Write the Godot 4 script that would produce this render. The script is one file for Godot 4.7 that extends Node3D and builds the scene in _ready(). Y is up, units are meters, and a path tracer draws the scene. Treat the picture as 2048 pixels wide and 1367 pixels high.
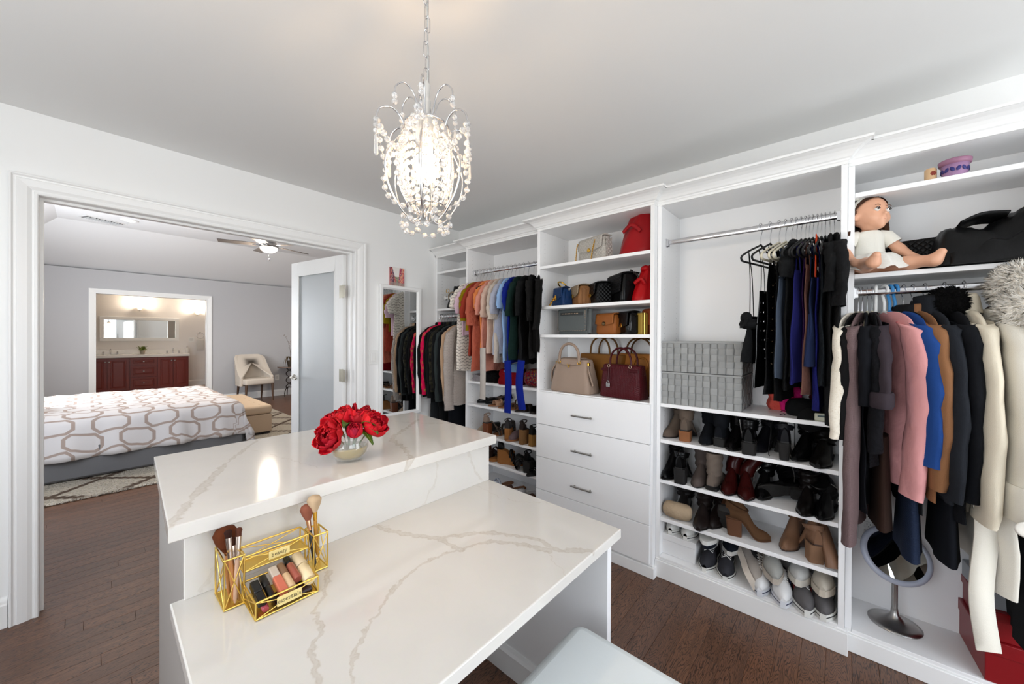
extends Node3D
# A dressing room with a two-level island, a wall of open closet units and a bedroom beyond the double doorway.
# x runs towards the closet wall, -z towards the bedroom; the camera stands over x = z = 0.

var mats := {}
var texs := {}
var names := {}
var rng := RandomNumberGenerator.new()
const ROD := 2.25
const CEIL := 2.434

# ---------------------------------------------------------------- mesh builder
class Mb:
	var v := PackedVector3Array()
	var uv := PackedVector2Array()
	var sg := PackedInt32Array()
	var t0 := 0
	func tri(a: Vector3, b: Vector3, c: Vector3, s: int, ua := Vector2.ZERO, ub := Vector2.ZERO, uc := Vector2.ZERO) -> void:
		v.append(a); v.append(b); v.append(c)
		uv.append(ua); uv.append(ub); uv.append(uc)
		sg.append(s)
	func quad(a: Vector3, b: Vector3, c: Vector3, d: Vector3, s: int, ua := Vector2(0, 0), ub := Vector2(1, 0), uc := Vector2(1, 1), ud := Vector2(0, 1)) -> void:
		tri(a, b, c, s, ua, ub, uc)
		tri(a, c, d, s, ua, uc, ud)
	func begin() -> void:
		t0 = v.size()
	func end() -> void:  # makes the piece since begin() face outwards (front faces run clockwise)
		var vol := 0.0
		if t0 >= v.size(): return
		var o := v[t0]
		for i in range(t0, v.size(), 3):
			vol += (v[i] - o).dot((v[i + 1] - o).cross(v[i + 2] - o))
		if vol > 0.0:
			for i in range(t0, v.size(), 3):
				var p := v[i + 1]; v[i + 1] = v[i + 2]; v[i + 2] = p
				var q := uv[i + 1]; uv[i + 1] = uv[i + 2]; uv[i + 2] = q
	func box(c: Vector3, size: Vector3, bev := 0.0, basis := Basis()) -> Mb:
		begin()
		var h := size * 0.5
		var b: float = minf(bev, minf(h.x, minf(h.y, h.z)) * 0.9)
		if b <= 0.0:
			var p := []
			for k in 8:
				p.append(c + basis * Vector3(h.x * (1 if k & 1 else -1), h.y * (1 if k & 2 else -1), h.z * (1 if k & 4 else -1)))
			for f in [[0, 1, 3, 2], [4, 6, 7, 5], [0, 4, 5, 1], [2, 3, 7, 6], [0, 2, 6, 4], [1, 5, 7, 3]]:
				quad(p[f[0]], p[f[1]], p[f[2]], p[f[3]], -1)
		else:
			var q := {}
			for sx in [-1, 1]:
				for sy in [-1, 1]:
					for sz in [-1, 1]:
						for ax in 3:
							var d := Vector3(h.x - b, h.y - b, h.z - b)
							d[ax] = h[ax]
							q[[sx, sy, sz, ax]] = c + basis * Vector3(d.x * sx, d.y * sy, d.z * sz)
			for ax in 3:
				var i := (ax + 1) % 3
				var j := (ax + 2) % 3
				for s in [-1, 1]:
					var k := []
					for e in [[-1, -1], [1, -1], [1, 1], [-1, 1]]:
						var t := [0, 0, 0]
						t[ax] = s; t[i] = e[0] * s; t[j] = e[1]
						k.append(q[[t[0], t[1], t[2], ax]])
					quad(k[0], k[1], k[2], k[3], -1)
				for si in [-1, 1]:
					for sj in [-1, 1]:
						var t1 := [0, 0, 0]
						t1[ax] = -1; t1[i] = si; t1[j] = sj
						var t2 := t1.duplicate()
						t2[ax] = 1
						var w := [q[[t1[0], t1[1], t1[2], i]], q[[t2[0], t2[1], t2[2], i]], q[[t2[0], t2[1], t2[2], j]], q[[t1[0], t1[1], t1[2], j]]]
						if si * sj < 0: w.reverse()
						quad(w[0], w[1], w[2], w[3], -1)
			for sx in [-1, 1]:
				for sy in [-1, 1]:
					for sz in [-1, 1]:
						var w := [q[[sx, sy, sz, 0]], q[[sx, sy, sz, 1]], q[[sx, sy, sz, 2]]]
						if sx * sy * sz < 0: w.reverse()
						tri(w[0], w[1], w[2], -1)
		end()
		return self
	func span(a: Vector3, b: Vector3, bev := 0.0) -> Mb:
		return box((a + b) * 0.5, (b - a).abs(), bev)
	func loft(rings: Array, closed := true, cap0 := true, cap1 := true, s := 0) -> Mb:
		begin()
		var m := rings.size()
		var n: int = rings[0].size()
		for j in m - 1:
			var p: PackedVector3Array = rings[j]
			var q: PackedVector3Array = rings[j + 1]
			for i in (n if closed else n - 1):
				var k := (i + 1) % n
				var u0 := float(i) / n; var u1 := float(i + 1) / n
				var w0 := float(j) / (m - 1); var w1 := float(j + 1) / (m - 1)
				quad(p[i], p[k], q[k], q[i], s, Vector2(u0, w0), Vector2(u1, w0), Vector2(u1, w1), Vector2(u0, w1))
		if closed:
			for e in 2:
				if (cap0 if e == 0 else cap1):
					var r: PackedVector3Array = rings[0 if e == 0 else m - 1]
					var c := Vector3.ZERO
					for x in r: c += x / n
					for i in n:
						if e == 0: tri(c, r[(i + 1) % n], r[i], s + 1 if s >= 0 else -1)
						else: tri(c, r[i], r[(i + 1) % n], s + 1 if s >= 0 else -1)
			end()
		return self
	func tube(pts: Array, radius, sides := 8, caps := true, s := 0) -> Mb:
		var rings := []
		var n := pts.size()
		var t: Vector3 = (pts[1] - pts[0]).normalized()
		var up := Vector3.UP if absf(t.y) < 0.9 else Vector3.RIGHT
		var x := t.cross(up).normalized()
		for i in n:
			var a: Vector3 = pts[maxi(i - 1, 0)]
			var b: Vector3 = pts[mini(i + 1, n - 1)]
			t = (b - a).normalized()
			x = (x - t * x.dot(t)).normalized()
			var y := t.cross(x)
			var r: float = radius[i] if radius is Array else radius
			var ring := PackedVector3Array()
			for k in sides:
				var g: float = TAU * k / sides
				ring.append(pts[i] + (x * cos(g) + y * sin(g)) * r)
			rings.append(ring)
		return loft(rings, true, caps, caps, s)
	func ring_tube(c: Vector3, ax: Vector3, ay: Vector3, radius: float, r: float, n := 24, sides := 8) -> Mb:
		var pts := []
		for i in n + 1:
			var g: float = TAU * i / n
			pts.append(c + ax * cos(g) * radius + ay * sin(g) * radius)
		return tube(pts, r, sides, false)
	func lathe(prof: Array, segs := 24, c := Vector3.ZERO, basis := Basis(), s := 0) -> Mb:
		var rings := []
		for p in prof:
			var ring := PackedVector3Array()
			for k in segs:
				var g: float = TAU * k / segs
				ring.append(c + basis * Vector3(p.x * cos(g), p.y, p.x * sin(g)))
			rings.append(ring)
		return loft(rings, true, true, true, s)
	func ball(c: Vector3, r: Vector3, n := 12, m := 8, basis := Basis()) -> Mb:
		var rings := []
		for j in m + 1:
			var a := PI * (j / float(m)) - PI / 2
			var ring := PackedVector3Array()
			var cr := maxf(cos(a), 0.002)
			for k in n:
				var g: float = TAU * k / n
				ring.append(c + basis * Vector3(r.x * cr * cos(g), r.y * sin(a), r.z * cr * sin(g)))
			rings.append(ring)
		return loft(rings, true, false, false)
	func sheet(rows: Array, thick := 0.002, s := 0) -> Mb:  # an open grid of points given a thickness along its normals
		var m := rows.size()
		var n: int = rows[0].size()
		var front := []
		var back := []
		for j in m:
			var f := PackedVector3Array()
			var b := PackedVector3Array()
			for i in n:
				var du: Vector3 = rows[j][mini(i + 1, n - 1)] - rows[j][maxi(i - 1, 0)]
				var dv: Vector3 = rows[mini(j + 1, m - 1)][i] - rows[maxi(j - 1, 0)][i]
				var nn := du.cross(dv).normalized() * thick * 0.5
				f.append(rows[j][i] + nn); b.append(rows[j][i] - nn)
			b.reverse()
			f.append_array(b)
			front.append(f)
		return loft(front, true, true, true, s)
	func prism(poly: PackedVector2Array, o: Vector3, ax: Vector3, ay: Vector3, depth: Vector3, s := -1) -> Mb:
		begin()
		var ix := Geometry2D.triangulate_polygon(poly)
		var f := func(i: int, k: float) -> Vector3: return o + ax * poly[i].x + ay * poly[i].y + depth * k
		for i in range(0, ix.size(), 3):
			tri(f.call(ix[i], 0.0), f.call(ix[i + 1], 0.0), f.call(ix[i + 2], 0.0), -1, poly[ix[i]], poly[ix[i + 1]], poly[ix[i + 2]])
			tri(f.call(ix[i], 1.0), f.call(ix[i + 2], 1.0), f.call(ix[i + 1], 1.0), -1, poly[ix[i]], poly[ix[i + 2]], poly[ix[i + 1]])
		var n := poly.size()
		var cw := Geometry2D.is_polygon_clockwise(poly)
		var t := Geometry2D.triangulate_polygon(PackedVector2Array([poly[0], poly[1], poly[2]]))
		var area := 0.0
		for i in range(0, ix.size(), 3):
			area += (poly[ix[i + 1]] - poly[ix[i]]).cross(poly[ix[i + 2]] - poly[ix[i]])
		var pa := 0.0
		for i in n: pa += poly[i].cross(poly[(i + 1) % n])
		for i in n:
			var k := (i + 1) % n
			if pa * area > 0: quad(f.call(i, 0.0), f.call(i, 1.0), f.call(k, 1.0), f.call(k, 0.0), s)
			else: quad(f.call(i, 0.0), f.call(k, 0.0), f.call(k, 1.0), f.call(i, 1.0), s)
		end()
		return self
	func moved(t: Transform3D) -> Mb:
		for i in v.size(): v[i] = t * v[i]
		return self
	func add(o: Mb) -> Mb:
		v.append_array(o.v); uv.append_array(o.uv); sg.append_array(o.sg)
		return self
	func commit() -> ArrayMesh:
		var st := SurfaceTool.new()
		st.begin(Mesh.PRIMITIVE_TRIANGLES)
		for i in v.size():
			st.set_smooth_group(sg[i / 3])
			st.set_uv(uv[i])
			st.add_vertex(v[i])
		st.generate_normals()
		st.index()
		return st.commit()

func rr(w: float, d: float, y: float, r: float, n := 4, c := Vector3.ZERO) -> PackedVector3Array:  # a level rounded rectangle, w along x and d along z
	var out := PackedVector3Array()
	r = minf(r, minf(w, d) * 0.499)
	for q in 4:
		var cx := (w * 0.5 - r) * (1 if q in [0, 3] else -1)
		var cz := (d * 0.5 - r) * (1 if q in [0, 1] else -1)
		for k in n + 1:
			var g: float = PI / 2 * (q + float(k) / n)
			out.append(c + Vector3(cx + r * cos(g), y, cz + r * sin(g)))
	return out

func oval(rx: float, rz: float, c: Vector3, n := 16, e := 2.0) -> PackedVector3Array:
	var out := PackedVector3Array()
	for k in n:
		var g: float = TAU * k / n
		out.append(c + Vector3(rx * signf(cos(g)) * pow(absf(cos(g)), 2.0 / e), 0, rz * signf(sin(g)) * pow(absf(sin(g)), 2.0 / e)))
	return out

func cushion(w: float, h: float, d: float, r: float) -> Mb:  # a box with soft edges, standing on y = 0
	var rings := []
	for k in 5:
		var g: float = PI / 2 * k / 4.0
		rings.append(rr(w - 2 * r * (1 - sin(g)), d - 2 * r * (1 - sin(g)), r * (1 - cos(g)), r * 0.3 + r * sin(g), 4))
	for k in 5:
		var g: float = PI / 2 * (4 - k) / 4.0
		rings.append(rr(w - 2 * r * (1 - sin(g)), d - 2 * r * (1 - sin(g)), h - r * (1 - cos(g)), r * 0.3 + r * sin(g), 4))
	return Mb.new().loft(rings)

func curve(pts: Array, n: int) -> Array:  # a smooth path through the points
	var c := Curve3D.new()
	for i in pts.size():
		var a: Vector3 = pts[maxi(i - 1, 0)]
		var b: Vector3 = pts[mini(i + 1, pts.size() - 1)]
		c.add_point(pts[i], -(b - a) / 6.0, (b - a) / 6.0)
	var out := []
	for i in n + 1:
		out.append(c.samplef((pts.size() - 1) * float(i) / n))
	return out

func lerp_table(t: Array, s: float) -> float:
	var f := clampf(s, 0, 1) * (t.size() - 1)
	var i := mini(int(f), t.size() - 2)
	return lerpf(t[i], t[i + 1], f - i)

# ---------------------------------------------------------------- nodes
func numbered(called: String) -> String:
	var k: int = names.get(called, 0)
	names[called] = k + 1
	return called if k == 0 else "%s_%03d" % [called, k]

func meta(o: Node, label: String, category: String, group := "") -> void:
	o.set_meta("label", label)
	o.set_meta("category", category)
	if group: o.set_meta("group", group)

func thing(called: String, label: String, category: String, at := Vector3.ZERO, turn := 0.0, group := "") -> Node3D:
	var o := Node3D.new()
	o.name = numbered(called)
	add_child(o)
	o.position = at
	o.rotation.y = deg_to_rad(turn)
	meta(o, label, category, group)
	return o

func part(o: Node, called: String, b, m: Material) -> MeshInstance3D:
	var p := MeshInstance3D.new()
	p.name = called
	p.mesh = b.commit() if b is Mb else b
	p.material_override = m
	o.add_child(p, true)
	return p

func single(called: String, b, m: Material, label: String, category: String, at := Vector3.ZERO, turn := 0.0, group := "") -> MeshInstance3D:
	var p := part(self, numbered(called), b, m)
	p.position = at
	p.rotation.y = deg_to_rad(turn)
	meta(p, label, category, group)
	return p

func struct(called: String, b, m: Material, label := "") -> MeshInstance3D:
	var p := part(self, called, b, m)
	p.set_meta("kind", "structure")
	if label: p.set_meta("label", label)
	return p

func room_piece(called: String, label: String) -> Node3D:
	var o := Node3D.new()
	o.name = called
	add_child(o, true)
	o.set_meta("kind", "structure")
	o.set_meta("label", label)
	return o

# ---------------------------------------------------------------- materials
func noise_tex(key: String, freq: float, bump := 0.0, kind := FastNoiseLite.TYPE_SIMPLEX_SMOOTH, size := 256, ramp = null) -> Texture2D:
	if not texs.has(key):
		var n := FastNoiseLite.new()
		n.seed = hash(key) % 1000
		n.noise_type = kind
		n.frequency = freq
		var t := NoiseTexture2D.new()
		t.width = size; t.height = size
		t.seamless = true
		t.noise = n
		if bump > 0.0:
			t.as_normal_map = true
			t.bump_strength = bump
		if ramp: t.color_ramp = ramp
		texs[key] = t
	return texs[key]

func ramp(stops: Array) -> Gradient:
	var g := Gradient.new()
	var o := PackedFloat32Array()
	var c := PackedColorArray()
	for s in stops:
		o.append(s[0]); c.append(s[1])
	g.offsets = o; g.colors = c
	return g

func picture(key: String, w: int, h: int, f: Callable) -> Texture2D:
	if not texs.has(key):
		var im := Image.create_empty(w, h, false, Image.FORMAT_RGB8)
		for y in h:
			for x in w:
				im.set_pixel(x, y, f.call(float(x) / w, float(y) / h))
		texs[key] = ImageTexture.create_from_image(im)
	return texs[key]

func normal_picture(key: String, w: int, f: Callable, strength := 1.0) -> Texture2D:
	if not texs.has(key):
		var im := Image.create_empty(w, w, false, Image.FORMAT_RGB8)
		for y in w:
			for x in w:
				var c: float = f.call(float(x) / w, float(y) / w)
				im.set_pixel(x, y, Color(c, c, c))
		im.bump_map_to_normal_map(strength)
		texs[key] = ImageTexture.create_from_image(im)
	return texs[key]

func plain(c: Color, rough := 0.6, metal := 0.0) -> StandardMaterial3D:
	var key := "p%s/%s/%s" % [c.to_html(), rough, metal]
	if not mats.has(key):
		var m := StandardMaterial3D.new()
		m.albedo_color = c
		m.roughness = rough
		m.metallic = metal
		mats[key] = m
	return mats[key]

func cloth(c: Color, kind := "weave", size := 0.02, depth := 0.6, rough := 0.9) -> StandardMaterial3D:
	var key := "c%s/%s/%s/%s/%s" % [c.to_html(), kind, size, depth, rough]
	if not mats.has(key):
		var m := StandardMaterial3D.new()
		m.albedo_color = c
		m.roughness = rough
		m.metallic_specular = 0.3
		m.uv1_triplanar = true
		m.uv1_scale = Vector3.ONE / size
		m.normal_enabled = true
		m.normal_texture = relief(kind)
		m.normal_scale = depth
		mats[key] = m
	return mats[key]

func patterned(key: String, t: Texture2D, size: float, relief_kind := "weave", depth := 0.3, rough := 0.85, tint := Color.WHITE) -> StandardMaterial3D:
	if not mats.has(key):
		var m := StandardMaterial3D.new()
		m.albedo_color = tint
		m.albedo_texture = t
		m.roughness = rough
		m.metallic_specular = 0.3
		m.uv1_triplanar = true
		m.uv1_scale = Vector3.ONE / size
		m.normal_enabled = true
		m.normal_texture = relief(relief_kind)
		m.normal_scale = depth
		mats[key] = m
	return mats[key]

func relief(kind: String) -> Texture2D:
	match kind:
		"weave": return normal_picture("weave", 64, func(u, v): return 0.5 + 0.25 * sin(u * TAU * 8) * cos(v * TAU * 4) + 0.25 * sin(v * TAU * 8), 4.0)
		"knit": return normal_picture("knit", 64, func(u, v): return absf(sin((u + 0.06 * sin(v * TAU * 8)) * TAU * 4)) * (0.6 + 0.4 * sin(v * TAU * 8)), 6.0)
		"quilt": return normal_picture("quilt", 128, func(u, v): return pow(absf(sin((u + v) * TAU) * sin((u - v) * TAU)), 0.4), 10.0)
		"croc": return normal_picture("croc", 128, func(u, v): return pow(absf(sin(u * TAU * 2) * sin((v + (0.125 if int(u * 4) % 2 else 0.0)) * TAU * 2)), 0.25), 8.0)
		"lace": return noise_tex("lace", 0.05, 24.0, FastNoiseLite.TYPE_CELLULAR)
		"leather": return noise_tex("leather", 0.06, 5.0, FastNoiseLite.TYPE_CELLULAR)
		"fur": return noise_tex("fur", 0.12, 24.0)
		"suede": return noise_tex("suede", 0.09, 6.0)
	return noise_tex("crumple", 0.015, 12.0)

func mirror_mat() -> StandardMaterial3D:
	return plain(Color(0.93, 0.94, 0.94), 0.015, 1.0)

func chrome() -> StandardMaterial3D:
	return plain(Color(0.82, 0.82, 0.83), 0.12, 1.0)

func brass() -> StandardMaterial3D:
	return plain(Color(0.86, 0.68, 0.30), 0.22, 1.0)

func glow(c: Color, e: float) -> StandardMaterial3D:
	var key := "g%s/%s" % [c.to_html(), e]
	if not mats.has(key):
		var m := StandardMaterial3D.new()
		m.albedo_color = c
		m.emission_enabled = true
		m.emission = c
		m.emission_energy_multiplier = e
		mats[key] = m
	return mats[key]

func glass(tint := Color(1, 1, 1, 0.05), scale := 0.05) -> StandardMaterial3D:
	var key := "glass%s%s" % [tint.to_html(), scale]
	if not mats.has(key):
		var m := StandardMaterial3D.new()
		m.albedo_color = tint
		m.roughness = 0.0
		m.refraction_enabled = true
		m.refraction_scale = scale
		m.transparency = BaseMaterial3D.TRANSPARENCY_ALPHA
		mats[key] = m
	return mats[key]

func pane(tint := Color(0.95, 0.98, 1.0, 0.06)) -> StandardMaterial3D:
	var key := "pane%s" % tint.to_html()
	if not mats.has(key):
		var m := StandardMaterial3D.new()
		m.albedo_color = tint
		m.roughness = 0.02
		m.transparency = BaseMaterial3D.TRANSPARENCY_ALPHA
		mats[key] = m
	return mats[key]

func lamp(called: String, at: Vector3, c: Color, energy: float, size: float) -> OmniLight3D:
	var l := OmniLight3D.new()
	l.name = called
	l.light_color = c
	l.light_energy = energy
	l.light_size = size
	l.omni_range = 14.0
	l.omni_attenuation = 2.0
	l.shadow_enabled = true
	add_child(l, true)
	l.position = at
	return l

func window_light(called: String, at: Vector3, towards: Vector3, size: Vector2, c: Color, energy: float) -> void:
	var l := AreaLight3D.new()
	l.name = called
	l.area_size = size
	l.light_color = c
	l.light_energy = energy
	l.area_normalize_energy = true
	l.area_range = 14.0
	l.shadow_enabled = true
	add_child(l, true)
	l.look_at_from_position(at, at + towards, Vector3.UP)

func _ready() -> void:
	rng.seed = 7
	# camera
	var cam := Camera3D.new()
	cam.name = "camera"
	add_child(cam)
	cam.projection = Camera3D.PROJECTION_FRUSTUM
	cam.near = 0.05
	cam.far = 60.0
	cam.size = 1367.0 / 749.95 * 0.05
	cam.frustum_offset = Vector2(0, -5.85 / 749.95 * 0.05)
	var yaw := deg_to_rad(48.6198)
	var pitch := deg_to_rad(-0.2278)
	var roll := deg_to_rad(0.2696)
	var fw := Vector3(sin(yaw) * cos(pitch), sin(pitch), -cos(yaw) * cos(pitch))
	var r := Vector3(cos(yaw), 0, sin(yaw))
	var u := r.cross(fw)
	cam.transform = Transform3D(Basis(r * cos(roll) + u * sin(roll), u * cos(roll) - r * sin(roll), -fw), Vector3(0, 1.36, 0))
	cam.current = true
	# sky and exposure
	var sky := ProceduralSkyMaterial.new()
	sky.sky_top_color = Color(0.62, 0.74, 0.92)
	sky.sky_horizon_color = Color(0.93, 0.95, 0.97)
	sky.ground_horizon_color = Color(0.80, 0.82, 0.80)
	sky.ground_bottom_color = Color(0.45, 0.47, 0.43)
	sky.sun_angle_max = 0.0
	var env := Environment.new()
	env.background_mode = Environment.BG_SKY
	env.sky = Sky.new()
	env.sky.sky_material = sky
	env.background_energy_multiplier = 2.2
	env.tonemap_mode = Environment.TONE_MAPPER_LINEAR
	env.tonemap_exposure = 1.0
	env.sdfgi_enabled = true
	env.ssao_enabled = true
	env.ssil_enabled = true
	var we := WorldEnvironment.new()
	we.name = "world"
	we.environment = env
	add_child(we)
	# daylight that the windows let in
	window_light("window_daylight", Vector3(0.0, 1.45, 1.52), Vector3(0, 0.22, -1), Vector2(1.8, 1.4), Color(0.97, 0.985, 1.0), 2.7)
	window_light("glazed_door_daylight", Vector3(1.65, 1.08, 1.52), Vector3(0, -0.05, -1), Vector2(0.85, 1.9), Color(0.97, 0.985, 1.0), 2.3)
	window_light("window_daylight", Vector3(-1.60, 1.45, -0.8), Vector3(1, 0.12, 0.0), Vector2(1.6, 1.4), Color(0.97, 0.985, 1.0), 3.8)
	window_light("window_daylight", Vector3(-0.93, 1.45, -6.9), Vector3(1, 0.35, 0), Vector2(1.7, 1.4), Color(0.96, 0.98, 1.0), 9.5)
	window_light("window_daylight", Vector3(-0.5, 1.45, -3.95), Vector3(0.25, 0.0, -1), Vector2(0.9, 1.4), Color(0.94, 0.97, 1.0), 2.4)
	# rooms
	build_shell()
	build_bedroom_shell()
	build_closet()
	build_island()
	build_doorway()
	build_bedroom()
	build_bathroom()
	build_chandelier()
	build_bags()
	build_garments()
	build_shoes()
	build_island_things()
	build_display()
	build_behind()

func white() -> StandardMaterial3D: return plain(Color(0.945, 0.945, 0.94), 0.55)
func trim_white() -> StandardMaterial3D: return plain(Color(0.945, 0.945, 0.94), 0.35)
func unit_white() -> StandardMaterial3D: return plain(Color(0.945, 0.945, 0.945), 0.38)

func oak(k: int) -> StandardMaterial3D:
	var key := "oak%d" % k
	if mats.has(key): return mats[key]
	var n := FastNoiseLite.new()
	n.seed = 11
	n.noise_type = FastNoiseLite.TYPE_SIMPLEX_SMOOTH
	n.frequency = 1.0
	var t := picture("oak", 1024, 768, func(u: float, v: float) -> Color:
		var band := floorf(v * 6.0)
		var w := v * 6.0 - band - 0.5
		var x := u * 1.4
		var h := n.get_noise_3d(x * 1.3, w * 0.9, band * 7.3) * 5.0 + n.get_noise_3d(x * 4.0, w * 2.6, band * 3.1 + 40.0) * 0.5 + w * w * (9.0 if int(band) % 2 else 3.0) + w * (3.0 if int(band) % 3 == 0 else 0.6)
		var ring := absf(h * 2.4 - roundf(h * 2.4)) * 2.0
		var line := smoothstep(0.55, 1.0, ring)
		var pore := smoothstep(0.1, 0.7, n.get_noise_2d(x * 22.0, v * 420.0))
		var broad := n.get_noise_2d(x * 3.0 + 9.0, v * 18.0) * 0.10
		var c := Color(0.44, 0.305, 0.225).lerp(Color(0.20, 0.13, 0.10), clampf(line * 0.95 + pore * 0.5, 0, 1))
		return c * (1.0 + broad))
	var m := StandardMaterial3D.new()
	m.albedo_texture = t
	m.albedo_color = [Color(1, 1, 1), Color(0.92, 0.91, 0.90), Color(1.0, 0.98, 0.96), Color(0.95, 0.95, 0.96)][k]
	m.roughness = 0.34
	m.metallic_specular = 0.5
	mats[key] = m
	return m

func plank_mesh(length: float, width: float, uo: Vector2) -> Mb:  # a floorboard with eased top edges, its top at y = 0
	var b := Mb.new()
	var e := 0.0012
	var x := length / 2 - 0.0002
	var z := width / 2 - 0.0002
	var put := func(p: Vector3) -> Vector2: return Vector2(uo.x + p.x / 1.4, (uo.y + 0.5 + p.z / width * 0.9) / 6.0)
	var rings := [[x, z, -0.012], [x, z, -e], [x - e, z - e, 0.0]]
	var pts := []
	for r in rings:
		pts.append([Vector3(-r[0], r[2], -r[1]), Vector3(r[0], r[2], -r[1]), Vector3(r[0], r[2], r[1]), Vector3(-r[0], r[2], r[1])])
	b.begin()
	for j in 2:
		for i in 4:
			var k := (i + 1) % 4
			b.quad(pts[j][i], pts[j][k], pts[j + 1][k], pts[j + 1][i], -1, put.call(pts[j][i]), put.call(pts[j][k]), put.call(pts[j + 1][k]), put.call(pts[j + 1][i]))
	var q: Array = pts[2]
	b.quad(q[0], q[1], q[2], q[3], -1, put.call(q[0]), put.call(q[1]), put.call(q[2]), put.call(q[3]))
	q = pts[0]
	b.quad(q[3], q[2], q[1], q[0], -1)
	b.end()
	return b

func build_shell() -> void:
	var fl := room_piece("floor", "dark stained oak strip floor running from the bedroom into the dressing room")
	part(fl, "subfloor", Mb.new().span(Vector3(-1.82, -0.12, -9.9), Vector3(5.2, -0.0125, 1.72)), plain(Color(0.08, 0.05, 0.04), 0.9))
	var w := 0.083
	var variants := []
	for k in 12:
		variants.append([plank_mesh([1.3, 0.9, 1.7][k % 3], w, Vector2(rng.randf(), k % 6)).commit(), oak(k % 4), [1.3, 0.9, 1.7][k % 3]])
	var z := -2.95
	var row := 0
	while z < 0.75:  # the boards one can pick apart
		var x := -1.0 - rng.randf() * 0.8
		while x < 2.16:
			var k := rng.randi() % 12
			var len: float = variants[k][2]
			var keep := x + len > -0.95 and x < 2.16
			if keep and (x + len < 0.10 or x + len > 1.1):
				var p := part(fl, "plank", variants[k][0], variants[k][1])
				p.position = Vector3(x + len / 2, 0, z + w / 2)
			elif keep:
				var p := part(fl, "plank", variants[k][0], variants[k][1])
				p.position = Vector3(x + len / 2, 0, z + w / 2)
			x += len
		z += w
		row += 1
	var far := [Mb.new(), Mb.new(), Mb.new(), Mb.new()]  # the boards beyond, too small in view to pick apart
	var zz := -2.95 - w
	while zz > -9.8:
		var x := -1.2 - rng.randf() * 1.2
		while x < 5.0:
			var len: float = [1.1, 1.5, 1.9][rng.randi() % 3]
			far[rng.randi() % 4].add(plank_mesh(len, w, Vector2(rng.randf(), rng.randi() % 6)).moved(Transform3D(Basis(), Vector3(x + len / 2, 0, zz + w / 2))))
			x += len
		zz -= w
	for k in 4:
		part(fl, "far_boards", far[k], oak(k)).set_meta("kind", "stuff")
	var b := Mb.new()
	b.span(Vector3(-1.82, -0.12, -3.045), Vector3(-0.172, 3.3, -2.925))
	b.span(Vector3(1.426, -0.12, -3.045), Vector3(5.2, 3.3, -2.925))
	b.span(Vector3(-0.172, 2.056, -3.045), Vector3(1.426, 3.3, -2.925))
	struct("wall_doorway", b, white(), "white wall with the wide cased doorway to the bedroom")
	struct("wall_closet", Mb.new().span(Vector3(2.5, -0.12, -2.925), Vector3(2.62, 2.55, 1.72)), white(), "white wall behind the closet units")
	b = Mb.new()
	b.span(Vector3(-1.82, -0.12, -2.925), Vector3(-1.7, 2.55, -1.6))
	b.span(Vector3(-1.82, -0.12, 0.0), Vector3(-1.7, 2.55, 1.72))
	b.span(Vector3(-1.82, -0.12, -1.6), Vector3(-1.7, 0.75, 0.0))
	b.span(Vector3(-1.82, 2.15, -1.6), Vector3(-1.7, 2.55, 0.0))
	struct("wall_side", b, white())
	var sw := room_piece("window_3", "white side window of the dressing room behind the camera")
	var sf := Mb.new()
	for z0 in [-1.6, -0.8, 0.0]: sf.span(Vector3(-1.8, 0.75, z0 - 0.035), Vector3(-1.69, 2.15, z0 + 0.035))
	for y0 in [0.75, 1.45, 2.15]: sf.span(Vector3(-1.8, y0 - 0.03, -1.6), Vector3(-1.69, y0 + 0.03, 0.0))
	part(sw, "window_frame", sf, trim_white())
	part(sw, "pane", Mb.new().span(Vector3(-1.752, 0.75, -1.6), Vector3(-1.748, 2.15, 0.0)), pane())
	b = Mb.new()
	b.span(Vector3(-1.7, -0.12, 1.6), Vector3(-1.0, 2.55, 1.72))
	b.span(Vector3(2.1, -0.12, 1.6), Vector3(2.5, 2.55, 1.72))
	b.span(Vector3(-1.0, -0.12, 1.6), Vector3(1.2, 0.70, 1.72))
	b.span(Vector3(1.0, 0.70, 1.6), Vector3(1.2, 2.2, 1.72))
	b.span(Vector3(1.2, -0.12, 1.6), Vector3(2.1, 0.0, 1.72))
	b.span(Vector3(-1.0, 2.2, 1.6), Vector3(2.1, 2.55, 1.72))
	struct("wall_window", b, white())
	struct("ceiling", Mb.new().span(Vector3(-1.82, CEIL, -2.925), Vector3(2.62, 2.56, 1.72)), plain(Color(0.925, 0.925, 0.92), 0.7), "flat white ceiling of the dressing room")
	var win := room_piece("window_1", "white window with many panes behind the camera")
	var f := Mb.new()
	for x in [-1.0, 0.0, 1.0]:
		f.span(Vector3(x - 0.035, 0.70, 1.60), Vector3(x + 0.035, 2.2, 1.70))
	for y in [0.70, 2.2]:
		f.span(Vector3(-1.0, y - 0.035, 1.60), Vector3(1.0, y + 0.035, 1.70))
	for x in [-0.67, -0.33, 0.33, 0.67]:
		f.span(Vector3(x - 0.01, 0.70, 1.63), Vector3(x + 0.01, 2.2, 1.65))
	for y in [1.07, 1.45, 1.82]:
		f.span(Vector3(-1.0, y - 0.01, 1.63), Vector3(1.0, y + 0.01, 1.65))
	part(win, "window_frame", f, trim_white())
	part(win, "pane", Mb.new().span(Vector3(-1.0, 0.7, 1.638), Vector3(1.0, 2.2, 1.642)), pane())
	var gd := room_piece("door_1", "white glazed door behind the camera")
	f = Mb.new()
	for x in [1.24, 1.65, 2.06]: f.span(Vector3(x - 0.04, 0.0, 1.60), Vector3(x + 0.04, 2.2, 1.66))
	for y in [0.06, 0.75, 1.45, 2.14]: f.span(Vector3(1.2, y - 0.06, 1.60), Vector3(2.1, y + 0.06, 1.66))
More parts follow.
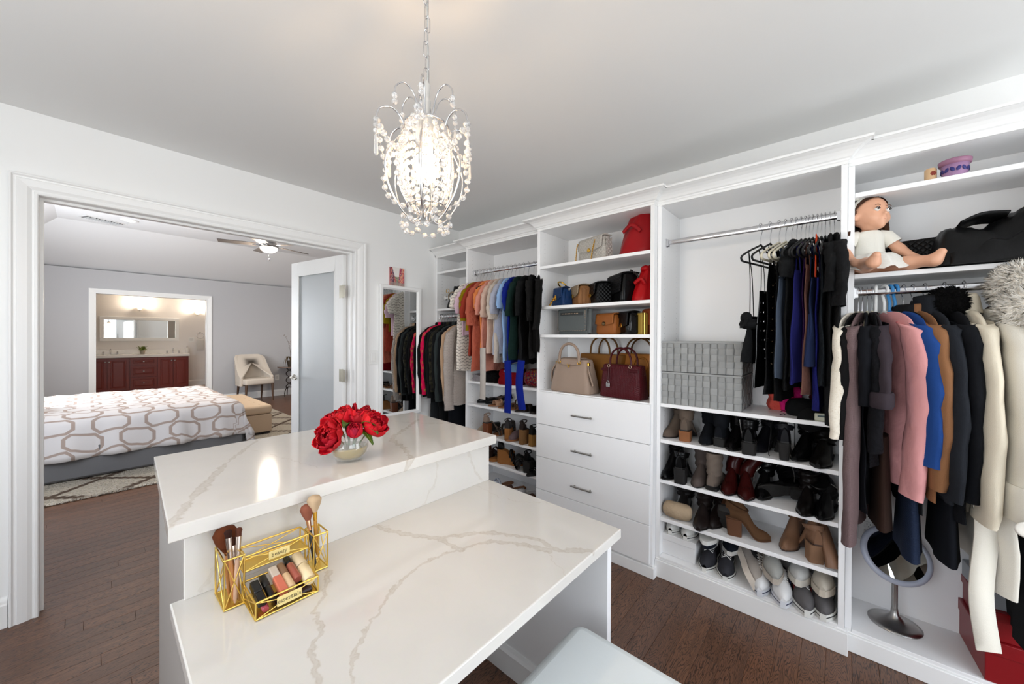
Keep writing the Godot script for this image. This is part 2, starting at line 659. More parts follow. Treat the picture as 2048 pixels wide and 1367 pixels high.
	part(gd, "door_frame", f, trim_white())
	part(gd, "pane", Mb.new().span(Vector3(1.2, 0.1, 1.638), Vector3(2.1, 2.15, 1.642)), pane())
	# baseboards of the doorway wall
	for e in [[-1.7, -0.243, "baseboard_left"], [1.5, 1.62, "baseboard_right"]]:
		var prof := [Vector2(0, 0), Vector2(0.016, 0), Vector2(0.016, 0.105), Vector2(0.012, 0.112), Vector2(0.010, 0.125), Vector2(0.004, 0.139), Vector2(0, 0.139)]
		struct(e[2], extrude(prof, Vector3(e[0], 0, -2.925), Vector3(e[1], 0, -2.925), Vector3(0, 0, 1)), trim_white())

func extrude(prof: Array, a: Vector3, b: Vector3, out: Vector3) -> Mb:  # a moulding from a to b; profile x stands out from the wall, y is up
	var rings := []
	for e in [a, b]:
		var ring := PackedVector3Array()
		for p in prof: ring.append(e + out * p.x + Vector3(0, p.y, 0))
		rings.append(ring)
	return Mb.new().loft(rings, true, true, true, -1)

func casing(x0: float, x1: float, top: float, z: float, out: float, prof: Array, y0 := 0.0) -> Mb:  # round a doorway: profile x goes outwards from the opening, y out from the wall
	var rings := []
	for c in [[x0, y0, -1, 0], [x0, top, -1, 1], [x1, top, 1, 1], [x1, y0, 1, 0]]:
		var ring := PackedVector3Array()
		for p in prof: ring.append(Vector3(c[0] + c[2] * p.x, c[1] + c[3] * p.x, z + out * p.y))
		rings.append(ring)
	return Mb.new().loft(rings, true, true, true, -1)

const CASING := [Vector2(0, 0), Vector2(0, 0.012), Vector2(0.004, 0.016), Vector2(0.012, 0.016), Vector2(0.014, 0.011), Vector2(0.020, 0.010), Vector2(0.026, 0.014), Vector2(0.034, 0.018), Vector2(0.050, 0.021), Vector2(0.064, 0.023), Vector2(0.068, 0.018), Vector2(0.074, 0.019), Vector2(0.080, 0.026), Vector2(0.086, 0.026), Vector2(0.088, 0.020), Vector2(0.088, 0)]

func build_doorway() -> void:
	struct("trim_doorway", casing(-0.152, 1.412, 2.036, -2.925, 1.0, CASING), trim_white(), "white fluted casing round the doorway to the bedroom")
	struct("trim_doorway_back", casing(-0.152, 1.412, 2.036, -3.045, -1.0, CASING), trim_white())
	var j := Mb.new()  # jamb with its stop
	j.span(Vector3(-0.172, 0, -3.045), Vector3(-0.152, 2.056, -2.925))
	j.span(Vector3(1.412, 0, -3.045), Vector3(1.432, 2.056, -2.925))
	j.span(Vector3(-0.152, 2.036, -3.045), Vector3(1.412, 2.056, -2.925))
	j.span(Vector3(-0.152, 0, -3.005), Vector3(-0.140, 2.036, -2.965))
	j.span(Vector3(1.400, 0, -3.005), Vector3(1.412, 2.036, -2.965))
	j.span(Vector3(-0.140, 2.024, -3.005), Vector3(1.400, 2.036, -2.965))
	struct("trim_jamb", j, trim_white())
	# the door leaf, swung into the bedroom
	var d := thing("glazed_door", "white door leaf with a tall frosted glass panel, swung open into the bedroom", "door", Vector3(1.408, 0.006, -3.045), 10.0)
	var leaf := Mb.new()
	var W := 0.76; var T := 0.036; var Hh := 2.02
	var st := 0.105
	leaf.span(Vector3(-T, 0, -st), Vector3(0, Hh, 0), 0.002)
	leaf.span(Vector3(-T, 0, -W), Vector3(0, Hh, -W + st), 0.002)
	leaf.span(Vector3(-T, Hh - 0.115, -W + st), Vector3(0, Hh, -st))
	leaf.span(Vector3(-T, 0, -W + st), Vector3(0, 0.22, -st))
	for s in [-T - 0.001, -0.004]:
		var k := 0.012
		leaf.span(Vector3(s, 0.22, -st - k), Vector3(s + 0.005, Hh - 0.115, -st))
		leaf.span(Vector3(s, 0.22, -W + st), Vector3(s + 0.005, Hh - 0.115, -W + st + k))
		leaf.span(Vector3(s, Hh - 0.115 - k, -W + st), Vector3(s + 0.005, Hh - 0.115, -st))
		leaf.span(Vector3(s, 0.22, -W + st), Vector3(s + 0.005, 0.22 + k, -st))
	part(d, "leaf_frame", leaf, trim_white())
	var fg := StandardMaterial3D.new()
	fg.albedo_color = Color(0.80, 0.82, 0.83, 0.75)
	fg.roughness = 0.35
	fg.transparency = BaseMaterial3D.TRANSPARENCY_ALPHA
	part(d, "glass_panel", Mb.new().span(Vector3(-T * 0.6, 0.22, -W + st), Vector3(-T * 0.4, Hh - 0.115, -st)), fg)
	for y in [0.25, 1.04, 1.72]:
		var h := Mb.new()
		h.span(Vector3(-T - 0.001, y - 0.05, -0.045), Vector3(-T + 0.001, y + 0.05, 0.002))
		h.tube([Vector3(-T - 0.006, y - 0.052, 0.006), Vector3(-T - 0.006, y + 0.052, 0.006)], 0.0065, 10)
		h.span(Vector3(-T - 0.01, y - 0.05, 0.008), Vector3(-T - 0.007, y + 0.05, 0.045))
		part(d, "hinge", h, plain(Color(0.72, 0.70, 0.64), 0.3, 1.0))
	var kn := Mb.new()
	for s in [-1, 1]:
		var x0 := -T if s < 0 else 0.0
		kn.lathe([Vector2(0.026, 0), Vector2(0.026, 0.006), Vector2(0.010, 0.010), Vector2(0.010, 0.04)], 16, Vector3(x0, 0.985, -W + 0.055), Basis(Vector3.FORWARD, PI / 2 * s))
		kn.tube(curve([Vector3(x0 + s * 0.04, 0.985, -W + 0.055), Vector3(x0 + s * 0.045, 0.99, -W + 0.09), Vector3(x0 + s * 0.045, 0.975, -W + 0.13), Vector3(x0 + s * 0.045, 0.985, -W + 0.165)], 12), 0.008, 10)
	part(d, "lever_handle", kn, plain(Color(0.7, 0.69, 0.66), 0.25, 1.0))
	var sw := thing("light_switch", "white rocker light switch plate between doorway and tall mirror", "switch", Vector3(1.575, 1.19, -2.925))
	part(sw, "plate", Mb.new().box(Vector3(0, 0, 0.003), Vector3(0.075, 0.12, 0.006), 0.002), plain(Color(0.93, 0.93, 0.92), 0.4))
	part(sw, "rocker", Mb.new().box(Vector3(0, 0, 0.007), Vector3(0.034, 0.068, 0.006), 0.002, Basis(Vector3.RIGHT, 0.05)), plain(Color(0.95, 0.95, 0.94), 0.3))
	# the tall mirror
	var m := thing("tall_mirror", "tall white framed mirror hung beside the bedroom doorway", "mirror", Vector3(1.822, 0.67, -2.925))
	var fr := Mb.new()
	var hw := 0.203
	var prof := [Vector2(0, 0.0), Vector2(0, 0.030), Vector2(-0.004, 0.034), Vector2(-0.024, 0.034), Vector2(-0.028, 0.028), Vector2(-0.036, 0.020), Vector2(-0.036, 0)]
	var rings := []
	for c in [[-1, 0.0, 0], [-1, 1.133, 1], [1, 1.133, 1], [1, 0.0, 0], [-1, 0.0, 0]]:
		var ring := PackedVector3Array()
		for p in prof: ring.append(Vector3(c[0] * (hw + p.x), c[1] + (p.x if c[2] == 1 else -p.x), p.y))
		rings.append(ring)
	fr.loft(rings, true, false, false, -1)
	part(m, "frame", fr, trim_white())
	part(m, "mirror_glass", Mb.new().span(Vector3(-hw + 0.03, 0.03, 0.008), Vector3(hw - 0.03, 1.105, 0.014)), mirror_mat())
	part(m, "backing", Mb.new().span(Vector3(-hw + 0.01, 0.01, 0.0), Vector3(hw - 0.01, 1.12, 0.007)), plain(Color(0.5, 0.45, 0.4), 0.8))
	var n := FastNoiseLite.new()
	n.seed = 5
	n.frequency = 1.0
	var art := picture("street_card", 96, 108, func(u: float, v: float) -> Color:
		var k := n.get_noise_2d(u * 16.0, v * 6.0)
		var mid := 0.42 + 0.10 * v
		var half := 0.22 * (1.0 - v) + 0.03
		var c := Color(0.90, 0.88, 0.86)
		if u < mid - half: c = [Color(0.34, 0.18, 0.22), Color(0.72, 0.20, 0.24), Color(0.80, 0.62, 0.52), Color(0.42, 0.34, 0.46)][int(u * 13.0 + k * 3.0 + v * 2.0 + 8.0) % 4]
		elif u > mid + half: c = [Color(0.78, 0.14, 0.20), Color(0.44, 0.32, 0.50), Color(0.84, 0.52, 0.36), Color(0.88, 0.74, 0.62)][int(u * 12.0 + k * 3.0 + v * 3.0 + 8.0) % 4]
		elif v > 0.5: c = [Color(0.36, 0.44, 0.34), Color(0.74, 0.68, 0.56), Color(0.56, 0.50, 0.48)][int(v * 9.0 + k * 3.0 + 8.0) % 3]
		if v > 0.82: c = c.lerp(Color(0.60, 0.58, 0.54), 0.7)
		return c)
	var am := StandardMaterial3D.new()
	am.albedo_texture = art
	am.roughness = 0.6
	var cb := Mb.new()
	cb.quad(Vector3(-0.068, 0, 0.0165), Vector3(0.068, 0, 0.0165), Vector3(0.068, 0.158, 0.0165), Vector3(-0.068, 0.158, 0.0165), -1, Vector2(0, 1), Vector2(1, 1), Vector2(1, 0), Vector2(0, 0))
	var card := thing("small_canvas", "small bright canvas of a town street standing on the tall mirror", "picture", Vector3(1.785, 1.8035, -2.917), -3.0)
	part(card, "canvas_face", cb, am)
	part(card, "canvas_body", Mb.new().span(Vector3(-0.068, 0, 0), Vector3(0.068, 0.158, 0.016), 0.002), plain(Color(0.78, 0.55, 0.55), 0.7))
	card.rotation.x = -0.03

# ---------------------------------------------------------------- closet units: [name, label, z0, z1, front x, shelf heights, rods]
func pins(z: float, s: int, x0: float, x1: float, y0: float, y1: float) -> Mb:
	var b := Mb.new()
	for x in [x0, x1]:
		var y := y0
		while y < y1:
			var rim := []
			for k in 6: rim.append(Vector3(x + 0.0026 * cos(TAU * k / 6), y + 0.0026 * sin(TAU * k / 6), z + s * 0.0006))
			for k in 6: b.tri(Vector3(x, y, z + s * 0.0006), rim[k], rim[(k + 1) % 6], -1)
			y += 0.032
	return b

func crown(xf: float, z0: float, z1: float, left: bool, right: bool) -> Mb:
	var prof := [Vector2(-0.018, 2.115), Vector2(0.0, 2.115), Vector2(0.0, 2.127), Vector2(0.005, 2.131), Vector2(0.007, 2.137), Vector2(0.014, 2.141), Vector2(0.022, 2.152), Vector2(0.034, 2.164), Vector2(0.050, 2.173), Vector2(0.066, 2.178), Vector2(0.070, 2.180), Vector2(0.078, 2.180), Vector2(0.078, 2.190), Vector2(-0.018, 2.190)]
	var corners := []
	if left: corners.append([xf + 0.05, z0, 0, -1])
	corners.append([xf, z0, -1, -1 if left else 0])
	corners.append([xf, z1, -1, 1 if right else 0])
	if right: corners.append([xf + 0.05, z1, 0, 1])
	var rings := []
	for c in corners:
		var ring := PackedVector3Array()
		for p in prof: ring.append(Vector3(c[0] + c[2] * p.x, p.y, c[1] + c[3] * p.x))
		rings.append(ring)
	return Mb.new().loft(rings, true, true, true, -1)

func rod(o: Node3D, z0: float, z1: float, y: float) -> void:
	var b := Mb.new()
	b.loft([oval_z(0.0075, 0.015, Vector3(ROD, y, z0)), oval_z(0.0075, 0.015, Vector3(ROD, y, z1))])
	part(o, "closet_rod", b, chrome())
	for e in [[z0, 1], [z1, -1]]:
		var c := Mb.new()
		c.span(Vector3(ROD - 0.014, y - 0.026, e[0]), Vector3(ROD + 0.014, y + 0.022, e[0] + e[1] * 0.003))
		c.span(Vector3(ROD - 0.012, y - 0.022, e[0]), Vector3(ROD - 0.009, y + 0.018, e[0] + e[1] * 0.014))
		c.span(Vector3(ROD + 0.009, y - 0.022, e[0]), Vector3(ROD + 0.012, y + 0.018, e[0] + e[1] * 0.014))
		part(o, "rod_bracket", c, chrome())

func oval_z(rx: float, ry: float, c: Vector3) -> PackedVector3Array:
	var out := PackedVector3Array()
	for k in 14:
		out.append(c + Vector3(rx * cos(TAU * k / 14), ry * sin(TAU * k / 14), 0))
	return out

func unit(called: String, label: String, z0: float, z1: float, xf: float, shelves: Array, rods: Array, left: bool, right: bool, base: float) -> Node3D:
	# z0, z1: the outer faces; the side panels are 22 mm thick
	var o := thing(called, label, "closet unit", Vector3.ZERO, 0.0, "built-in closet units")
	var w := unit_white()
	var t := 0.022
	part(o, "side_panel", Mb.new().span(Vector3(xf, 0, z0), Vector3(2.488, 2.1146, z0 + t), 0.001), w)
	part(o, "side_panel", Mb.new().span(Vector3(xf, 0, z1 - t), Vector3(2.488, 2.1146, z1), 0.001), w)
	part(o, "back_panel", Mb.new().span(Vector3(2.488, 0.0, z0 + 0.002), Vector3(2.4995, 2.125, z1 - 0.002)), w)
	part(o, "top_panel", Mb.new().span(Vector3(xf + 0.019, 2.115, z0 + t), Vector3(2.488, 2.135, z1 - t)), w)
	var k := 0
	for y in shelves:
		part(o, "shelf", Mb.new().span(Vector3(xf + (0.002 if y > base else -0.004), y - 0.02, z0 + t + 0.0005), Vector3(2.4875, y, z1 - t - 0.0005), 0.0012), w)
		k += 1
	part(o, "crown_moulding", crown(xf, z0, z1, left, right), trim_white())
	var plinth := Mb.new()
	plinth.span(Vector3(xf - 0.012, 0, z0 - (0.012 if left else 0.0)), Vector3(xf + 0.01, base - 0.022, z1 + (0.012 if right else 0.0)), 0.002)
	plinth.span(Vector3(xf - 0.005, base - 0.022, z0 - (0.005 if left else 0.0)), Vector3(xf + 0.01, base - 0.012, z1 + (0.005 if right else 0.0)), 0.003)
	if right: plinth.span(Vector3(xf + 0.01, 0, z1), Vector3(xf + 0.045, base - 0.022, z1 + 0.012), 0.002)
	part(o, "plinth", plinth, trim_white())
	for y in rods: rod(o, z0 + t, z1 - t, y)
	var ph := Mb.new()
	ph.add(pins(z0 + t, 1, xf + 0.06, 2.43, 0.3, 2.08)).add(pins(z1 - t, -1, xf + 0.06, 2.43, 0.3, 2.08))
	var pp := part(o, "pin_holes", ph, plain(Color(0.62, 0.62, 0.62), 0.8))
	pp.set_meta("kind", "stuff")
	return o

func build_closet() -> void:
	unit("closet_unit", "white closet unit in the corner with two shelves over hanging blazers", -2.924, -2.442, 2.21, [1.98, 1.63, 0.12], [1.557], false, false, 0.12)
	unit("closet_unit", "white closet unit with hanging blouses over shelves of sandals", -2.441, -1.632, 2.165, [0.990, 0.795, 0.555, 0.346, 0.12], [1.92], true, false, 0.12)
	var d := unit("closet_unit", "white closet unit with shelves of handbags over plain drawers", -1.631, -0.800, 2.12, [1.864, 1.58, 1.382, 0.990], [], true, true, 0.085)
	unit("closet_unit", "white closet unit with woven baskets, hanging tops and shelves of boots", -0.799, 0.014, 2.165, [0.990, 0.785, 0.557, 0.340, 0.118], [1.918], false, true, 0.118)
	unit("closet_unit", "white closet unit with a doll shelf over hanging coats", 0.015, 0.64, 2.21, [1.995, 1.643, 0.095], [1.564], false, false, 0.095)
	var ys := [0.985, 0.757, 0.528, 0.300, 0.078]
	for i in 4:
		var y0: float = ys[i + 1] + 0.0015
		var y1: float = ys[i] - 0.0015
		var dr := part(d, "drawer_front", Mb.new().span(Vector3(2.102, y0, -1.620), Vector3(2.121, y1, -0.812), 0.0015), unit_white())
		if i < 4:
			var b := Mb.new()
			var y := (y0 + y1) / 2 - 0.015
			b.tube([Vector3(2.078, y, -1.318), Vector3(2.078, y, -1.168)], 0.0055, 10)
			for z in [-1.30, -1.186]:
				b.tube([Vector3(2.103, y, z), Vector3(2.078, y, z)], 0.0045, 8)
			part(dr, "bar_handle", b, plain(Color(0.66, 0.65, 0.63), 0.28, 1.0))

# ---------------------------------------------------------------- island
func marble(key: String, w: int, h: int, veins: Array, scale: float) -> StandardMaterial3D:
	# veins: polylines in metres [points, width, strength] from the slab's corner
	var n := FastNoiseLite.new()
	n.seed = 3
	n.frequency = 1.0
	var im := Image.create_empty(w, h, false, Image.FORMAT_RGB8)
	var base := Color(0.845, 0.83, 0.805)
	var acc := PackedFloat32Array()
	acc.resize(w * h)
	for vn in veins:
		var pts: Array = vn[0]
		var width: float = vn[1] / scale
		for i in pts.size() - 1:
			var a: Vector2 = pts[i] / scale
			var b: Vector2 = pts[i + 1] / scale
			var pad := width * 2.4 + 12
			for y in range(maxi(0, int(minf(a.y, b.y) - pad)), mini(h, int(maxf(a.y, b.y) + pad))):
				for x in range(maxi(0, int(minf(a.x, b.x) - pad)), mini(w, int(maxf(a.x, b.x) + pad))):
					var p := Vector2(x, y)
					var q := p + Vector2(n.get_noise_2d(x * scale * 25, y * scale * 25), n.get_noise_2d(x * scale * 25 + 50, y * scale * 25)) * 0.012 / scale
					var ab := b - a
					var t := clampf((q - a).dot(ab) / maxf(ab.length_squared(), 1e-6), 0, 1)
					var d := q.distance_to(a + ab * t)
					var wd := width * (0.75 + 0.6 * n.get_noise_2d(x * scale * 6 + 20, y * scale * 6))
					var e := d / maxf(wd, 0.6)
					var body := (1.0 - smoothstep(0.75, 1.05, e)) * 0.5
					var rim := exp(-pow((e - 0.95) * 4.0, 2.0)) * 0.6
					var s: float = vn[2] * (body * (0.75 + 0.4 * n.get_noise_2d(x * scale * 60, y * scale * 60)) + rim * (0.6 + 0.8 * n.get_noise_2d(x * scale * 30 + 7, y * scale * 30)))
					acc[y * w + x] = maxf(acc[y * w + x], s)
	for y in h:
		for x in w:
			var m := 1.0 + 0.012 * n.get_noise_2d(x * scale * 5, y * scale * 5)
			im.set_pixel(x, y, (base * m).lerp(Color(0.66, 0.60, 0.53), 0.8 * clampf(acc[y * w + x], 0, 1)))
	texs[key] = ImageTexture.create_from_image(im)
	var mt := StandardMaterial3D.new()
	mt.albedo_texture = texs[key]
	mt.roughness = 0.08
	mt.uv1_scale = Vector3(1.0 / (w * scale), 1.0 / (h * scale), 1)
	mats[key] = mt
	return mt

func slab(c: Array, y0: float, y1: float, o: Vector2) -> Mb:  # a stone slab over four corners [xz], edges eased; uv in metres from o
	var e := 0.003
	var mid := Vector2.ZERO
	for p in c: mid += p / 4.0
	var lev := [[y0, e], [y0 + e, 0.0], [y1 - e, 0.0], [y1 - e * 0.3, e * 0.3], [y1, e]]
	var rings := []
	for l in lev:
		var ring := []
		for p in c:
			var q: Vector2 = p - Vector2(signf(p.x - mid.x), signf(p.y - mid.y)) * l[1]
			ring.append(Vector3(q.x, l[0], q.y))
		rings.append(ring)
	var b := Mb.new()
	var f := func(p: Vector3) -> Vector2: return Vector2(p.x - o.x, p.z - o.y)
	var g := func(p: Vector3) -> Vector2: return Vector2(p.x - o.x, p.z - o.y) + Vector2(0.4, 0.7) * (y1 - p.y)
	b.begin()
	for j in 4:
		for i in 4:
			var k := (i + 1) % 4
			b.quad(rings[j][i], rings[j][k], rings[j + 1][k], rings[j + 1][i], -1, g.call(rings[j][i]), g.call(rings[j][k]), g.call(rings[j + 1][k]), g.call(rings[j + 1][i]))
	var t: Array = rings[4]
	b.quad(t[0], t[1], t[2], t[3], -1, f.call(t[0]), f.call(t[1]), f.call(t[2]), f.call(t[3]))
	t = rings[0]
	b.quad(t[3], t[2], t[1], t[0], -1)
	b.end()
	return b

func build_island() -> void:
	var V := func(a: Array) -> Array:
		var o := []
		for i in range(0, a.size(), 2): o.append(Vector2(a[i], a[i + 1]))
		return o
	# upper slab: corners from back to front
	var up := thing("upper_worktop", "raised white quartz top with tan veins carrying the peony vase", "worktop", Vector3.ZERO)
	var um := marble("upper", 720, 480, [[V.call([0.022, 0.725, 0.06, 0.637, 0.092, 0.562, 0.144, 0.451, 0.203, 0.326]), 0.013, 0.8],
		[V.call([0.203, 0.326, 0.28, 0.19, 0.33, 0.111, 0.382, 0.037, 0.463, 0.017]), 0.007, 0.8],
		[V.call([0.317, 0.194, 0.369, 0.425, 0.407, 0.587]), 0.0015, 0.6],
		[V.call([1.048, 0.205, 0.897, 0.328, 0.784, 0.406, 0.739, 0.473, 0.715, 0.593, 0.685, 0.673, 0.648, 0.757]), 0.011, 0.8],
		[V.call([0.931, 0.13, 1.003, 0.292, 1.097, 0.394, 1.094, 0.543]), 0.004, 0.6],
		[V.call([0.33, 0.111, 0.463, -0.062]), 0.006, 0.7]], 0.0017)
	part(up, "stone_slab", slab([Vector2(0.159, -1.838), Vector2(1.243, -1.850), Vector2(1.194, -1.142), Vector2(0.121, -1.132)], 0.892, 0.93, Vector2(0.1, -1.87)), um)
	var lo := thing("lower_worktop", "low white quartz vanity top with grey veins under the makeup organizer", "worktop", Vector3.ZERO)
	var lm := marble("lower", 720, 440, [[V.call([0.502, -0.072, 0.553, 0.1, 0.595, 0.194, 0.631, 0.255, 0.676, 0.283, 0.737, 0.32, 0.778, 0.379, 0.815, 0.448, 0.833, 0.507, 0.826, 0.545, 0.828, 0.579, 0.891, 0.649]), 0.011, 0.75],
		[V.call([0.631, 0.255, 0.63, 0.326, 0.64, 0.358, 0.692, 0.367, 0.728, 0.39, 0.766, 0.441, 0.787, 0.497, 0.804, 0.552]), 0.01, 0.75],
		[V.call([0.64, 0.358, 0.6, 0.34, 0.545, 0.326, 0.437, 0.344, 0.352, 0.397, 0.293, 0.436, 0.25, 0.479, 0.217, 0.533]), 0.006, 0.8],
		[V.call([1.0, 0.043, 0.975, 0.194, 1.006, 0.281, 1.083, 0.38]), 0.0015, 0.6],
		[V.call([0.334, 0.166, 0.287, 0.251, 0.245, 0.296, 0.233, 0.361, 0.2, 0.405, 0.176, 0.487]), 0.007, 0.8],
		[V.call([0.789, 0.562, 0.74, 0.652]), 0.001, 0.5],
		[V.call([0.553, 0.1, 0.566, 0.062, 0.48, -0.025]), 0.003, 0.5]], 0.0017)
	part(lo, "stone_slab", slab([Vector2(0.130, -1.185), Vector2(1.182, -1.185), Vector2(1.168, -0.545), Vector2(0.118, -0.545)], 0.698, 0.73, Vector2(0.1, -1.2)), lm)
	var rm := marble("riser", 640, 140, [[V.call([0.905, 0.016, 0.94, 0.099, 0.978, 0.156]), 0.006, 0.5],
		[V.call([0.748, 0.02, 0.736, 0.102, 0.682, 0.168]), 0.004, 0.4],
		[V.call([0.06, 0.109, 0.046, 0.142, 0.034, 0.162]), 0.005, 0.35],
		[V.call([0.245, 0.023, 0.285, 0.11]), 0.004, 0.3]], 0.0017)
	var rs := Mb.new()
	rs.box(Vector3(0.667, 0.8105, -1.181), Vector3(1.026, 0.161, 0.018), 0.001)
	for i in rs.v.size(): rs.uv[i] = Vector2(rs.v[i].x - 0.15, 0.9 - rs.v[i].y)
	part(lo, "riser_panel", rs, rm)
	# cabinet below
	var cab := thing("island_cabinet", "white painted island cabinet under the two stone tops with open knee space", "cabinet", Vector3.ZERO)
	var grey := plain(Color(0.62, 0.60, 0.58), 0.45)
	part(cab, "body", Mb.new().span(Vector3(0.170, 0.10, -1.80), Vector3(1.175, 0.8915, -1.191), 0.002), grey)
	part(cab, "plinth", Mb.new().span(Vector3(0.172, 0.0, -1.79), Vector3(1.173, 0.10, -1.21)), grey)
	part(cab, "back_panel", Mb.new().span(Vector3(0.160, 0.0, -1.19), Vector3(1.17, 0.697, -1.17), 0.001), unit_white())
	part(cab, "end_panel", Mb.new().span(Vector3(1.135, 0.0, -1.169), Vector3(1.16, 0.697, -0.575), 0.0015), unit_white())
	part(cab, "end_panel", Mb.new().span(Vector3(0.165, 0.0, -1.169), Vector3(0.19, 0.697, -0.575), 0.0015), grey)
	var base := Mb.new()
	var prof := [Vector2(0, 0), Vector2(0.014, 0), Vector2(0.014, 0.085), Vector2(0.008, 0.098), Vector2(0.004, 0.11), Vector2(0, 0.11)]
	base.add(extrude(prof, Vector3(1.135, 0, -1.169), Vector3(1.135, 0, -0.62), Vector3(-1, 0, 0)))
	base.add(extrude(prof, Vector3(0.19, 0, -1.170), Vector3(1.135, 0, -1.170), Vector3(0, 0, 1)))
	part(cab, "skirting", base, trim_white())
	# stool tucked at the knee space
	var s := thing("vanity_stool", "pale upholstered vanity stool pulled up to the low quartz top", "stool", Vector3(0.795, 0, -0.315), 0.0)
	var cu := cushion(0.46, 0.11, 0.62, 0.035).moved(Transform3D(Basis(), Vector3(0, 0.37, 0)))
	part(s, "seat_cushion", cu, cloth(Color(0.88, 0.90, 0.90), "weave", 0.012, 0.4))
	part(s, "seat_frame", Mb.new().box(Vector3(0, 0.345, 0), Vector3(0.42, 0.05, 0.58), 0.004), unit_white())
	for sx in [-1, 1]:
		for sz in [-1, 1]:
			part(s, "leg", Mb.new().tube([Vector3(sx * 0.18, 0.345, sz * 0.25), Vector3(sx * 0.19, 0.0, sz * 0.27)], [0.022, 0.013], 10), unit_white())

func build_bedroom_shell() -> void:
	var grey := plain(Color(0.735, 0.735, 0.745), 0.7)
	var cl := plain(Color(0.90, 0.90, 0.905), 0.7)
	var b := Mb.new()
	b.span(Vector3(-1.12, -0.12, -9.88), Vector3(0.091, 2.51, -9.76))
	b.span(Vector3(1.643, -0.12, -9.88), Vector3(5.2, 2.51, -9.76))
	b.span(Vector3(0.091, 2.11, -9.88), Vector3(1.643, 2.51, -9.76))
	struct("wall_bedroom", b, grey, "pale grey far wall of the bedroom with the bathroom doorway")
	struct("wall_bedroom_right", Mb.new().span(Vector3(5.0, -0.12, -9.76), Vector3(5.12, 2.51, -3.045)), grey)
	b = Mb.new()
	b.span(Vector3(-1.12, -0.12, -9.76), Vector3(-1.0, 0.75, -3.045))
	b.span(Vector3(-1.12, 2.15, -9.76), Vector3(-1.0, 2.51, -3.045))
	b.span(Vector3(-1.12, 0.75, -9.76), Vector3(-1.0, 2.15, -7.75))
	b.span(Vector3(-1.12, 0.75, -6.05), Vector3(-1.0, 2.15, -4.4))
	b.span(Vector3(-1.12, 0.75, -3.5), Vector3(-1.0, 2.15, -3.045))
	struct("wall_bedroom_left", b, grey)
	var win := room_piece("window_2", "white bedroom window out of view beside the doorway")
	var f := Mb.new()
	for z in [-7.75, -6.9, -6.05]: f.span(Vector3(-1.1, 0.75, z - 0.035), Vector3(-0.99, 2.15, z + 0.035))
	for y in [0.75, 1.45, 2.15]: f.span(Vector3(-1.1, y - 0.03, -7.75), Vector3(-0.99, y + 0.03, -6.05))
	for z in [-4.4, -3.95, -3.5]: f.span(Vector3(-1.1, 0.75, z - 0.03), Vector3(-0.99, 2.15, z + 0.03))
	part(win, "window_frame", f, trim_white())
	part(win, "pane", Mb.new().span(Vector3(-1.052, 0.75, -4.4), Vector3(-1.048, 2.15, -3.5)), pane())
	part(win, "pane", Mb.new().span(Vector3(-1.052, 0.75, -7.75), Vector3(-1.048, 2.15, -6.05)), pane())
	# the tray ceiling: four slopes round a flat middle, 80 mm thick
	b = Mb.new()
	var lo := [Vector3(-1.12, 2.50, -9.88), Vector3(5.12, 2.50, -9.88), Vector3(5.12, 2.50, -2.98), Vector3(-1.12, 2.50, -2.98)]
	var hi := [Vector3(-0.275, 3.05, -8.45), Vector3(4.2, 3.05, -8.45), Vector3(4.2, 3.05, -4.3), Vector3(-0.275, 3.05, -4.3)]
	var up := Vector3(0, 0.08, 0)
	b.begin()
	for i in 4:
		var k := (i + 1) % 4
		b.quad(lo[i], lo[k], hi[k], hi[i], -1)
		b.quad(lo[k] + up, lo[i] + up, hi[i] + up, hi[k] + up, -1)
		b.quad(lo[k], lo[i], lo[i] + up, lo[k] + up, -1)
	b.quad(hi[0], hi[1], hi[2], hi[3], -1)
	b.quad(hi[3] + up, hi[2] + up, hi[1] + up, hi[0] + up, -1)
	b.end()
	struct("ceiling_bedroom", b, cl, "white tray ceiling of the bedroom with sloping sides")
	var bp := [Vector2(0, 0), Vector2(0.016, 0), Vector2(0.016, 0.11), Vector2(0.011, 0.12), Vector2(0.009, 0.13), Vector2(0.003, 0.14), Vector2(0, 0.14)]
	struct("baseboard_bedroom", extrude(bp, Vector3(1.71, 0, -9.76), Vector3(5.0, 0, -9.76), Vector3(0, 0, 1)).add(extrude(bp, Vector3(-1.0, 0, -9.76), Vector3(0.025, 0, -9.76), Vector3(0, 0, 1))), trim_white())
	var cp := [Vector2(0, 0), Vector2(0, 0.014), Vector2(0.01, 0.016), Vector2(0.014, 0.011), Vector2(0.05, 0.018), Vector2(0.075, 0.022), Vector2(0.085, 0.022), Vector2(0.085, 0)]
	struct("trim_bathroom", casing(0.111, 1.623, 2.095, -9.76, 1.0, cp), trim_white(), "white casing round the bathroom doorway")
	var j := Mb.new()
	j.span(Vector3(0.091, 0, -9.88), Vector3(0.111, 2.11, -9.76))
	j.span(Vector3(1.623, 0, -9.88), Vector3(1.643, 2.11, -9.76))
	j.span(Vector3(0.111, 2.095, -9.88), Vector3(1.623, 2.11, -9.76))
	struct("trim_bathroom_jamb", j, trim_white())
	# bathroom
	var bw := plain(Color(0.94, 0.925, 0.91), 0.6)
	struct("wall_bathroom", Mb.new().span(Vector3(-1.4, 0, -12.72), Vector3(2.7, 2.62, -12.6)), bw, "cream bathroom wall behind the vanity")
	struct("wall_bathroom_left", Mb.new().span(Vector3(-1.4, 0, -12.6), Vector3(-1.28, 2.62, -9.88)), bw)
	struct("wall_bathroom_right", Mb.new().span(Vector3(2.58, 0, -12.6), Vector3(2.7, 2.62, -9.88)), bw)
	struct("ceiling_bathroom", Mb.new().span(Vector3(-1.4, 2.55, -12.72), Vector3(2.7, 2.63, -9.88)), bw)
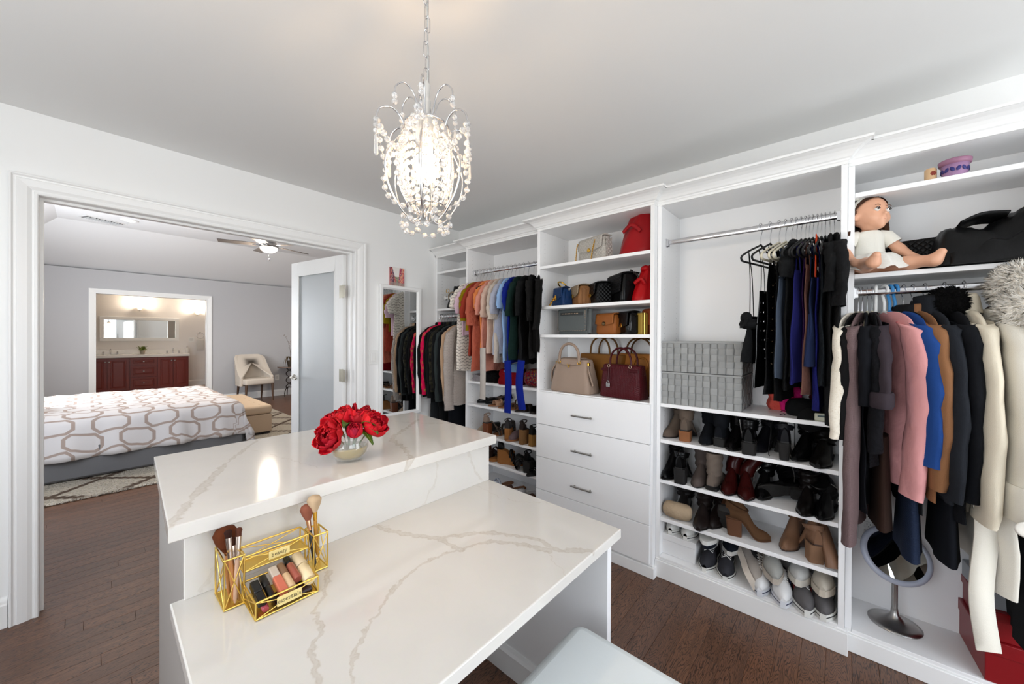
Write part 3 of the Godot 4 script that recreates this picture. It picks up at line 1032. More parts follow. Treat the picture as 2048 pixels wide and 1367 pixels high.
	struct("floor_bathroom", Mb.new().span(Vector3(-1.4, -0.1, -12.72), Vector3(2.7, 0.09, -9.90)), plain(Color(0.72, 0.60, 0.48), 0.3), "tan tiled bathroom floor")
	struct("baseboard_bathroom", extrude(bp, Vector3(1.70, 0.09, -12.6), Vector3(2.58, 0.09, -12.6), Vector3(0, 0, 1)), trim_white())

func build_bedroom() -> void:
	# rug
	var rugt := picture("rug", 160, 160, func(u: float, v: float) -> Color:
		var d := absf(fposmod(u + v, 1.0) - 0.5) * 2.0
		var e := absf(fposmod(u - v, 1.0) - 0.5) * 2.0
		var n := 0.06 * sin(u * 41.0) * sin(v * 37.0)
		var line := maxf(smoothstep(0.84, 0.93, d + n), smoothstep(0.84, 0.93, e + n))
		return Color(0.84, 0.80, 0.74).lerp(Color(0.38, 0.31, 0.26), line * 0.9))
	var rm := patterned("rug", rugt, 0.62, "fur", 1.0, 0.95)
	var rb := Mb.new()
	rb.loft([rr(3.14, 3.48, 0.0, 0.02, 2), rr(3.15, 3.49, 0.006, 0.02, 2), rr(3.14, 3.48, 0.016, 0.02, 2), rr(3.10, 3.44, 0.020, 0.02, 2)])
	single("area_rug", rb, rm, "cream shag rug with brown diamond lattice lying under the bed", "rug", Vector3(0.72, 0.001, -6.46))
	# bed
	var bed := thing("bed", "wide bed with a grey upholstered base beyond the doorway", "bed", Vector3(0.2, 0.021, -6.33))
	var gl := cloth(Color(0.46, 0.46, 0.47), "weave", 0.03, 0.8)
	part(bed, "base", Mb.new().box(Vector3(0.0, 0.165, 0), Vector3(2.06, 0.31, 2.06), 0.02), gl)
	part(bed, "mattress", cushion(2.0, 0.26, 1.98, 0.05).moved(Transform3D(Basis(), Vector3(0, 0.32, 0))), plain(Color(0.9, 0.9, 0.89), 0.8))
	part(bed, "headboard", Mb.new().box(Vector3(-1.06, 0.62, 0), Vector3(0.09, 1.2, 2.08), 0.03), gl)
	# duvet draped over mattress
	var dt := picture("duvet", 192, 192, func(u: float, v: float) -> Color:
		# chains of long octagons
		var best := 9.0
		for o in [Vector2(0, 0), Vector2(0.5, 0.5)]:
			var p := Vector2(fposmod(u + o.x, 1.0) - 0.5, fposmod(v + o.y, 1.0) - 0.5).abs()
			var d := maxf(maxf(p.x - 0.36, p.y - 0.26), (p.x + p.y) * 0.7071 - 0.34)
			best = minf(best, absf(d + 0.03))
		var k := 1.0 - smoothstep(0.028, 0.042, best)
		return Color(0.84, 0.825, 0.825).lerp(Color(0.64, 0.57, 0.53), k * 0.9))
	var dm := StandardMaterial3D.new()
	dm.albedo_texture = dt
	dm.roughness = 0.85
	dm.metallic_specular = 0.3
	var n := FastNoiseLite.new()
	n.seed = 21
	n.frequency = 1.0
	var rows := []
	var uvs := []
	var NX := 64
	var NZ := 60
	var ed := func(s: float, edge: float, r: float) -> Vector2:  # (across, drop) along a path that bends down at edge
		if s < edge - r: return Vector2(s, 0)
		var a := (s - edge + r) / r
		if a < PI / 2: return Vector2(edge - r + r * sin(a), r * (1 - cos(a)))
		var d := r * (a - PI / 2)
		return Vector2(edge + d * 0.10, r + d)
	var hemz := 0.0
	for j in NX + 1:
		var s := -0.95 + 2.55 * j / NX
		var ex: Vector2 = ed.call(s, 1.06, 0.10)
		var row := []
		for i in NZ + 1:
			var t := (-1.0 + 2.0 * i / NZ) * 1.40
			var ez: Vector2 = ed.call(absf(t), 1.03, 0.10)
			var drop := maxf(ex.y, ez.y) + minf(ex.y, ez.y) * 0.12
			var wr := 0.014 * n.get_noise_2d(s * 5.0, t * 5.0) + 0.008 * n.get_noise_2d(s * 14.0, t * 12.0)
			var fold := (0.028 * sin(s * 17.0 + 2.0 * n.get_noise_2d(s * 2, 3.0)) + 0.03 * n.get_noise_2d(s * 6.0, 9.0)) * clampf(ez.y * 3.0, 0, 1)
			var foldx := 0.028 * sin(t * 15.0) * clampf(ex.y * 3.0, 0, 1)
			var z := signf(t) * (ez.x + fold + clampf(ex.y, 0, 0.5) * 0.08)
			row.append(Vector3(ex.x + foldx + clampf(ez.y, 0, 0.4) * 0.12 * clampf(s, 0, 1), 0.585 - drop * 0.93 + wr * (1.0 if drop < 0.1 else 0.4), z))
		rows.append(PackedVector3Array(row))
	var duvet := Mb.new().sheet(rows, 0.022)
	for i in duvet.v.size():
		var p := duvet.v[i]
		duvet.uv[i] = Vector2(p.x + (0.55 - p.y if absf(p.x) > 1.0 else 0.0), p.z + (0.55 - p.y) * signf(p.z)) / 0.36
	single("duvet", duvet, dm, "white duvet with a taupe octagon chain pattern draped over the bed", "duvet", Vector3(0.16, 0.021, -6.33))
	var pil := Mb.new()
	pil.ball(Vector3.ZERO, Vector3(0.07, 0.17, 0.19), 16, 10, Basis(Vector3.BACK, 0.35))
	single("cushion", pil, cloth(Color(0.66, 0.53, 0.36), "fur", 0.05, 0.8), "tan textured cushion standing at the head of the bed", "cushion", Vector3(-0.40, 0.79, -6.02))
	# bench
	var be := thing("storage_bench", "cream tufted storage bench at the foot of the bed", "bench", Vector3(1.497, 0.021, -6.67))
	var cream := cloth(Color(0.80, 0.71, 0.61), "suede", 0.06, 0.4)
	part(be, "box", Mb.new().box(Vector3(0, 0.15, 0), Vector3(0.42, 0.24, 1.44), 0.008), cream)
	var lid := cushion(0.43, 0.12, 1.46, 0.035)
	for i in lid.v.size():
		if lid.v[i].y > 0.118: lid.v[i].y += 0.0
	part(be, "cushioned_lid", lid.moved(Transform3D(Basis(), Vector3(0, 0.275, 0))), cream)
	part(be, "plinth", Mb.new().box(Vector3(0, 0.015, 0), Vector3(0.38, 0.03, 1.40)), plain(Color(0.12, 0.08, 0.07), 0.6))
	for iz in 6:
		for ix in 2:
			part(be, "tuft_button", Mb.new().ball(Vector3(-0.09 + 0.18 * ix, 0.394, -0.6 + 0.24 * iz), Vector3(0.014, 0.004, 0.014), 10, 6), plain(Color(0.66, 0.57, 0.48), 0.7))
	# chairs
	var linen := cloth(Color(0.84, 0.80, 0.75), "weave", 0.02, 0.3)
	var wood := plain(Color(0.36, 0.27, 0.21), 0.5)
	for c in [[2.36, "cream upholstered side chair with sloping arms nearer the bathroom doorway", 6.0], [3.66, "cream upholstered side chair half hidden by the open glazed door", -8.0]]:
		var ch := thing("side_chair", c[1], "chair", Vector3(c[0], 0, -9.33), c[2], "pair of cream side chairs")
		part(ch, "seat", cushion(0.54, 0.12, 0.52, 0.03).moved(Transform3D(Basis(), Vector3(0, 0.36, 0.02))), linen)
		var rowsb := []
		for j in 15:  # the back wraps round and slopes down into low arms
			var y := j / 14.0
			var ring := []
			for i in 25:
				var a := -1.0 + 2.0 * i / 24.0
				var m := absf(a)
				var top := lerp_table([0.97, 0.97, 0.97, 0.97, 0.965, 0.90, 0.76, 0.66, 0.59, 0.54, 0.50], m)
				var yy := lerpf(0.34, top, y)
				var bx := signf(a) * lerp_table([0.0, 0.06, 0.12, 0.175, 0.225, 0.258, 0.270, 0.276, 0.280, 0.282, 0.282], m)
				var bz := lerp_table([-0.26, -0.26, -0.258, -0.25, -0.235, -0.20, -0.14, -0.07, 0.0, 0.07, 0.13], m)
				ring.append(Vector3(bx, yy, bz - (yy - 0.34) * 0.14 * (1.0 - smoothstep(0.35, 0.75, m))))
			rowsb.append(PackedVector3Array(ring))
		part(ch, "backrest", Mb.new().sheet(rowsb, 0.055), linen)
		for l in [[-0.24, 0.24, 0], [0.24, 0.24, 0], [-0.22, -0.22, -0.06], [0.22, -0.22, -0.06]]:
			part(ch, "leg", Mb.new().tube([Vector3(l[0], 0.37, l[1]), Vector3(l[0] * 1.04, 0, l[1] + l[2])], [0.026, 0.015], 8), wood)
	# side table with twisted iron stem
	var iron := plain(Color(0.20, 0.17, 0.15), 0.4, 0.7)
	var tb := thing("side_table", "small round side table on a twisted iron stem between the cream chairs", "table", Vector3(3.08, 0, -9.50))
	part(tb, "table_top", Mb.new().lathe([Vector2(0.235, 0.655), Vector2(0.245, 0.66), Vector2(0.245, 0.672), Vector2(0.235, 0.676)], 28), plain(Color(0.42, 0.34, 0.30), 0.2))
	var tw := Mb.new()
	for s in [0, 1]:
		var pts := []
		for k in 31:
			var g: float = TAU * 1.5 * k / 30.0 + PI * s
			pts.append(Vector3(0.07 * cos(g), 0.20 + 0.45 * k / 30.0, 0.07 * sin(g)))
		tw.tube(pts, 0.009, 8)
	part(tb, "twisted_stem", tw, iron)
	for k in 3:
		var g: float = TAU * k / 3 + 0.5
		var o := Vector3(cos(g), 0, sin(g))
		part(tb, "leg", Mb.new().tube(curve([o * 0.02 + Vector3(0, 0.21, 0), o * 0.09 + Vector3(0, 0.195, 0), o * 0.14 + Vector3(0, 0.11, 0), o * 0.15 + Vector3(0, 0.012, 0)], 12), 0.009, 8), iron)
	var pl := thing("potted_orchid", "dark pot with drooping strap leaves and thin bare twigs on the side table", "plant", Vector3(3.10, 0.677, -9.50))
	part(pl, "pot", Mb.new().lathe([Vector2(0.055, 0), Vector2(0.075, 0.10), Vector2(0.082, 0.125), Vector2(0.082, 0.135), Vector2(0.072, 0.135), Vector2(0.07, 0.12)], 18), plain(Color(0.24, 0.20, 0.15), 0.6))
	var r2 := RandomNumberGenerator.new()
	r2.seed = 9
	for k in 7:
		var g: float = TAU * k / 7.0
		var o := Vector3(cos(g), 0, sin(g))
		part(pl, "leaf", ribbon(curve([Vector3(0, 0.12, 0), o * 0.05 + Vector3(0, 0.22, 0), o * 0.11 + Vector3(0, 0.20, 0), o * 0.15 + Vector3(0, 0.08 - 0.1 * r2.randf(), 0)], 8), 0.012, 0.002), plain(Color(0.35, 0.28, 0.16), 0.6))
	for k in 5:
		var o := Vector3(r2.randf_range(-0.10, 0.18), 0, r2.randf_range(-0.1, 0.1))
		if k == 0: o = Vector3(-0.12, 0, 0)
		var hh := [0.72, 0.50, 0.58, 0.36, 0.42][k] as float
		var path := curve([Vector3(0, 0.12, 0), o * 0.25 + Vector3(0.02, hh * 0.5, 0), o * 0.5 + Vector3(0, hh * 0.8, 0), o * 1.1 + Vector3(0, hh, 0)], 14)
		var t := part(pl, "twig", Mb.new().tube(path, [0.004, 0.004, 0.004, 0.0035, 0.0035, 0.003, 0.003, 0.003, 0.0025, 0.0025, 0.002, 0.002, 0.002, 0.0015, 0.0015], 5), plain(Color(0.33, 0.26, 0.22), 0.7))
		var bl := Mb.new()
		for i in range(6, 15):
			bl.ball(path[i] + Vector3(r2.randf_range(-0.02, 0.02), 0.008, r2.randf_range(-0.02, 0.02)), Vector3(0.009, 0.007, 0.009), 6, 4)
		part(t, "bud", bl, plain(Color(0.55, 0.47, 0.42), 0.7)).set_meta("kind", "stuff")
	# plates on the far wall
	for c in [["light_switch", "small white switch plate high on the grey bedroom wall", "switch", Vector3(3.885, 1.19, -9.76)], ["wall_outlet", "small white outlet plate low on the grey wall behind the side table", "outlet", Vector3(2.90, 0.42, -9.76)]]:
		var o := thing(c[0], c[1], c[2], c[3])
		part(o, "plate", Mb.new().box(Vector3(0, 0, 0.003), Vector3(0.08, 0.13, 0.006), 0.002), plain(Color(0.93, 0.93, 0.92), 0.4))
		part(o, "insert", Mb.new().box(Vector3(0, 0, 0.007), Vector3(0.034, 0.068, 0.004), 0.001), plain(Color(0.85, 0.85, 0.84), 0.4))
	# dark dresser just past the door leaf
	var dr := thing("dark_console", "near black console table just past the open glazed door", "table", Vector3(3.52, 0, -7.7))
	part(dr, "table_top", Mb.new().box(Vector3(0, 0.34, 0), Vector3(0.7, 0.04, 0.5), 0.004), plain(Color(0.20, 0.15, 0.12), 0.4))
	for sx in [-1, 1]:
		for sz in [-1, 1]:
			part(dr, "leg", Mb.new().box(Vector3(sx * 0.32, 0.16, sz * 0.22), Vector3(0.05, 0.32, 0.05), 0.003), plain(Color(0.05, 0.045, 0.045), 0.5))
	# ceiling vent, recessed lights, fan
	var v := thing("ceiling_vent", "white slotted air vent in the bedroom ceiling", "vent", Vector3(0.16, 3.05, -8.14), 26.0)
	part(v, "frame", Mb.new().box(Vector3(0, -0.004, 0), Vector3(0.46, 0.008, 0.20), 0.002), plain(Color(0.85, 0.85, 0.85), 0.5))
	part(v, "throat", Mb.new().box(Vector3(0, -0.009, 0), Vector3(0.40, 0.003, 0.14)), plain(Color(0.18, 0.18, 0.18), 0.8))
	for k in 12:
		part(v, "vent_blade", Mb.new().box(Vector3(-0.18 + 0.0327 * k, -0.014, 0), Vector3(0.005, 0.012, 0.14), 0.0, Basis(Vector3.BACK, 0.5)), plain(Color(0.75, 0.75, 0.75), 0.5))
	for c in [[Vector3(0.42, 3.05, -7.85), "bright recessed ceiling light beside the slotted vent"], [Vector3(3.56, 3.05, -7.9), "bright recessed ceiling light above the open glazed door"]]:
		var o := thing("recessed_light", c[1], "light", c[0], 0.0, "recessed bedroom lights")
		part(o, "trim_ring", Mb.new().lathe([Vector2(0.075, -0.001), Vector2(0.098, -0.001), Vector2(0.098, -0.006), Vector2(0.076, -0.010)], 24), plain(Color(0.9, 0.9, 0.9), 0.4))
		part(o, "lamp_lens", Mb.new().lathe([Vector2(0.076, -0.001), Vector2(0.076, -0.008), Vector2(0.05, -0.011)], 24), glow(Color(1.0, 0.97, 0.92), 6.0))
		var l := SpotLight3D.new()
		l.name = "recessed_light_lamp"
		l.light_color = Color(1.0, 0.93, 0.84)
		l.light_energy = 2.0
		l.light_size = 0.07
		l.spot_angle = 70.0
		l.spot_range = 14.0
		l.spot_attenuation = 2.0
		l.shadow_enabled = true
		add_child(l, true)
		l.look_at_from_position(c[0] + Vector3(0, -0.03, 0), c[0] + Vector3(0, -1, 0), Vector3.RIGHT)
	var fan := thing("ceiling_fan", "brushed metal ceiling fan with dark blades and a glowing glass bowl", "fan", Vector3(1.68, 2.60, -6.0))
	part(fan, "downrod", Mb.new().tube([Vector3(0, 0.10, 0), Vector3(0, 0.45, 0)], 0.012, 10), chrome())
	part(fan, "canopy", Mb.new().lathe([Vector2(0.02, 0.37), Vector2(0.065, 0.41), Vector2(0.07, 0.45)], 20), chrome())
	part(fan, "motor_housing", Mb.new().lathe([Vector2(0.08, -0.005), Vector2(0.115, 0.0), Vector2(0.115, 0.028), Vector2(0.10, 0.04), Vector2(0.085, 0.08), Vector2(0.04, 0.10)], 28), plain(Color(0.62, 0.61, 0.6), 0.2, 1.0))
	part(fan, "glass_bowl_lamp", Mb.new().lathe([Vector2(0.105, -0.005), Vector2(0.105, -0.022), Vector2(0.092, -0.045), Vector2(0.06, -0.066), Vector2(0.02, -0.075)], 28), glow(Color(1.0, 0.98, 0.95), 5.0))
	part(fan, "pull_chain", Mb.new().tube([Vector3(0, -0.07, 0), Vector3(0, -0.16, 0)], 0.0025, 6).add(Mb.new().ball(Vector3(0, -0.17, 0), Vector3(0.012, 0.012, 0.012), 8, 6)), chrome())
	for k in 5:
		var a: float = TAU * k / 5 + 0.96
		var o := Vector3(cos(a), 0, sin(a))
		var bl := Mb.new().box(Vector3(0, 0, 0), Vector3(0.42, 0.007, 0.11), 0.002).moved(Transform3D(Basis(Vector3.UP, -a) * Basis(Vector3.RIGHT, 0.16), o * 0.36 + Vector3(0, 0.025, 0)))
		var q := part(fan, "blade", bl, plain(Color(0.30, 0.28, 0.27), 0.4))
		part(q, "blade_iron", Mb.new().box(Vector3(0, 0, 0), Vector3(0.10, 0.008, 0.04), 0.002).moved(Transform3D(Basis(Vector3.UP, -a), o * 0.14 + Vector3(0, 0.02, 0))), chrome())
	lamp("fan_lamp", Vector3(1.68, 2.50, -6.0), Color(1.0, 0.94, 0.86), 2.0, 0.08)

func ribbon(path: Array, w: float, thick: float, up := Vector3.UP) -> Mb:  # a flat strap along a path
	var rows := []
	var n := path.size()
	for i in n:
		var t: Vector3 = (path[mini(i + 1, n - 1)] - path[maxi(i - 1, 0)]).normalized()
		var s := t.cross(up)
		if s.length() < 0.05: s = t.cross(Vector3.RIGHT)
		s = s.normalized()
		var k: float = w * (1.0 if n < 3 else minf(1.0, 0.25 + 3.0 * (1.0 - float(i) / (n - 1))))
		rows.append(PackedVector3Array([path[i] - s * k, path[i] - s * k * 0.5, path[i], path[i] + s * k * 0.5, path[i] + s * k]))
	return Mb.new().sheet(rows, thick)

func strap(path: Array, w: float, thick: float, up := Vector3.UP) -> Mb:  # like ribbon, with an even width
	var rows := []
	var n := path.size()
	for i in n:
		var t: Vector3 = (path[mini(i + 1, n - 1)] - path[maxi(i - 1, 0)]).normalized()
		var s := t.cross(up)
		if s.length() < 0.05: s = t.cross(Vector3.RIGHT)
		s = s.normalized() * w * 0.5
		rows.append(PackedVector3Array([path[i] - s, path[i], path[i] + s]))
	return Mb.new().sheet(rows, thick)

func build_bathroom() -> void:
	var red := plain(Color(0.46, 0.17, 0.14), 0.35)
	var cab := thing("bathroom_vanity", "cherry wood bathroom vanity with raised panel doors and drawers", "cabinet", Vector3(0.81, 0.09, -12.3))
	part(cab, "body", Mb.new().box(Vector3(0, 0.39, -0.02), Vector3(1.70, 0.78, 0.55), 0.003), red)
	var panel := func(called: String, x0: float, x1: float, y0: float, y1: float, knobs: Array) -> void:
		var c := Vector3((x0 + x1) / 2 - 0.81, (y0 + y1) / 2 - 0.09, 0.262)
		var w := x1 - x0 - 0.012
		var h := y1 - y0 - 0.012
		var b := Mb.new()
		var rings := []
		for e in [[0.0, 0.0], [0.0, 0.018], [0.045, 0.018], [0.052, 0.010], [0.066, 0.010], [0.085, 0.018]]:
			var ww: float = maxf(w - 2 * e[0], 0.01); var hh: float = maxf(h - 2 * e[0], 0.01)
			rings.append(PackedVector3Array([c + Vector3(-ww / 2, -hh / 2, e[1]), c + Vector3(ww / 2, -hh / 2, e[1]), c + Vector3(ww / 2, hh / 2, e[1]), c + Vector3(-ww / 2, hh / 2, e[1])]))
		b.loft(rings, true, true, true, -1)
		var d := part(cab, called, b, red)
		for k in knobs:
			part(d, "knob", Mb.new().ball(Vector3(k[0] - 0.81, k[1] - 0.09, 0.295), Vector3(0.02, 0.014, 0.014), 10, 6), chrome())
	panel.call("door", -0.03, 0.30, 0.14, 0.86, [[0.27, 0.78]])
	panel.call("door", 0.30, 0.64, 0.14, 0.86, [[0.33, 0.78]])
	panel.call("drawer", 0.645, 1.095, 0.68, 0.86, [[0.87, 0.77]])
	panel.call("drawer", 0.645, 1.095, 0.42, 0.68, [[0.87, 0.55]])
	panel.call("drawer", 0.645, 1.095, 0.14, 0.42, [[0.87, 0.28]])
	panel.call("door", 1.10, 1.375, 0.14, 0.86, [[1.345, 0.78]])
	panel.call("door", 1.375, 1.655, 0.14, 0.86, [[1.405, 0.78]])
	var top := thing("vanity_countertop", "white countertop with backsplash along the cherry wood vanity", "worktop", Vector3(0.81, 0.871, -12.3))
	part(top, "counter_slab", Mb.new().box(Vector3(0, 0.03, 0.0), Vector3(1.74, 0.06, 0.62), 0.006), plain(Color(0.95, 0.94, 0.92), 0.15))
	part(top, "backsplash", Mb.new().box(Vector3(0, 0.11, -0.288), Vector3(1.74, 0.10, 0.02), 0.003), plain(Color(0.95, 0.94, 0.92), 0.15))
	for x in [0.36, 1.42]:
		var f := thing("basin_tap", ["chrome tap with two handles beside the left pair of cherry doors", "chrome tap with two handles near the soap dispenser"][0 if x < 1 else 1], "tap", Vector3(x, 0.932, -12.46), 0.0, "bathroom taps")
		part(f, "spout", Mb.new().tube(curve([Vector3(0, 0, 0), Vector3(0, 0.10, 0.01), Vector3(0, 0.12, 0.06), Vector3(0, 0.09, 0.11)], 10), 0.012, 8), chrome())
		for s in [-1, 1]: part(f, "tap_handle", Mb.new().lathe([Vector2(0.02, 0), Vector2(0.012, 0.02), Vector2(0.018, 0.06), Vector2(0.006, 0.07)], 10, Vector3(s * 0.11, 0, 0)), chrome())
	var m := thing("vanity_wall_mirror", "wide white framed mirror over the cherry wood vanity", "mirror", Vector3(0.87, 1.52, -12.6))
	var fr := Mb.new()
	fr.span(Vector3(-0.68, 0.21, 0), Vector3(0.68, 0.285, 0.04), 0.006)
	fr.span(Vector3(-0.68, -0.285, 0), Vector3(0.68, -0.21, 0.04), 0.006)
	fr.span(Vector3(-0.68, -0.21, 0), Vector3(-0.605, 0.21, 0.04), 0.006)
	fr.span(Vector3(0.605, -0.21, 0), Vector3(0.68, 0.21, 0.04), 0.006)
	part(m, "frame", fr, trim_white())
	part(m, "mirror_glass", Mb.new().span(Vector3(-0.61, -0.215, 0.01), Vector3(0.61, 0.215, 0.018)), mirror_mat())
	for c in [[Vector3(0.835, 2.03, -12.6), "frosted glass wall sconce glowing above the wide framed mirror"], [Vector3(1.90, 1.97, -12.6), "frosted glass wall sconce glowing above the towel ring"]]:
		var s := thing("wall_sconce", c[1], "light", c[0], 0.0, "bathroom wall sconces")
		part(s, "glass_bowl_lamp", Mb.new().lathe([Vector2(0.012, -0.06), Vector2(0.035, -0.045), Vector2(0.05, -0.01), Vector2(0.07, 0.05), Vector2(0.066, 0.05), Vector2(0.045, -0.005)], 18, Vector3(0, 0, 0.10)), glow(Color(1.0, 0.93, 0.82), 1.4))
		part(s, "bracket", Mb.new().tube([Vector3(0, -0.055, 0.10), Vector3(0, -0.075, 0.08), Vector3(0, -0.03, 0.0)], 0.008, 8).add(Mb.new().box(Vector3(0, -0.02, 0.006), Vector3(0.06, 0.09, 0.012), 0.004)), chrome())
		lamp("sconce_lamp", c[0] + Vector3(0, 0.09, 0.12), Color(1.0, 0.93, 0.84), 0.34, 0.05)
	var ring := thing("towel_ring", "chrome towel ring on the bathroom wall", "towel ring", Vector3(1.96, 1.40, -12.6))
	part(ring, "mount", Mb.new().lathe([Vector2(0.025, 0), Vector2(0.02, 0.02), Vector2(0.01, 0.04)], 12, Vector3(0, 0.05, 0), Basis(Vector3.RIGHT, PI / 2)), chrome())
	part(ring, "hoop", Mb.new().ring_tube(Vector3(0, -0.03, 0.04), Vector3.RIGHT, Vector3.UP, 0.075, 0.005), chrome())
	single("hand_towel", cushion(0.155, 0.30, 0.05, 0.02), cloth(Color(0.93, 0.92, 0.90), "fur", 0.05, 0.5), "white hand towel hanging from the towel ring", "towel", Vector3(1.96, 0.99, -12.555))
	var sw := thing("light_switch", "double white switch plate beside the towel ring", "switch", Vector3(1.79, 1.27, -12.6))
	part(sw, "plate", Mb.new().box(Vector3(0, 0, 0.003), Vector3(0.11, 0.12, 0.006), 0.002), plain(Color(0.95, 0.95, 0.94), 0.4))
	part(sw, "rocker", Mb.new().box(Vector3(0, 0, 0.007), Vector3(0.07, 0.068, 0.004), 0.001), plain(Color(0.88, 0.88, 0.87), 0.4))
	var p := thing("potted_plant", "small leafy green plant in a pale pot on the bathroom counter", "plant", Vector3(0.87, 0.932, -12.3))
	part(p, "pot", Mb.new().lathe([Vector2(0.035, 0), Vector2(0.05, 0.09), Vector2(0.044, 0.09), Vector2(0.04, 0.08)], 14), plain(Color(0.66, 0.62, 0.55), 0.7))
	var r2 := RandomNumberGenerator.new()
	r2.seed = 4
	var lf := Mb.new()
	for k in 46:
		var g: float = r2.randf() * TAU
		var o := Vector3(cos(g), 0, sin(g)) * r2.randf_range(0.04, 0.12)
		lf.add(ribbon([Vector3(0, 0.08, 0), o * 0.5 + Vector3(0, r2.randf_range(0.11, 0.17), 0), o + Vector3(0, r2.randf_range(0.08, 0.20), 0)], 0.013, 0.002))
	part(p, "foliage", lf, plain(Color(0.42, 0.48, 0.16), 0.6)).set_meta("kind", "stuff")
	var so := thing("soap_dispenser", "white soap dispenser standing on the bathroom counter", "dispenser", Vector3(1.68, 0.932, -12.42))
	part(so, "bottle", Mb.new().lathe([Vector2(0.035, 0), Vector2(0.036, 0.10), Vector2(0.015, 0.13)], 14), plain(Color(0.9, 0.89, 0.87), 0.4))
	part(so, "pump", Mb.new().tube([Vector3(0, 0.12, 0), Vector3(0, 0.17, 0), Vector3(0, 0.17, 0.04)], 0.006, 8), chrome())

# ---------------------------------------------------------------- handbags: local z is the front, x runs along the front
func leather(c: Color, kind := "leather", size := 0.03, rough := 0.42, depth := 0.25) -> StandardMaterial3D: return cloth(c, kind, size, depth, rough)

func bag_body(w0: float, d0: float, w1: float, d1: float, h: float, r: float, belly := 0.0) -> Mb:
	var rings := []
	rings.append(rr(w0 - 0.016, d0 - 0.016, 0.0, r))
	rings.append(rr(w0 - 0.004, d0 - 0.004, 0.004, r))
	for k in 7:
		var t := k / 6.0
		var b := belly * sin(PI * t)
		rings.append(rr(lerpf(w0, w1, t) + b * 0.5, lerpf(d0, d1, t) + b, 0.010 + (h - 0.018) * t, r))
	rings.append(rr(w1 - 0.006, d1 - 0.006, h - 0.002, r))
	rings.append(rr(w1 - 0.02, d1 * 0.6, h, r))
	return Mb.new().loft(rings)

func arch(w: float, h: float, y: float, z: float, r: float, lean := 0.0) -> Mb:
	var pts := []
	for k in 21:
		var g: float = PI * k / 20.0
		pts.append(Vector3(-w * cos(g) * (1.0 - 0.06 * sin(g)), y + h * pow(sin(g), 0.62), z + lean * sin(g)))
	return Mb.new().tube(pts, r, 8)

func flap(w: float, d: float, h: float, drop: float, point: float, thick := 0.006) -> Mb:  # over the top and down the front
	var rows := []
	for j in 12:
		var row := []
		for i in 13:
			var a := -1.0 + 2.0 * i / 12.0
			var s := j / 11.0
			var y := h + 0.004
			var z := -d * 0.5 + d * minf(s / 0.4, 1.0)
			if s > 0.4:
				var k := (s - 0.4) / 0.6
				y -= k * (drop + point * (1.0 - a * a))
				z = d * 0.5 + 0.005 + 0.006 * k
			else:
				y += 0.006 * sin(PI * s / 0.4)
			row.append(Vector3(a * w * 0.5, y, z))
		rows.append(PackedVector3Array(row))
	return Mb.new().sheet(rows, thick)

func chain(path: Array, link: float, r: float) -> Mb:
	var b := Mb.new()
	var total := 0.0
	for i in path.size() - 1: total += path[i].distance_to(path[i + 1])
	var n := int(total / (link * 0.75))
	var c := Curve3D.new()
	for p in path: c.add_point(p)
	for k in n:
		var p := c.sample_baked(total * (k + 0.5) / n)
		var q := c.sample_baked(minf(total, total * (k + 0.5) / n + 0.003))
		var t := (q - p).normalized()
		var s := t.cross(Vector3.UP)
		if s.length() < 0.1: s = Vector3.RIGHT
		s = s.normalized()
		if k % 2: s = s.cross(t)
		b.ring_tube(p, t * 1.25, s * 0.75, link * 0.5, r, 8, 4)
	return b

func bag(called: String, label: String, at: Vector3, turn: float) -> Node3D:
	return thing(called, label, "handbag", at, turn, "")

func flap_bag(label: String, at: Vector3, turn: float, w: float, d: float, h: float, m: Material, fm: Material, drop: float, point: float, clasp: Material, top_w := 0.9, top_d := 0.75) -> Node3D:
	var o := bag("flap_bag", label, at, turn)
	part(o, "body", bag_body(w, d, w * top_w, d * top_d, h, 0.02, 0.01), m)
	part(o, "flap", flap(w * top_w * 0.98, d * top_d * 1.08 + 0.01, h, drop, point), fm)
	for s in [-1, 1]:
		part(o, "gusset", Mb.new().prism(PackedVector2Array([Vector2(-d * 0.36, 0.01), Vector2(d * 0.36, 0.01), Vector2(d * top_d * 0.36, h * 0.92), Vector2(0, h * 0.78), Vector2(-d * top_d * 0.36, h * 0.92)]), Vector3(s * (w * 0.5 + 0.002), 0, 0), Vector3.BACK, Vector3.UP, Vector3(-0.004 * s, 0, 0)), m)
	if clasp:
		part(o, "clasp", Mb.new().box(Vector3(0, h - drop - point + 0.012, d * 0.5 + 0.014), Vector3(0.026, 0.02, 0.008), 0.003).add(Mb.new().ring_tube(Vector3(0, h - drop - point + 0.012, d * 0.5 + 0.016), Vector3.RIGHT, Vector3.UP, 0.011, 0.003, 14, 6)), clasp)
	return o

func tote(called: String, label: String, at: Vector3, turn: float, w0: float, w1: float, d0: float, d1: float, h: float, m: Material, hw: float, hh: float, hm: Material) -> Node3D:
	var o := bag(called, label, at, turn)
	part(o, "body", bag_body(w0, d0, w1, d1, h, 0.025, 0.004), m)
	for s in [-1, 1]:
		part(o, "handle", arch(hw, hh, h - 0.012, s * d1 * 0.42, 0.0065, 0.0), hm)
	return o

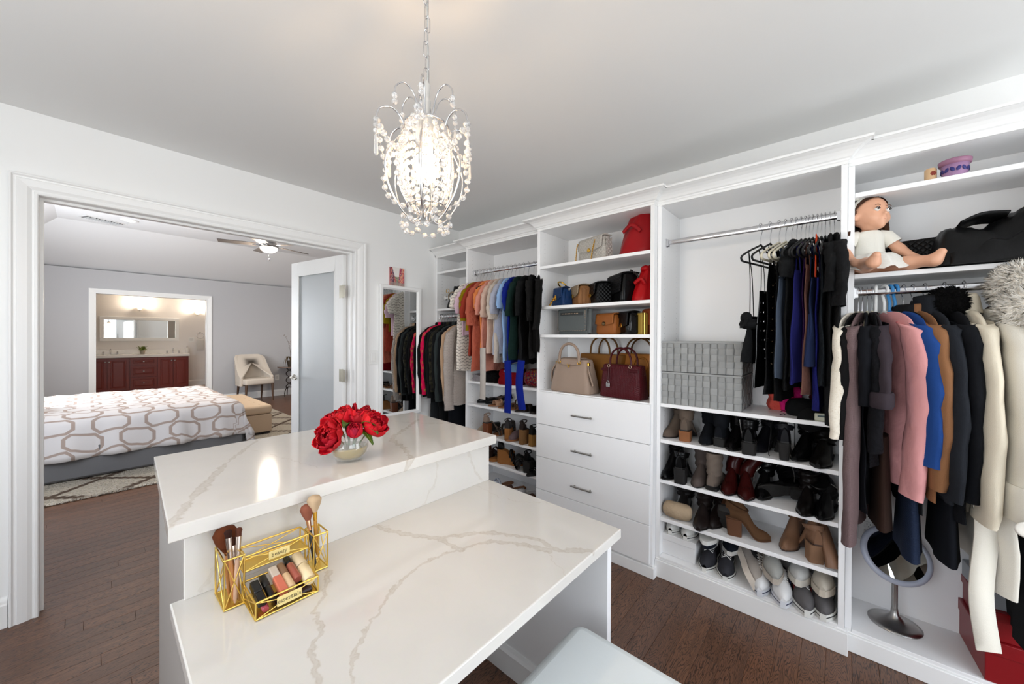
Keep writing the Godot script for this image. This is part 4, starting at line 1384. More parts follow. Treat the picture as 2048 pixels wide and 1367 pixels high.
func build_bags() -> void:
	var lx := 2.25
	# top shelf, 1.864
	var gq := cloth(Color(0.71, 0.69, 0.66), "quilt", 0.055, 0.9, 0.45)
	var o := flap_bag("pale grey quilted flap bag with chain strap on the top handbag shelf", Vector3(lx, 1.8645, -1.245), -108.0, 0.255, 0.085, 0.155, gq, gq, 0.075, 0.018, brass())
	part(o, "chain_strap", chain(curve([Vector3(-0.10, 0.16, 0.02), Vector3(-0.118, 0.13, 0.052), Vector3(-0.125, 0.05, 0.058), Vector3(-0.128, 0.006, 0.062)], 10), 0.010, 0.0016), brass())
	part(o, "chain_strap", chain(curve([Vector3(0.055, 0.162, 0.02), Vector3(0.05, 0.13, 0.05), Vector3(0.035, 0.06, 0.058), Vector3(0.03, 0.01, 0.062)], 10), 0.010, 0.0016), brass())
	var red := leather(Color(0.60, 0.09, 0.11), "leather", 0.04, 0.34, 0.4)
	o = bag("slouchy_bag", "big slouchy red leather bag leaning in the end of the top handbag shelf", Vector3(lx + 0.02, 1.8645, -0.975), -105.0)
	slouch(o, 0.245, 0.16, 0.285, 0.10, red, 4)
	# second shelf, 1.58
	var blue := leather(Color(0.09, 0.20, 0.36), "leather", 0.03, 0.36)
	o = flap_bag("small navy blue saddle bag with gold bracelet handle", Vector3(lx - 0.03, 1.5805, -1.485), -112.0, 0.15, 0.09, 0.125, blue, blue, 0.062, 0.022, brass(), 0.72, 0.55)
	part(o, "bracelet_handle", Mb.new().ring_tube(Vector3(0.0, 0.150, 0.0), Vector3.RIGHT, Vector3(0, 0.6, 0.8), 0.034, 0.0055, 20, 8), brass())
	part(o, "chain_strap", chain(curve([Vector3(0.01, 0.07, 0.062), Vector3(-0.015, 0.045, 0.068), Vector3(-0.045, 0.006, 0.078)], 8), 0.014, 0.003), brass())
	var sn := picture("snake", 64, 64, func(u, v):
		var k := absf(sin(u * TAU * 3 + (PI / 2 if int(v * 8) % 2 else 0.0))) * absf(sin(v * TAU * 4))
		return Color(0.40, 0.32, 0.24).lerp(Color(0.78, 0.72, 0.62), k))
	o = flap_bag("tan bag with a snakeskin flap and pleated tan sides", Vector3(lx - 0.01, 1.5805, -1.342), -128.0, 0.155, 0.10, 0.13, leather(Color(0.52, 0.36, 0.22)), patterned("snake", sn, 0.04), 0.06, 0.02, brass(), 0.92, 0.7)
	for k in 3: part(o, "pleat", Mb.new().box(Vector3(0.079, 0.058, -0.025 + 0.025 * k), Vector3(0.008, 0.108 - 0.02 * (k % 2), 0.008), 0.003), leather(Color(0.46, 0.31, 0.18)))
	var bk := leather(Color(0.035, 0.036, 0.04), "quilt", 0.05, 0.30, 0.7)
	o = flap_bag("black quilted flap bag with gold turn locks", Vector3(lx + 0.0, 1.5805, -1.205), -130.0, 0.16, 0.115, 0.135, bk, bk, 0.07, 0.02, brass(), 0.92, 0.85)
	part(o, "turn_lock", Mb.new().ball(Vector3(-0.03, 0.05, 0.07), Vector3(0.010, 0.010, 0.008), 10, 6), brass())
	var wv := cloth(Color(0.05, 0.05, 0.055), "weave", 0.07, 1.0, 0.35)
	o = flap_bag("tall black woven leather bag with glossy sides and a gunmetal chain", Vector3(lx + 0.02, 1.5805, -1.052), -128.0, 0.205, 0.125, 0.178, leather(Color(0.03, 0.03, 0.033), "leather", 0.05, 0.18, 0.1), wv, 0.115, 0.006, null, 0.95, 0.8)
	part(o, "chain_strap", chain(curve([Vector3(0.06, 0.188, -0.03), Vector3(0.095, 0.195, 0.0), Vector3(0.112, 0.15, -0.045), Vector3(0.115, 0.03, -0.06)], 12), 0.013, 0.0028), plain(Color(0.30, 0.29, 0.28), 0.3, 1.0))
	part(o, "turn_lock", Mb.new().ball(Vector3(-0.06, 0.045, 0.072), Vector3(0.011, 0.011, 0.008), 10, 6), brass())
	o = bag("bucket_bag", "bright red leather pouch bag at the end of the second handbag shelf", Vector3(lx - 0.01, 1.5805, -0.912), -100.0)
	slouch(o, 0.125, 0.15, 0.20, 0.05, leather(Color(0.66, 0.04, 0.07), "leather", 0.04, 0.4, 0.3), 8)
	# third shelf, 1.382
	var gs := leather(Color(0.36, 0.38, 0.38), "leather", 0.02, 0.5, 0.2)
	o = bag("studded_clutch", "slate grey envelope clutch edged with small metal studs", Vector3(lx - 0.01, 1.3825, -1.395), -94.0)
	part(o, "body", bag_body(0.245, 0.045, 0.245, 0.038, 0.168, 0.012), gs)
	part(o, "flap", flap(0.243, 0.05, 0.168, 0.145, 0.0, 0.005), gs)
	var st := Mb.new()
	for k in 17: st.ball(Vector3(-0.112 + 0.014 * k, 0.026, 0.0415), Vector3(0.003, 0.003, 0.003), 6, 4)
	for s in [-1, 1]:
		for k in 10: st.ball(Vector3(s * 0.114, 0.035 + 0.0135 * k, 0.0405), Vector3(0.003, 0.003, 0.003), 6, 4)
	for k in 11: st.ball(Vector3(-0.075 + 0.013 * k, 0.143, 0.0415), Vector3(0.0042, 0.0042, 0.003), 6, 4)
	part(o, "studs", st, plain(Color(0.85, 0.74, 0.62), 0.25, 1.0)).set_meta("kind", "stuff")
	part(o, "hand_strap", Mb.new().box(Vector3(0.0, 0.143, 0.0385), Vector3(0.19, 0.022, 0.004), 0.001), leather(Color(0.25, 0.26, 0.26)))
	part(o, "folded_edge", Mb.new().tube([Vector3(0.126, 0.012, 0.0), Vector3(0.126, 0.172, 0.0)], 0.016, 12), gs)
	var tan := leather(Color(0.56, 0.33, 0.15), "leather", 0.02, 0.45, 0.15)
	flap_bag("caramel leather satchel with a brass turn clasp beside the studded clutch", Vector3(lx, 1.3825, -1.145), -105.0, 0.165, 0.06, 0.128, tan, tan, 0.062, 0.008, plain(Color(0.30, 0.24, 0.16), 0.3, 1.0), 0.92, 0.8)
	var pat := plain(Color(0.02, 0.02, 0.022), 0.10)
	flap_bag("black patent flap bag between caramel satchel and gold clutch", Vector3(lx + 0.01, 1.3825, -1.012), -125.0, 0.15, 0.075, 0.135, pat, leather(Color(0.05, 0.045, 0.045), "croc", 0.04, 0.3, 0.5), 0.08, 0.01, brass(), 0.94, 0.9)
	var gold := cloth(Color(0.70, 0.58, 0.26), "knit", 0.03, 0.4, 0.35)
	o = bag("box_clutch", "upright gold box clutch on the third handbag shelf", Vector3(lx + 0.01, 1.3825, -0.936), -120.0)
	part(o, "body", Mb.new().box(Vector3(0, 0.066, 0), Vector3(0.085, 0.132, 0.05), 0.006), gold)
	part(o, "rim", Mb.new().box(Vector3(0, 0.066, 0), Vector3(0.089, 0.136, 0.010), 0.002), plain(Color(0.80, 0.70, 0.40), 0.3, 1.0))
	var br := leather(Color(0.55, 0.27, 0.13), "leather", 0.02, 0.45, 0.15)
	flap_bag("reddish brown leather satchel half hidden by the right panel", Vector3(lx + 0.06, 1.3825, -0.874), -118.0, 0.12, 0.06, 0.150, br, br, 0.09, 0.006, null, 0.95, 0.85)
	# deck, 0.990
	var bg := leather(Color(0.60, 0.52, 0.46), "leather", 0.015, 0.48, 0.25)
	o = bag("top_handle_bag", "smooth beige top handle bag with a tapered body on the drawer unit", Vector3(2.215, 0.9905, -1.378), -97.0)
	part(o, "body", bag_body(0.335, 0.15, 0.265, 0.09, 0.225, 0.028, 0.004), bg)
	part(o, "flap", flap(0.16, 0.095, 0.223, 0.035, 0.008, 0.005), bg)
	part(o, "handle", arch(0.085, 0.125, 0.205, 0.058, 0.0095, 0.0), bg)
	for s in [-1, 1]:
		part(o, "handle_ring", Mb.new().ring_tube(Vector3(s * 0.085, 0.205, 0.06), Vector3.RIGHT, Vector3.UP, 0.011, 0.003, 16, 6), brass())
		part(o, "side_strap", strap(curve([Vector3(s * 0.128, 0.20, 0.02), Vector3(s * 0.16, 0.14, 0.045), Vector3(s * 0.178, 0.06, 0.03)], 8), 0.018, 0.004, Vector3.RIGHT), bg)
		part(o, "buckle", Mb.new().box(Vector3(s * 0.136, 0.195, 0.025), Vector3(0.016, 0.022, 0.022), 0.004), brass())
	part(o, "emblem", Mb.new().prism(PackedVector2Array([Vector2(-0.014, 0.014), Vector2(-0.008, 0.014), Vector2(0, -0.002), Vector2(0.008, 0.014), Vector2(0.014, 0.014), Vector2(0.003, -0.008), Vector2(-0.003, -0.008)]), Vector3(-0.0, 0.178, 0.062), Vector3.RIGHT, Vector3.UP, Vector3(0, 0, 0.004)), brass())
	var t1 := leather(Color(0.50, 0.33, 0.14), "leather", 0.02, 0.45, 0.2)
	tote("tote_bag", "mustard brown leather tote standing behind the beige top handle bag", Vector3(2.385, 0.9905, -1.245), -100.0, 0.30, 0.36, 0.13, 0.11, 0.26, t1, 0.082, 0.125, leather(Color(0.40, 0.27, 0.12)))
	var t2 := leather(Color(0.60, 0.38, 0.15), "leather", 0.02, 0.45, 0.2)
	o = tote("tote_bag", "amber leather tote standing behind the burgundy crocodile bag", Vector3(2.395, 0.9905, -0.985), -90.0, 0.27, 0.285, 0.11, 0.09, 0.268, t2, 0.085, 0.115, leather(Color(0.36, 0.23, 0.10)))
	part(o, "side_ring", Mb.new().ring_tube(Vector3(0.02, 0.20, 0.055), Vector3.RIGHT, Vector3.UP, 0.045, 0.006, 22, 6), t2)
	var cr := leather(Color(0.28, 0.055, 0.085), "croc", 0.045, 0.28, 0.8)
	var bd := leather(Color(0.25, 0.05, 0.075), "leather", 0.02, 0.28, 0.1)
	o = tote("crocodile_tote", "burgundy crocodile leather tote with padlock on the drawer unit", Vector3(2.21, 0.9905, -1.02), -98.0, 0.285, 0.262, 0.125, 0.085, 0.205, cr, 0.075, 0.115, bd)
	for s in [-1, 1]:
		part(o, "belt_tab", Mb.new().box(Vector3(s * 0.10, 0.172, 0.049), Vector3(0.06, 0.018, 0.006), 0.002), bd)
		part(o, "handle_tab", Mb.new().box(Vector3(s * 0.075, 0.165, 0.047), Vector3(0.026, 0.055, 0.006), 0.002), bd)
		part(o, "handle_ring", Mb.new().ring_tube(Vector3(s * 0.075, 0.195, 0.048), Vector3.RIGHT, Vector3.UP, 0.009, 0.0026, 12, 6), plain(Color(0.75, 0.68, 0.6), 0.2, 1.0))
	part(o, "hanging_strap", strap([Vector3(-0.072, 0.185, 0.056), Vector3(-0.068, 0.14, 0.062), Vector3(-0.07, 0.105, 0.066)], 0.010, 0.003, Vector3.BACK), bd)
	part(o, "padlock", Mb.new().box(Vector3(-0.068, 0.078, 0.068), Vector3(0.026, 0.026, 0.008), 0.002).add(Mb.new().ring_tube(Vector3(-0.068, 0.094, 0.068), Vector3.RIGHT, Vector3.UP, 0.009, 0.002, 12, 6)), plain(Color(0.80, 0.80, 0.80), 0.2, 1.0))
	# corner unit, 1.63
	o = bag("folded_bag", "black leather bag with gold rings slumped on the corner unit shelf", Vector3(2.33, 1.6305, -2.70), -82.0)
	slouch(o, 0.31, 0.15, 0.20, 0.27, leather(Color(0.045, 0.043, 0.042), "leather", 0.04, 0.42, 0.5), 3)
	for x in [-0.10, 0.05]: part(o, "gold_ring", Mb.new().ring_tube(Vector3(x, 0.165, 0.07), Vector3.RIGHT, Vector3.UP, 0.018, 0.003, 18, 6), brass())
	part(o, "handle", arch(0.06, 0.06, 0.08, 0.095, 0.008, 0.02), leather(Color(0.55, 0.50, 0.42)))
	var fl := Mb.new().tube([Vector3(0, 0, 0), Vector3(0, 0.002, 0.235)], 0.008, 8).add(Mb.new().lathe([Vector2(0.006, -0.01), Vector2(0.022, -0.004), Vector2(0.022, 0.004), Vector2(0.006, 0.01)], 14, Vector3(0, 0, -0.01), Basis(Vector3.RIGHT, PI / 2)))
	single("shoe_stretcher", fl, plain(Color(0.86, 0.86, 0.85), 0.4), "white rod with a dark round end lying across the black corner bag", "rod", Vector3(2.225, 1.725, -2.78), 6.0)

func slouch(o: Node3D, w: float, d: float, h: float, top: float, m: Material, folds: int) -> void:
	var rings := []
	for j in 13:
		var t := j / 12.0
		var pts := PackedVector3Array()
		var ww := lerpf(w, top, pow(t, 1.3)) * (0.92 if j == 0 else 1.0)
		var dd := lerpf(d, 0.05, pow(t, 1.2)) * (0.92 if j == 0 else 1.0)
		for k in 32:
			var g: float = TAU * k / 32
			var f := 1.0 + (0.05 + 0.06 * t) * sin(g * folds + t * 3.0) * (0.0 if j == 0 else 1.0) + 0.03 * sin(g * 11.0 + t * 9.0) * t
			pts.append(Vector3(cos(g) * ww * 0.5 * f + 0.25 * w * t * t * 0.6, h * t + 0.02 * t * sin(g * 2.0 + 1.0), sin(g) * dd * 0.5 * f - 0.01 * t))
		rings.append(pts)
	part(o, "body", Mb.new().loft(rings), m)
	part(o, "gathered_top", Mb.new().tube(curve([Vector3(0.15 * w - top * 0.45, h * 0.97, 0), Vector3(0.15 * w, h * 1.0, 0.01), Vector3(0.15 * w + top * 0.45, h * 0.99, 0)], 10), [0.010, 0.016, 0.018, 0.018, 0.02, 0.02, 0.02, 0.018, 0.018, 0.016, 0.010], 8), m)
	part(o, "strap", strap(curve([Vector3(-w * 0.2, h * 0.55, d * 0.36), Vector3(0.02, h * 0.66, d * 0.40), Vector3(w * 0.30, h * 0.50, d * 0.30)], 10), 0.022, 0.005, Vector3.BACK), m)

# ---------------------------------------------------------------- chandelier
func build_chandelier() -> void:
	var c := thing("chandelier", "small crystal bead chandelier with chrome scroll arms glowing over the island", "chandelier", Vector3(0.655, 1.855, -0.914))
	var met := chrome()
	var cry := glass(Color(1, 1, 1, 0.22))
	var bead := Mb.new().lathe([Vector2(0.0015, -0.0088), Vector2(0.006, -0.0058), Vector2(0.0088, 0), Vector2(0.006, 0.0058), Vector2(0.0015, 0.0088)], 8, Vector3.ZERO, Basis(), -1).commit()
	var drop := Mb.new().lathe([Vector2(0.001, 0.0), Vector2(0.004, -0.006), Vector2(0.007, -0.052), Vector2(0.004, -0.058), Vector2(0.0005, -0.06)], 4, Vector3.ZERO, Basis(), -1).commit()
	var strand := func(path: Array, n: int, tip := false) -> void:
		var wire := part(c, "bead_strand", Mb.new().tube(path, 0.0006, 4), met)
		var cv := Curve3D.new()
		for p in path: cv.add_point(p)
		var len := cv.get_baked_length()
		for k in n:
			var b := part(wire, "crystal_bead", bead, cry)
			b.position = cv.sample_baked(len * (k + 0.5) / n)
			b.rotation = Vector3(k * 1.3, k * 0.7, k * 2.1)
		if tip:
			var d := part(wire, "crystal_drop", drop, cry)
			d.position = path[path.size() - 1]
	# chain up to the ceiling
	var y := 0.245
	var k := 0
	while y < CEIL - 1.855 - 0.03:
		var lk := part(c, "chain_link", Mb.new().tube(oblong(0.0085, 0.023, k % 2 == 1), 0.0014, 6, false), met)
		lk.position = Vector3(0.003 * sin(k * 1.9), y + 0.02, 0)
		y += 0.038
		k += 1
	part(c, "cord", Mb.new().tube([Vector3(0.0, 0.14, 0), Vector3(0.004, 0.3, 0.002), Vector3(0, CEIL - 1.855 - 0.01, 0)], 0.0022, 6), plain(Color(0.75, 0.75, 0.74), 0.5))
	part(c, "ceiling_rose", Mb.new().lathe([Vector2(0.065, CEIL - 1.8555), Vector2(0.06, CEIL - 1.868), Vector2(0.02, CEIL - 1.88)], 24), met)
	part(c, "hub", Mb.new().lathe([Vector2(0.004, 0.25), Vector2(0.012, 0.235), Vector2(0.008, 0.20), Vector2(0.014, 0.19), Vector2(0.01, 0.15), Vector2(0.028, 0.135), Vector2(0.03, 0.10), Vector2(0.02, 0.06), Vector2(0.018, 0.04)], 20), plain(Color(0.86, 0.86, 0.85), 0.3, 0.5))
	part(c, "top_ring", Mb.new().ring_tube(Vector3(0, 0.118, 0), Vector3.RIGHT, Vector3.BACK, 0.062, 0.0035, 32, 8), met)
	part(c, "bottom_ring", Mb.new().ring_tube(Vector3(0, -0.115, 0), Vector3.RIGHT, Vector3.BACK, 0.055, 0.003, 32, 8), met)
	var bulb := part(c, "bulb_lamp", Mb.new().ball(Vector3(0, 0.0, 0), Vector3(0.036, 0.044, 0.036), 20, 14), glow(Color(1.0, 0.92, 0.80), 14.0))
	var tips := []
	for a in 6:
		var g: float = TAU * a / 6 + 0.25
		var o := Vector3(cos(g), 0, sin(g))
		var P := func(pts: Array) -> Array:
			var out := []
			for p in pts: out.append(o * p[0] + Vector3(0, p[1], 0))
			return curve(out, 40)
		part(c, "scroll_arm", Mb.new().tube(P.call([[0.030, -0.118], [0.018, -0.138], [0.034, -0.158], [0.068, -0.140], [0.108, -0.075], [0.118, -0.005], [0.090, 0.055], [0.066, 0.085], [0.072, 0.118], [0.100, 0.140], [0.132, 0.128], [0.142, 0.100]]), 0.0027, 6), met)
		part(c, "crown_scroll", Mb.new().tube(P.call([[0.012, 0.10], [0.026, 0.165], [0.040, 0.205], [0.066, 0.222], [0.088, 0.205], [0.092, 0.185]]), 0.0022, 6), met)
		part(c, "cage_wire", Mb.new().tube(P.call([[0.062, 0.118], [0.080, 0.06], [0.088, 0.0], [0.078, -0.07], [0.055, -0.115]]), 0.002, 6), met)
		var tip := o * 0.142 + Vector3(0, 0.10, 0)
		tips.append(tip)
		strand.call([tip, tip - Vector3(0, 0.045, 0)], 3, true)
		var top := o * 0.092 + Vector3(0, 0.185, 0)
		strand.call([top, top - Vector3(0, 0.035, 0)], 2, a % 2 == 0)
	for a in 6:
		var p: Vector3 = tips[a]
		var q: Vector3 = tips[(a + 1) % 6]
		var low := (p + q) * 0.47 - Vector3(0, 0.085, 0)
		strand.call(curve([p, p.lerp(low, 0.5) - Vector3(0, 0.02, 0), low, q.lerp(low, 0.5) - Vector3(0, 0.02, 0), q], 16), 11)
		var g: float = TAU * (a + 0.5) / 6 + 0.25
		var o := Vector3(cos(g), 0, sin(g))
		var o2 := Vector3(cos(g + TAU / 6), 0, sin(g + TAU / 6))
		strand.call(curve([o * 0.062 + Vector3(0, -0.13, 0), o * 0.07 + Vector3(0, -0.165, 0), (o + o2) * 0.036 + Vector3(0, -0.185, 0), o2 * 0.07 + Vector3(0, -0.165, 0), o2 * 0.062 + Vector3(0, -0.13, 0)], 14), 6)
		strand.call(curve([o * 0.06 + Vector3(0, 0.115, 0), o * 0.118 + Vector3(0, -0.02, 0), o * 0.105 + Vector3(0, -0.09, 0), o * 0.055 + Vector3(0, -0.118, 0)], 14), 11)
	for a in 14:
		var g: float = TAU * a / 14
		var o := Vector3(cos(g), 0, sin(g))
		strand.call(curve([o * 0.060 + Vector3(0, 0.115, 0), o * 0.072 + Vector3(0, 0.04, 0), o * 0.070 + Vector3(0, -0.04, 0), o * 0.052 + Vector3(0, -0.10, 0)], 12), 9)
	lamp("chandelier_lamp", Vector3(0.655, 1.855, -0.914), Color(1.0, 0.82, 0.60), 0.24, 0.035)

func oblong(w: float, h: float, turned: bool) -> Array:
	var out := []
	for k in 21:
		var g: float = TAU * k / 20
		var p := Vector2(w * cos(g), (h - w) * signf(sin(g)) * (1.0 if absf(sin(g)) > 0.01 else 0.0) + w * sin(g))
		out.append(Vector3(0, p.y, p.x) if turned else Vector3(p.x, p.y, 0))
	return out

# ---------------------------------------------------------------- hangers and garments: x across the shoulders, z along the rod
func hanger(kind: String, z: float, y: float, label: String, group: String, x := ROD, tilt := 0.0) -> Node3D:
	var o := thing("hanger", label, "hanger", Vector3(x, y, z), tilt, group)
	# y: the top of the rod; the hook goes over it, the shoulders lie 0.11 m below
	var metal := chrome()
	var plastic: bool = kind in ["white_plastic", "blue_plastic"]
	var body := plain({"black": Color(0.03, 0.03, 0.033), "wood": Color(0.56, 0.36, 0.19), "white_plastic": Color(0.90, 0.90, 0.89), "blue_plastic": Color(0.22, 0.52, 0.75), "clear": Color(0.80, 0.77, 0.68), "dark_wood": Color(0.22, 0.12, 0.08)}[kind], 0.4 if kind != "black" else 0.75)
	var pts := []
	var rr_ := 0.022
	for k in 13:
		var g: float = deg_to_rad(200.0 - 230.0 * k / 12.0)
		pts.append(Vector3(rr_ * cos(g), -0.013 + rr_ * sin(g), 0))
	pts.append(Vector3(0.006, -0.05, 0))
	pts.append(Vector3(0.0, -0.065, 0))
	pts.append(Vector3(0.0, -0.105, 0))
	part(o, "hook", Mb.new().tube(pts, 0.0055 if plastic else 0.0018, 8 if plastic else 6), body if plastic else metal)
	var r := 0.0055 if kind != "wood" and kind != "dark_wood" else 0.008
	if kind == "black": r = 0.0048
	var bar := Mb.new()
	for s in [-1, 1]:
		bar.tube(curve([Vector3(0, -0.100, 0), Vector3(s * 0.03, -0.112, 0), Vector3(s * 0.12, -0.145, 0), Vector3(s * 0.195, -0.178, 0.0)], 10), r, 7)
		if kind in ["black", "white_plastic", "blue_plastic", "clear"]:
			bar.tube(curve([Vector3(s * 0.195, -0.178, 0), Vector3(s * 0.207, -0.19, 0), Vector3(s * 0.198, -0.203, 0), Vector3(s * 0.17, -0.205, 0)], 6), r, 7)
	if kind in ["black", "white_plastic", "blue_plastic", "clear"]: bar.tube([Vector3(-0.17, -0.205, 0), Vector3(0.17, -0.205, 0)], r, 7)
	part(o, "shoulder_bar", bar, body)
	return o

func garment(g: Dictionary) -> Node3D:
	# z, y (shoulder level at the neck), len, mat; optional: sw (half shoulder width), hem (half hem width), th (half thickness), fold, sleeve, cuff, collar, drop, lean, neck
	var z: float = g.z
	var o := thing(g.name, g.label, g.cat, Vector3(g.get("x", ROD), g.y, z), g.get("turn", 0.0), g.group)
	var m: Material = g.mat
	var sw: float = g.get("sw", 0.20)
	var hem: float = g.get("hem", sw * 1.02)
	var th: float = g.get("th", 0.016)
	var L: float = g.len
	var fold: float = g.get("fold", 0.010)
	var lean: float = g.get("lean", 0.0)
	var ph: float = z * 57.0
	var strappy: bool = g.get("strap", false)
	var drop: float = g.get("drop", 0.13 if strappy else 0.0)
	var rings := []
	var rows := 18
	var slope: float = g.get("slope", 0.075)
	for j in rows + 1:
		var t: float = float(j) / rows
		var y: float
		var w: float
		var d := th
		if strappy:
			y = -drop - (L - drop) * t
			w = lerpf(sw * 0.82, hem, pow(t, 0.8))
			d = th * lerpf(0.7, 1.0, t)
		else:
			if j <= 6:
				var k: float = j / 6.0
				w = lerpf(g.get("neck", 0.055), sw, sin(k * PI / 2) if j else 0.0)
				y = -slope * pow(k, 1.6)
				d = th * lerpf(0.6, 1.0, k)
			else:
				var k: float = (j - 6) / float(rows - 6)
				y = -slope - (L - slope) * k
				w = lerpf(sw, hem, smoothstep(0.0, 1.0, k)) - 0.018 * exp(-pow((k - 0.12) * 6.0, 2.0))
		var ring := PackedVector3Array()
		var n := 28
		var rise := clampf((-y - 0.08) / maxf(L - 0.08, 0.01), 0, 1)
		for k in n:
			var a: float = TAU * k / n
			var x := w * signf(cos(a)) * pow(absf(cos(a)), 0.9)
			var f := fold * rise * (sin(x * 38.0 + ph) + 0.6 * sin(x * 71.0 + ph * 1.7 + y * 5.0)) + 0.35 * fold * sin(y * 23.0 + x * 12.0 + ph)
			ring.append(Vector3(x + lean * 0.0, y + (0.006 * sin(x * 30.0 + ph) if j == rows else 0.0), d * sin(a) * (1.0 + 0.25 * rise) + f + lean * rise))
		rings.append(ring)
	part(o, "body", Mb.new().loft(rings, true, false, false), m)
	if strappy:
		for s in [-1, 1]:
			for q in [-1, 1]:
				part(o, "shoulder_strap", strap(curve([Vector3(s * sw * 0.55, -drop - 0.01, q * th * 0.7), Vector3(s * sw * 0.60, -drop * 0.5, q * th * 0.4), Vector3(s * 0.13, -0.045, 0)], 6), g.get("sw2", 0.010), 0.002, Vector3.BACK), m)
	var sl: float = g.get("sleeve", 0.0)
	if sl > 0.0:
		var sm: Material = g.get("sleeve_mat", m)
		for s in [-1, 1]:
			var path := curve([Vector3(s * (sw - 0.045), -slope * 0.7, 0), Vector3(s * (sw - 0.012), -slope - 0.03, 0.002), Vector3(s * (sw + 0.012), -slope - sl * 0.35, 0.006 + lean * 0.3), Vector3(s * (sw + g.get("flare", 0.008)), -slope - sl * 0.7, 0.004 + lean * 0.6), Vector3(s * (sw + g.get("flare", 0.008) - 0.012), -slope - sl, lean * 0.9)], 14)
			var srings := []
			for i in path.size():
				var t: float = i / float(path.size() - 1)
				var rx := lerpf(0.060, g.get("cuff", 0.045), smoothstep(0.1, 1.0, t)) * (1.0 if i > 0 else 0.7)
				var rz := maxf(th * 1.15, lerpf(0.028, 0.022, t))
				var ring := PackedVector3Array()
				for k in 16:
					var a: float = TAU * k / 16
					var wr := 1.0 + 0.10 * sin(a * 3.0 + t * 9.0 + ph) * t + 0.07 * sin(t * 26.0 + ph + a) + 0.04 * sin(t * 47.0 - a * 2.0)
					ring.append(path[i] + Vector3(rx * cos(a) * wr, -0.25 * rx * cos(a) * s * (1.0 - t), rz * sin(a) * wr))
				srings.append(ring)
			var sp := part(o, "sleeve", Mb.new().loft(srings, true, false, false), sm)
			if g.has("cuff_band"):
				var e: Vector3 = path[path.size() - 1]
				var cb := Mb.new().loft([oval(g.cuff + 0.010, 0.034, e + Vector3(0, g.cuff_band, 0), 20), oval(g.cuff + 0.016, 0.038, e + Vector3(0, g.cuff_band * 0.9, 0), 20), oval(g.cuff + 0.016, 0.038, e + Vector3(0, 0.008, 0), 20), oval(g.cuff + 0.010, 0.034, e, 20)])
				var cp := part(sp, "cuff", cb, sm)
	match g.get("collar", ""):
		"shirt", "coat":
			var big: bool = g.collar == "coat"
			var cm: Material = g.get("collar_mat", m)
			var crings := []
			var hgt := 0.065 if big else 0.032
			for e in [[0.060, -0.012, 0.018], [0.058, hgt * 0.8, 0.017], [0.064, hgt, 0.020], [0.080 if big else 0.068, hgt * 0.72, 0.027], [0.100 if big else 0.074, -0.012, 0.034]]:
				crings.append(oval(e[0], e[2] + th * 0.4, Vector3(0, e[1] - 0.004, 0), 20))
			part(o, "collar", Mb.new().loft(crings, true, false, false), cm)
		"fur":
			var fb := Mb.new()
			var r2 := RandomNumberGenerator.new()
			r2.seed = 31
			var base := Vector3(0.115, 0.075, 0.06)
			tufts(fb, base, 1100, 0.014, r2, Vector3(-0.02, 0.02, 0))
			part(o, "fur_collar", fb, g.collar_mat)
	return o

func tufts(b: Mb, size: Vector3, n: int, length: float, r2: RandomNumberGenerator, at := Vector3.ZERO) -> void:  # a furry lump: a core with many short locks
	b.ball(at, size * 0.9, 18, 12)
	for k in n:
		var d := Vector3(r2.randfn(), r2.randfn(), r2.randfn()).normalized()
		var p := at + d * size * 0.88
		var s := d.cross(Vector3(r2.randfn(), r2.randfn(), r2.randfn())).normalized() * 0.0035
		var q := s.cross(d).normalized() * 0.0035
		var tip := p + (d + Vector3(r2.randfn(), r2.randfn() - 0.5, r2.randfn()) * 0.45).normalized() * length
		b.begin()
		b.tri(p + s, p + q, tip, 0)
		b.tri(p + q, p - s - q, tip, 0)
		b.tri(p - s - q, p + s, tip, 0)
		b.end()

const TURN4 := [-14, -13, -13, -12, -14, -10, -8, -10, -8, -7, -6, -4, -2, 2, 5]
const TURN2 := [-5, -5, -5, 0, 0, 0, 5, 5, 8, 8, 10, 12, 15, 20, 28, 36]

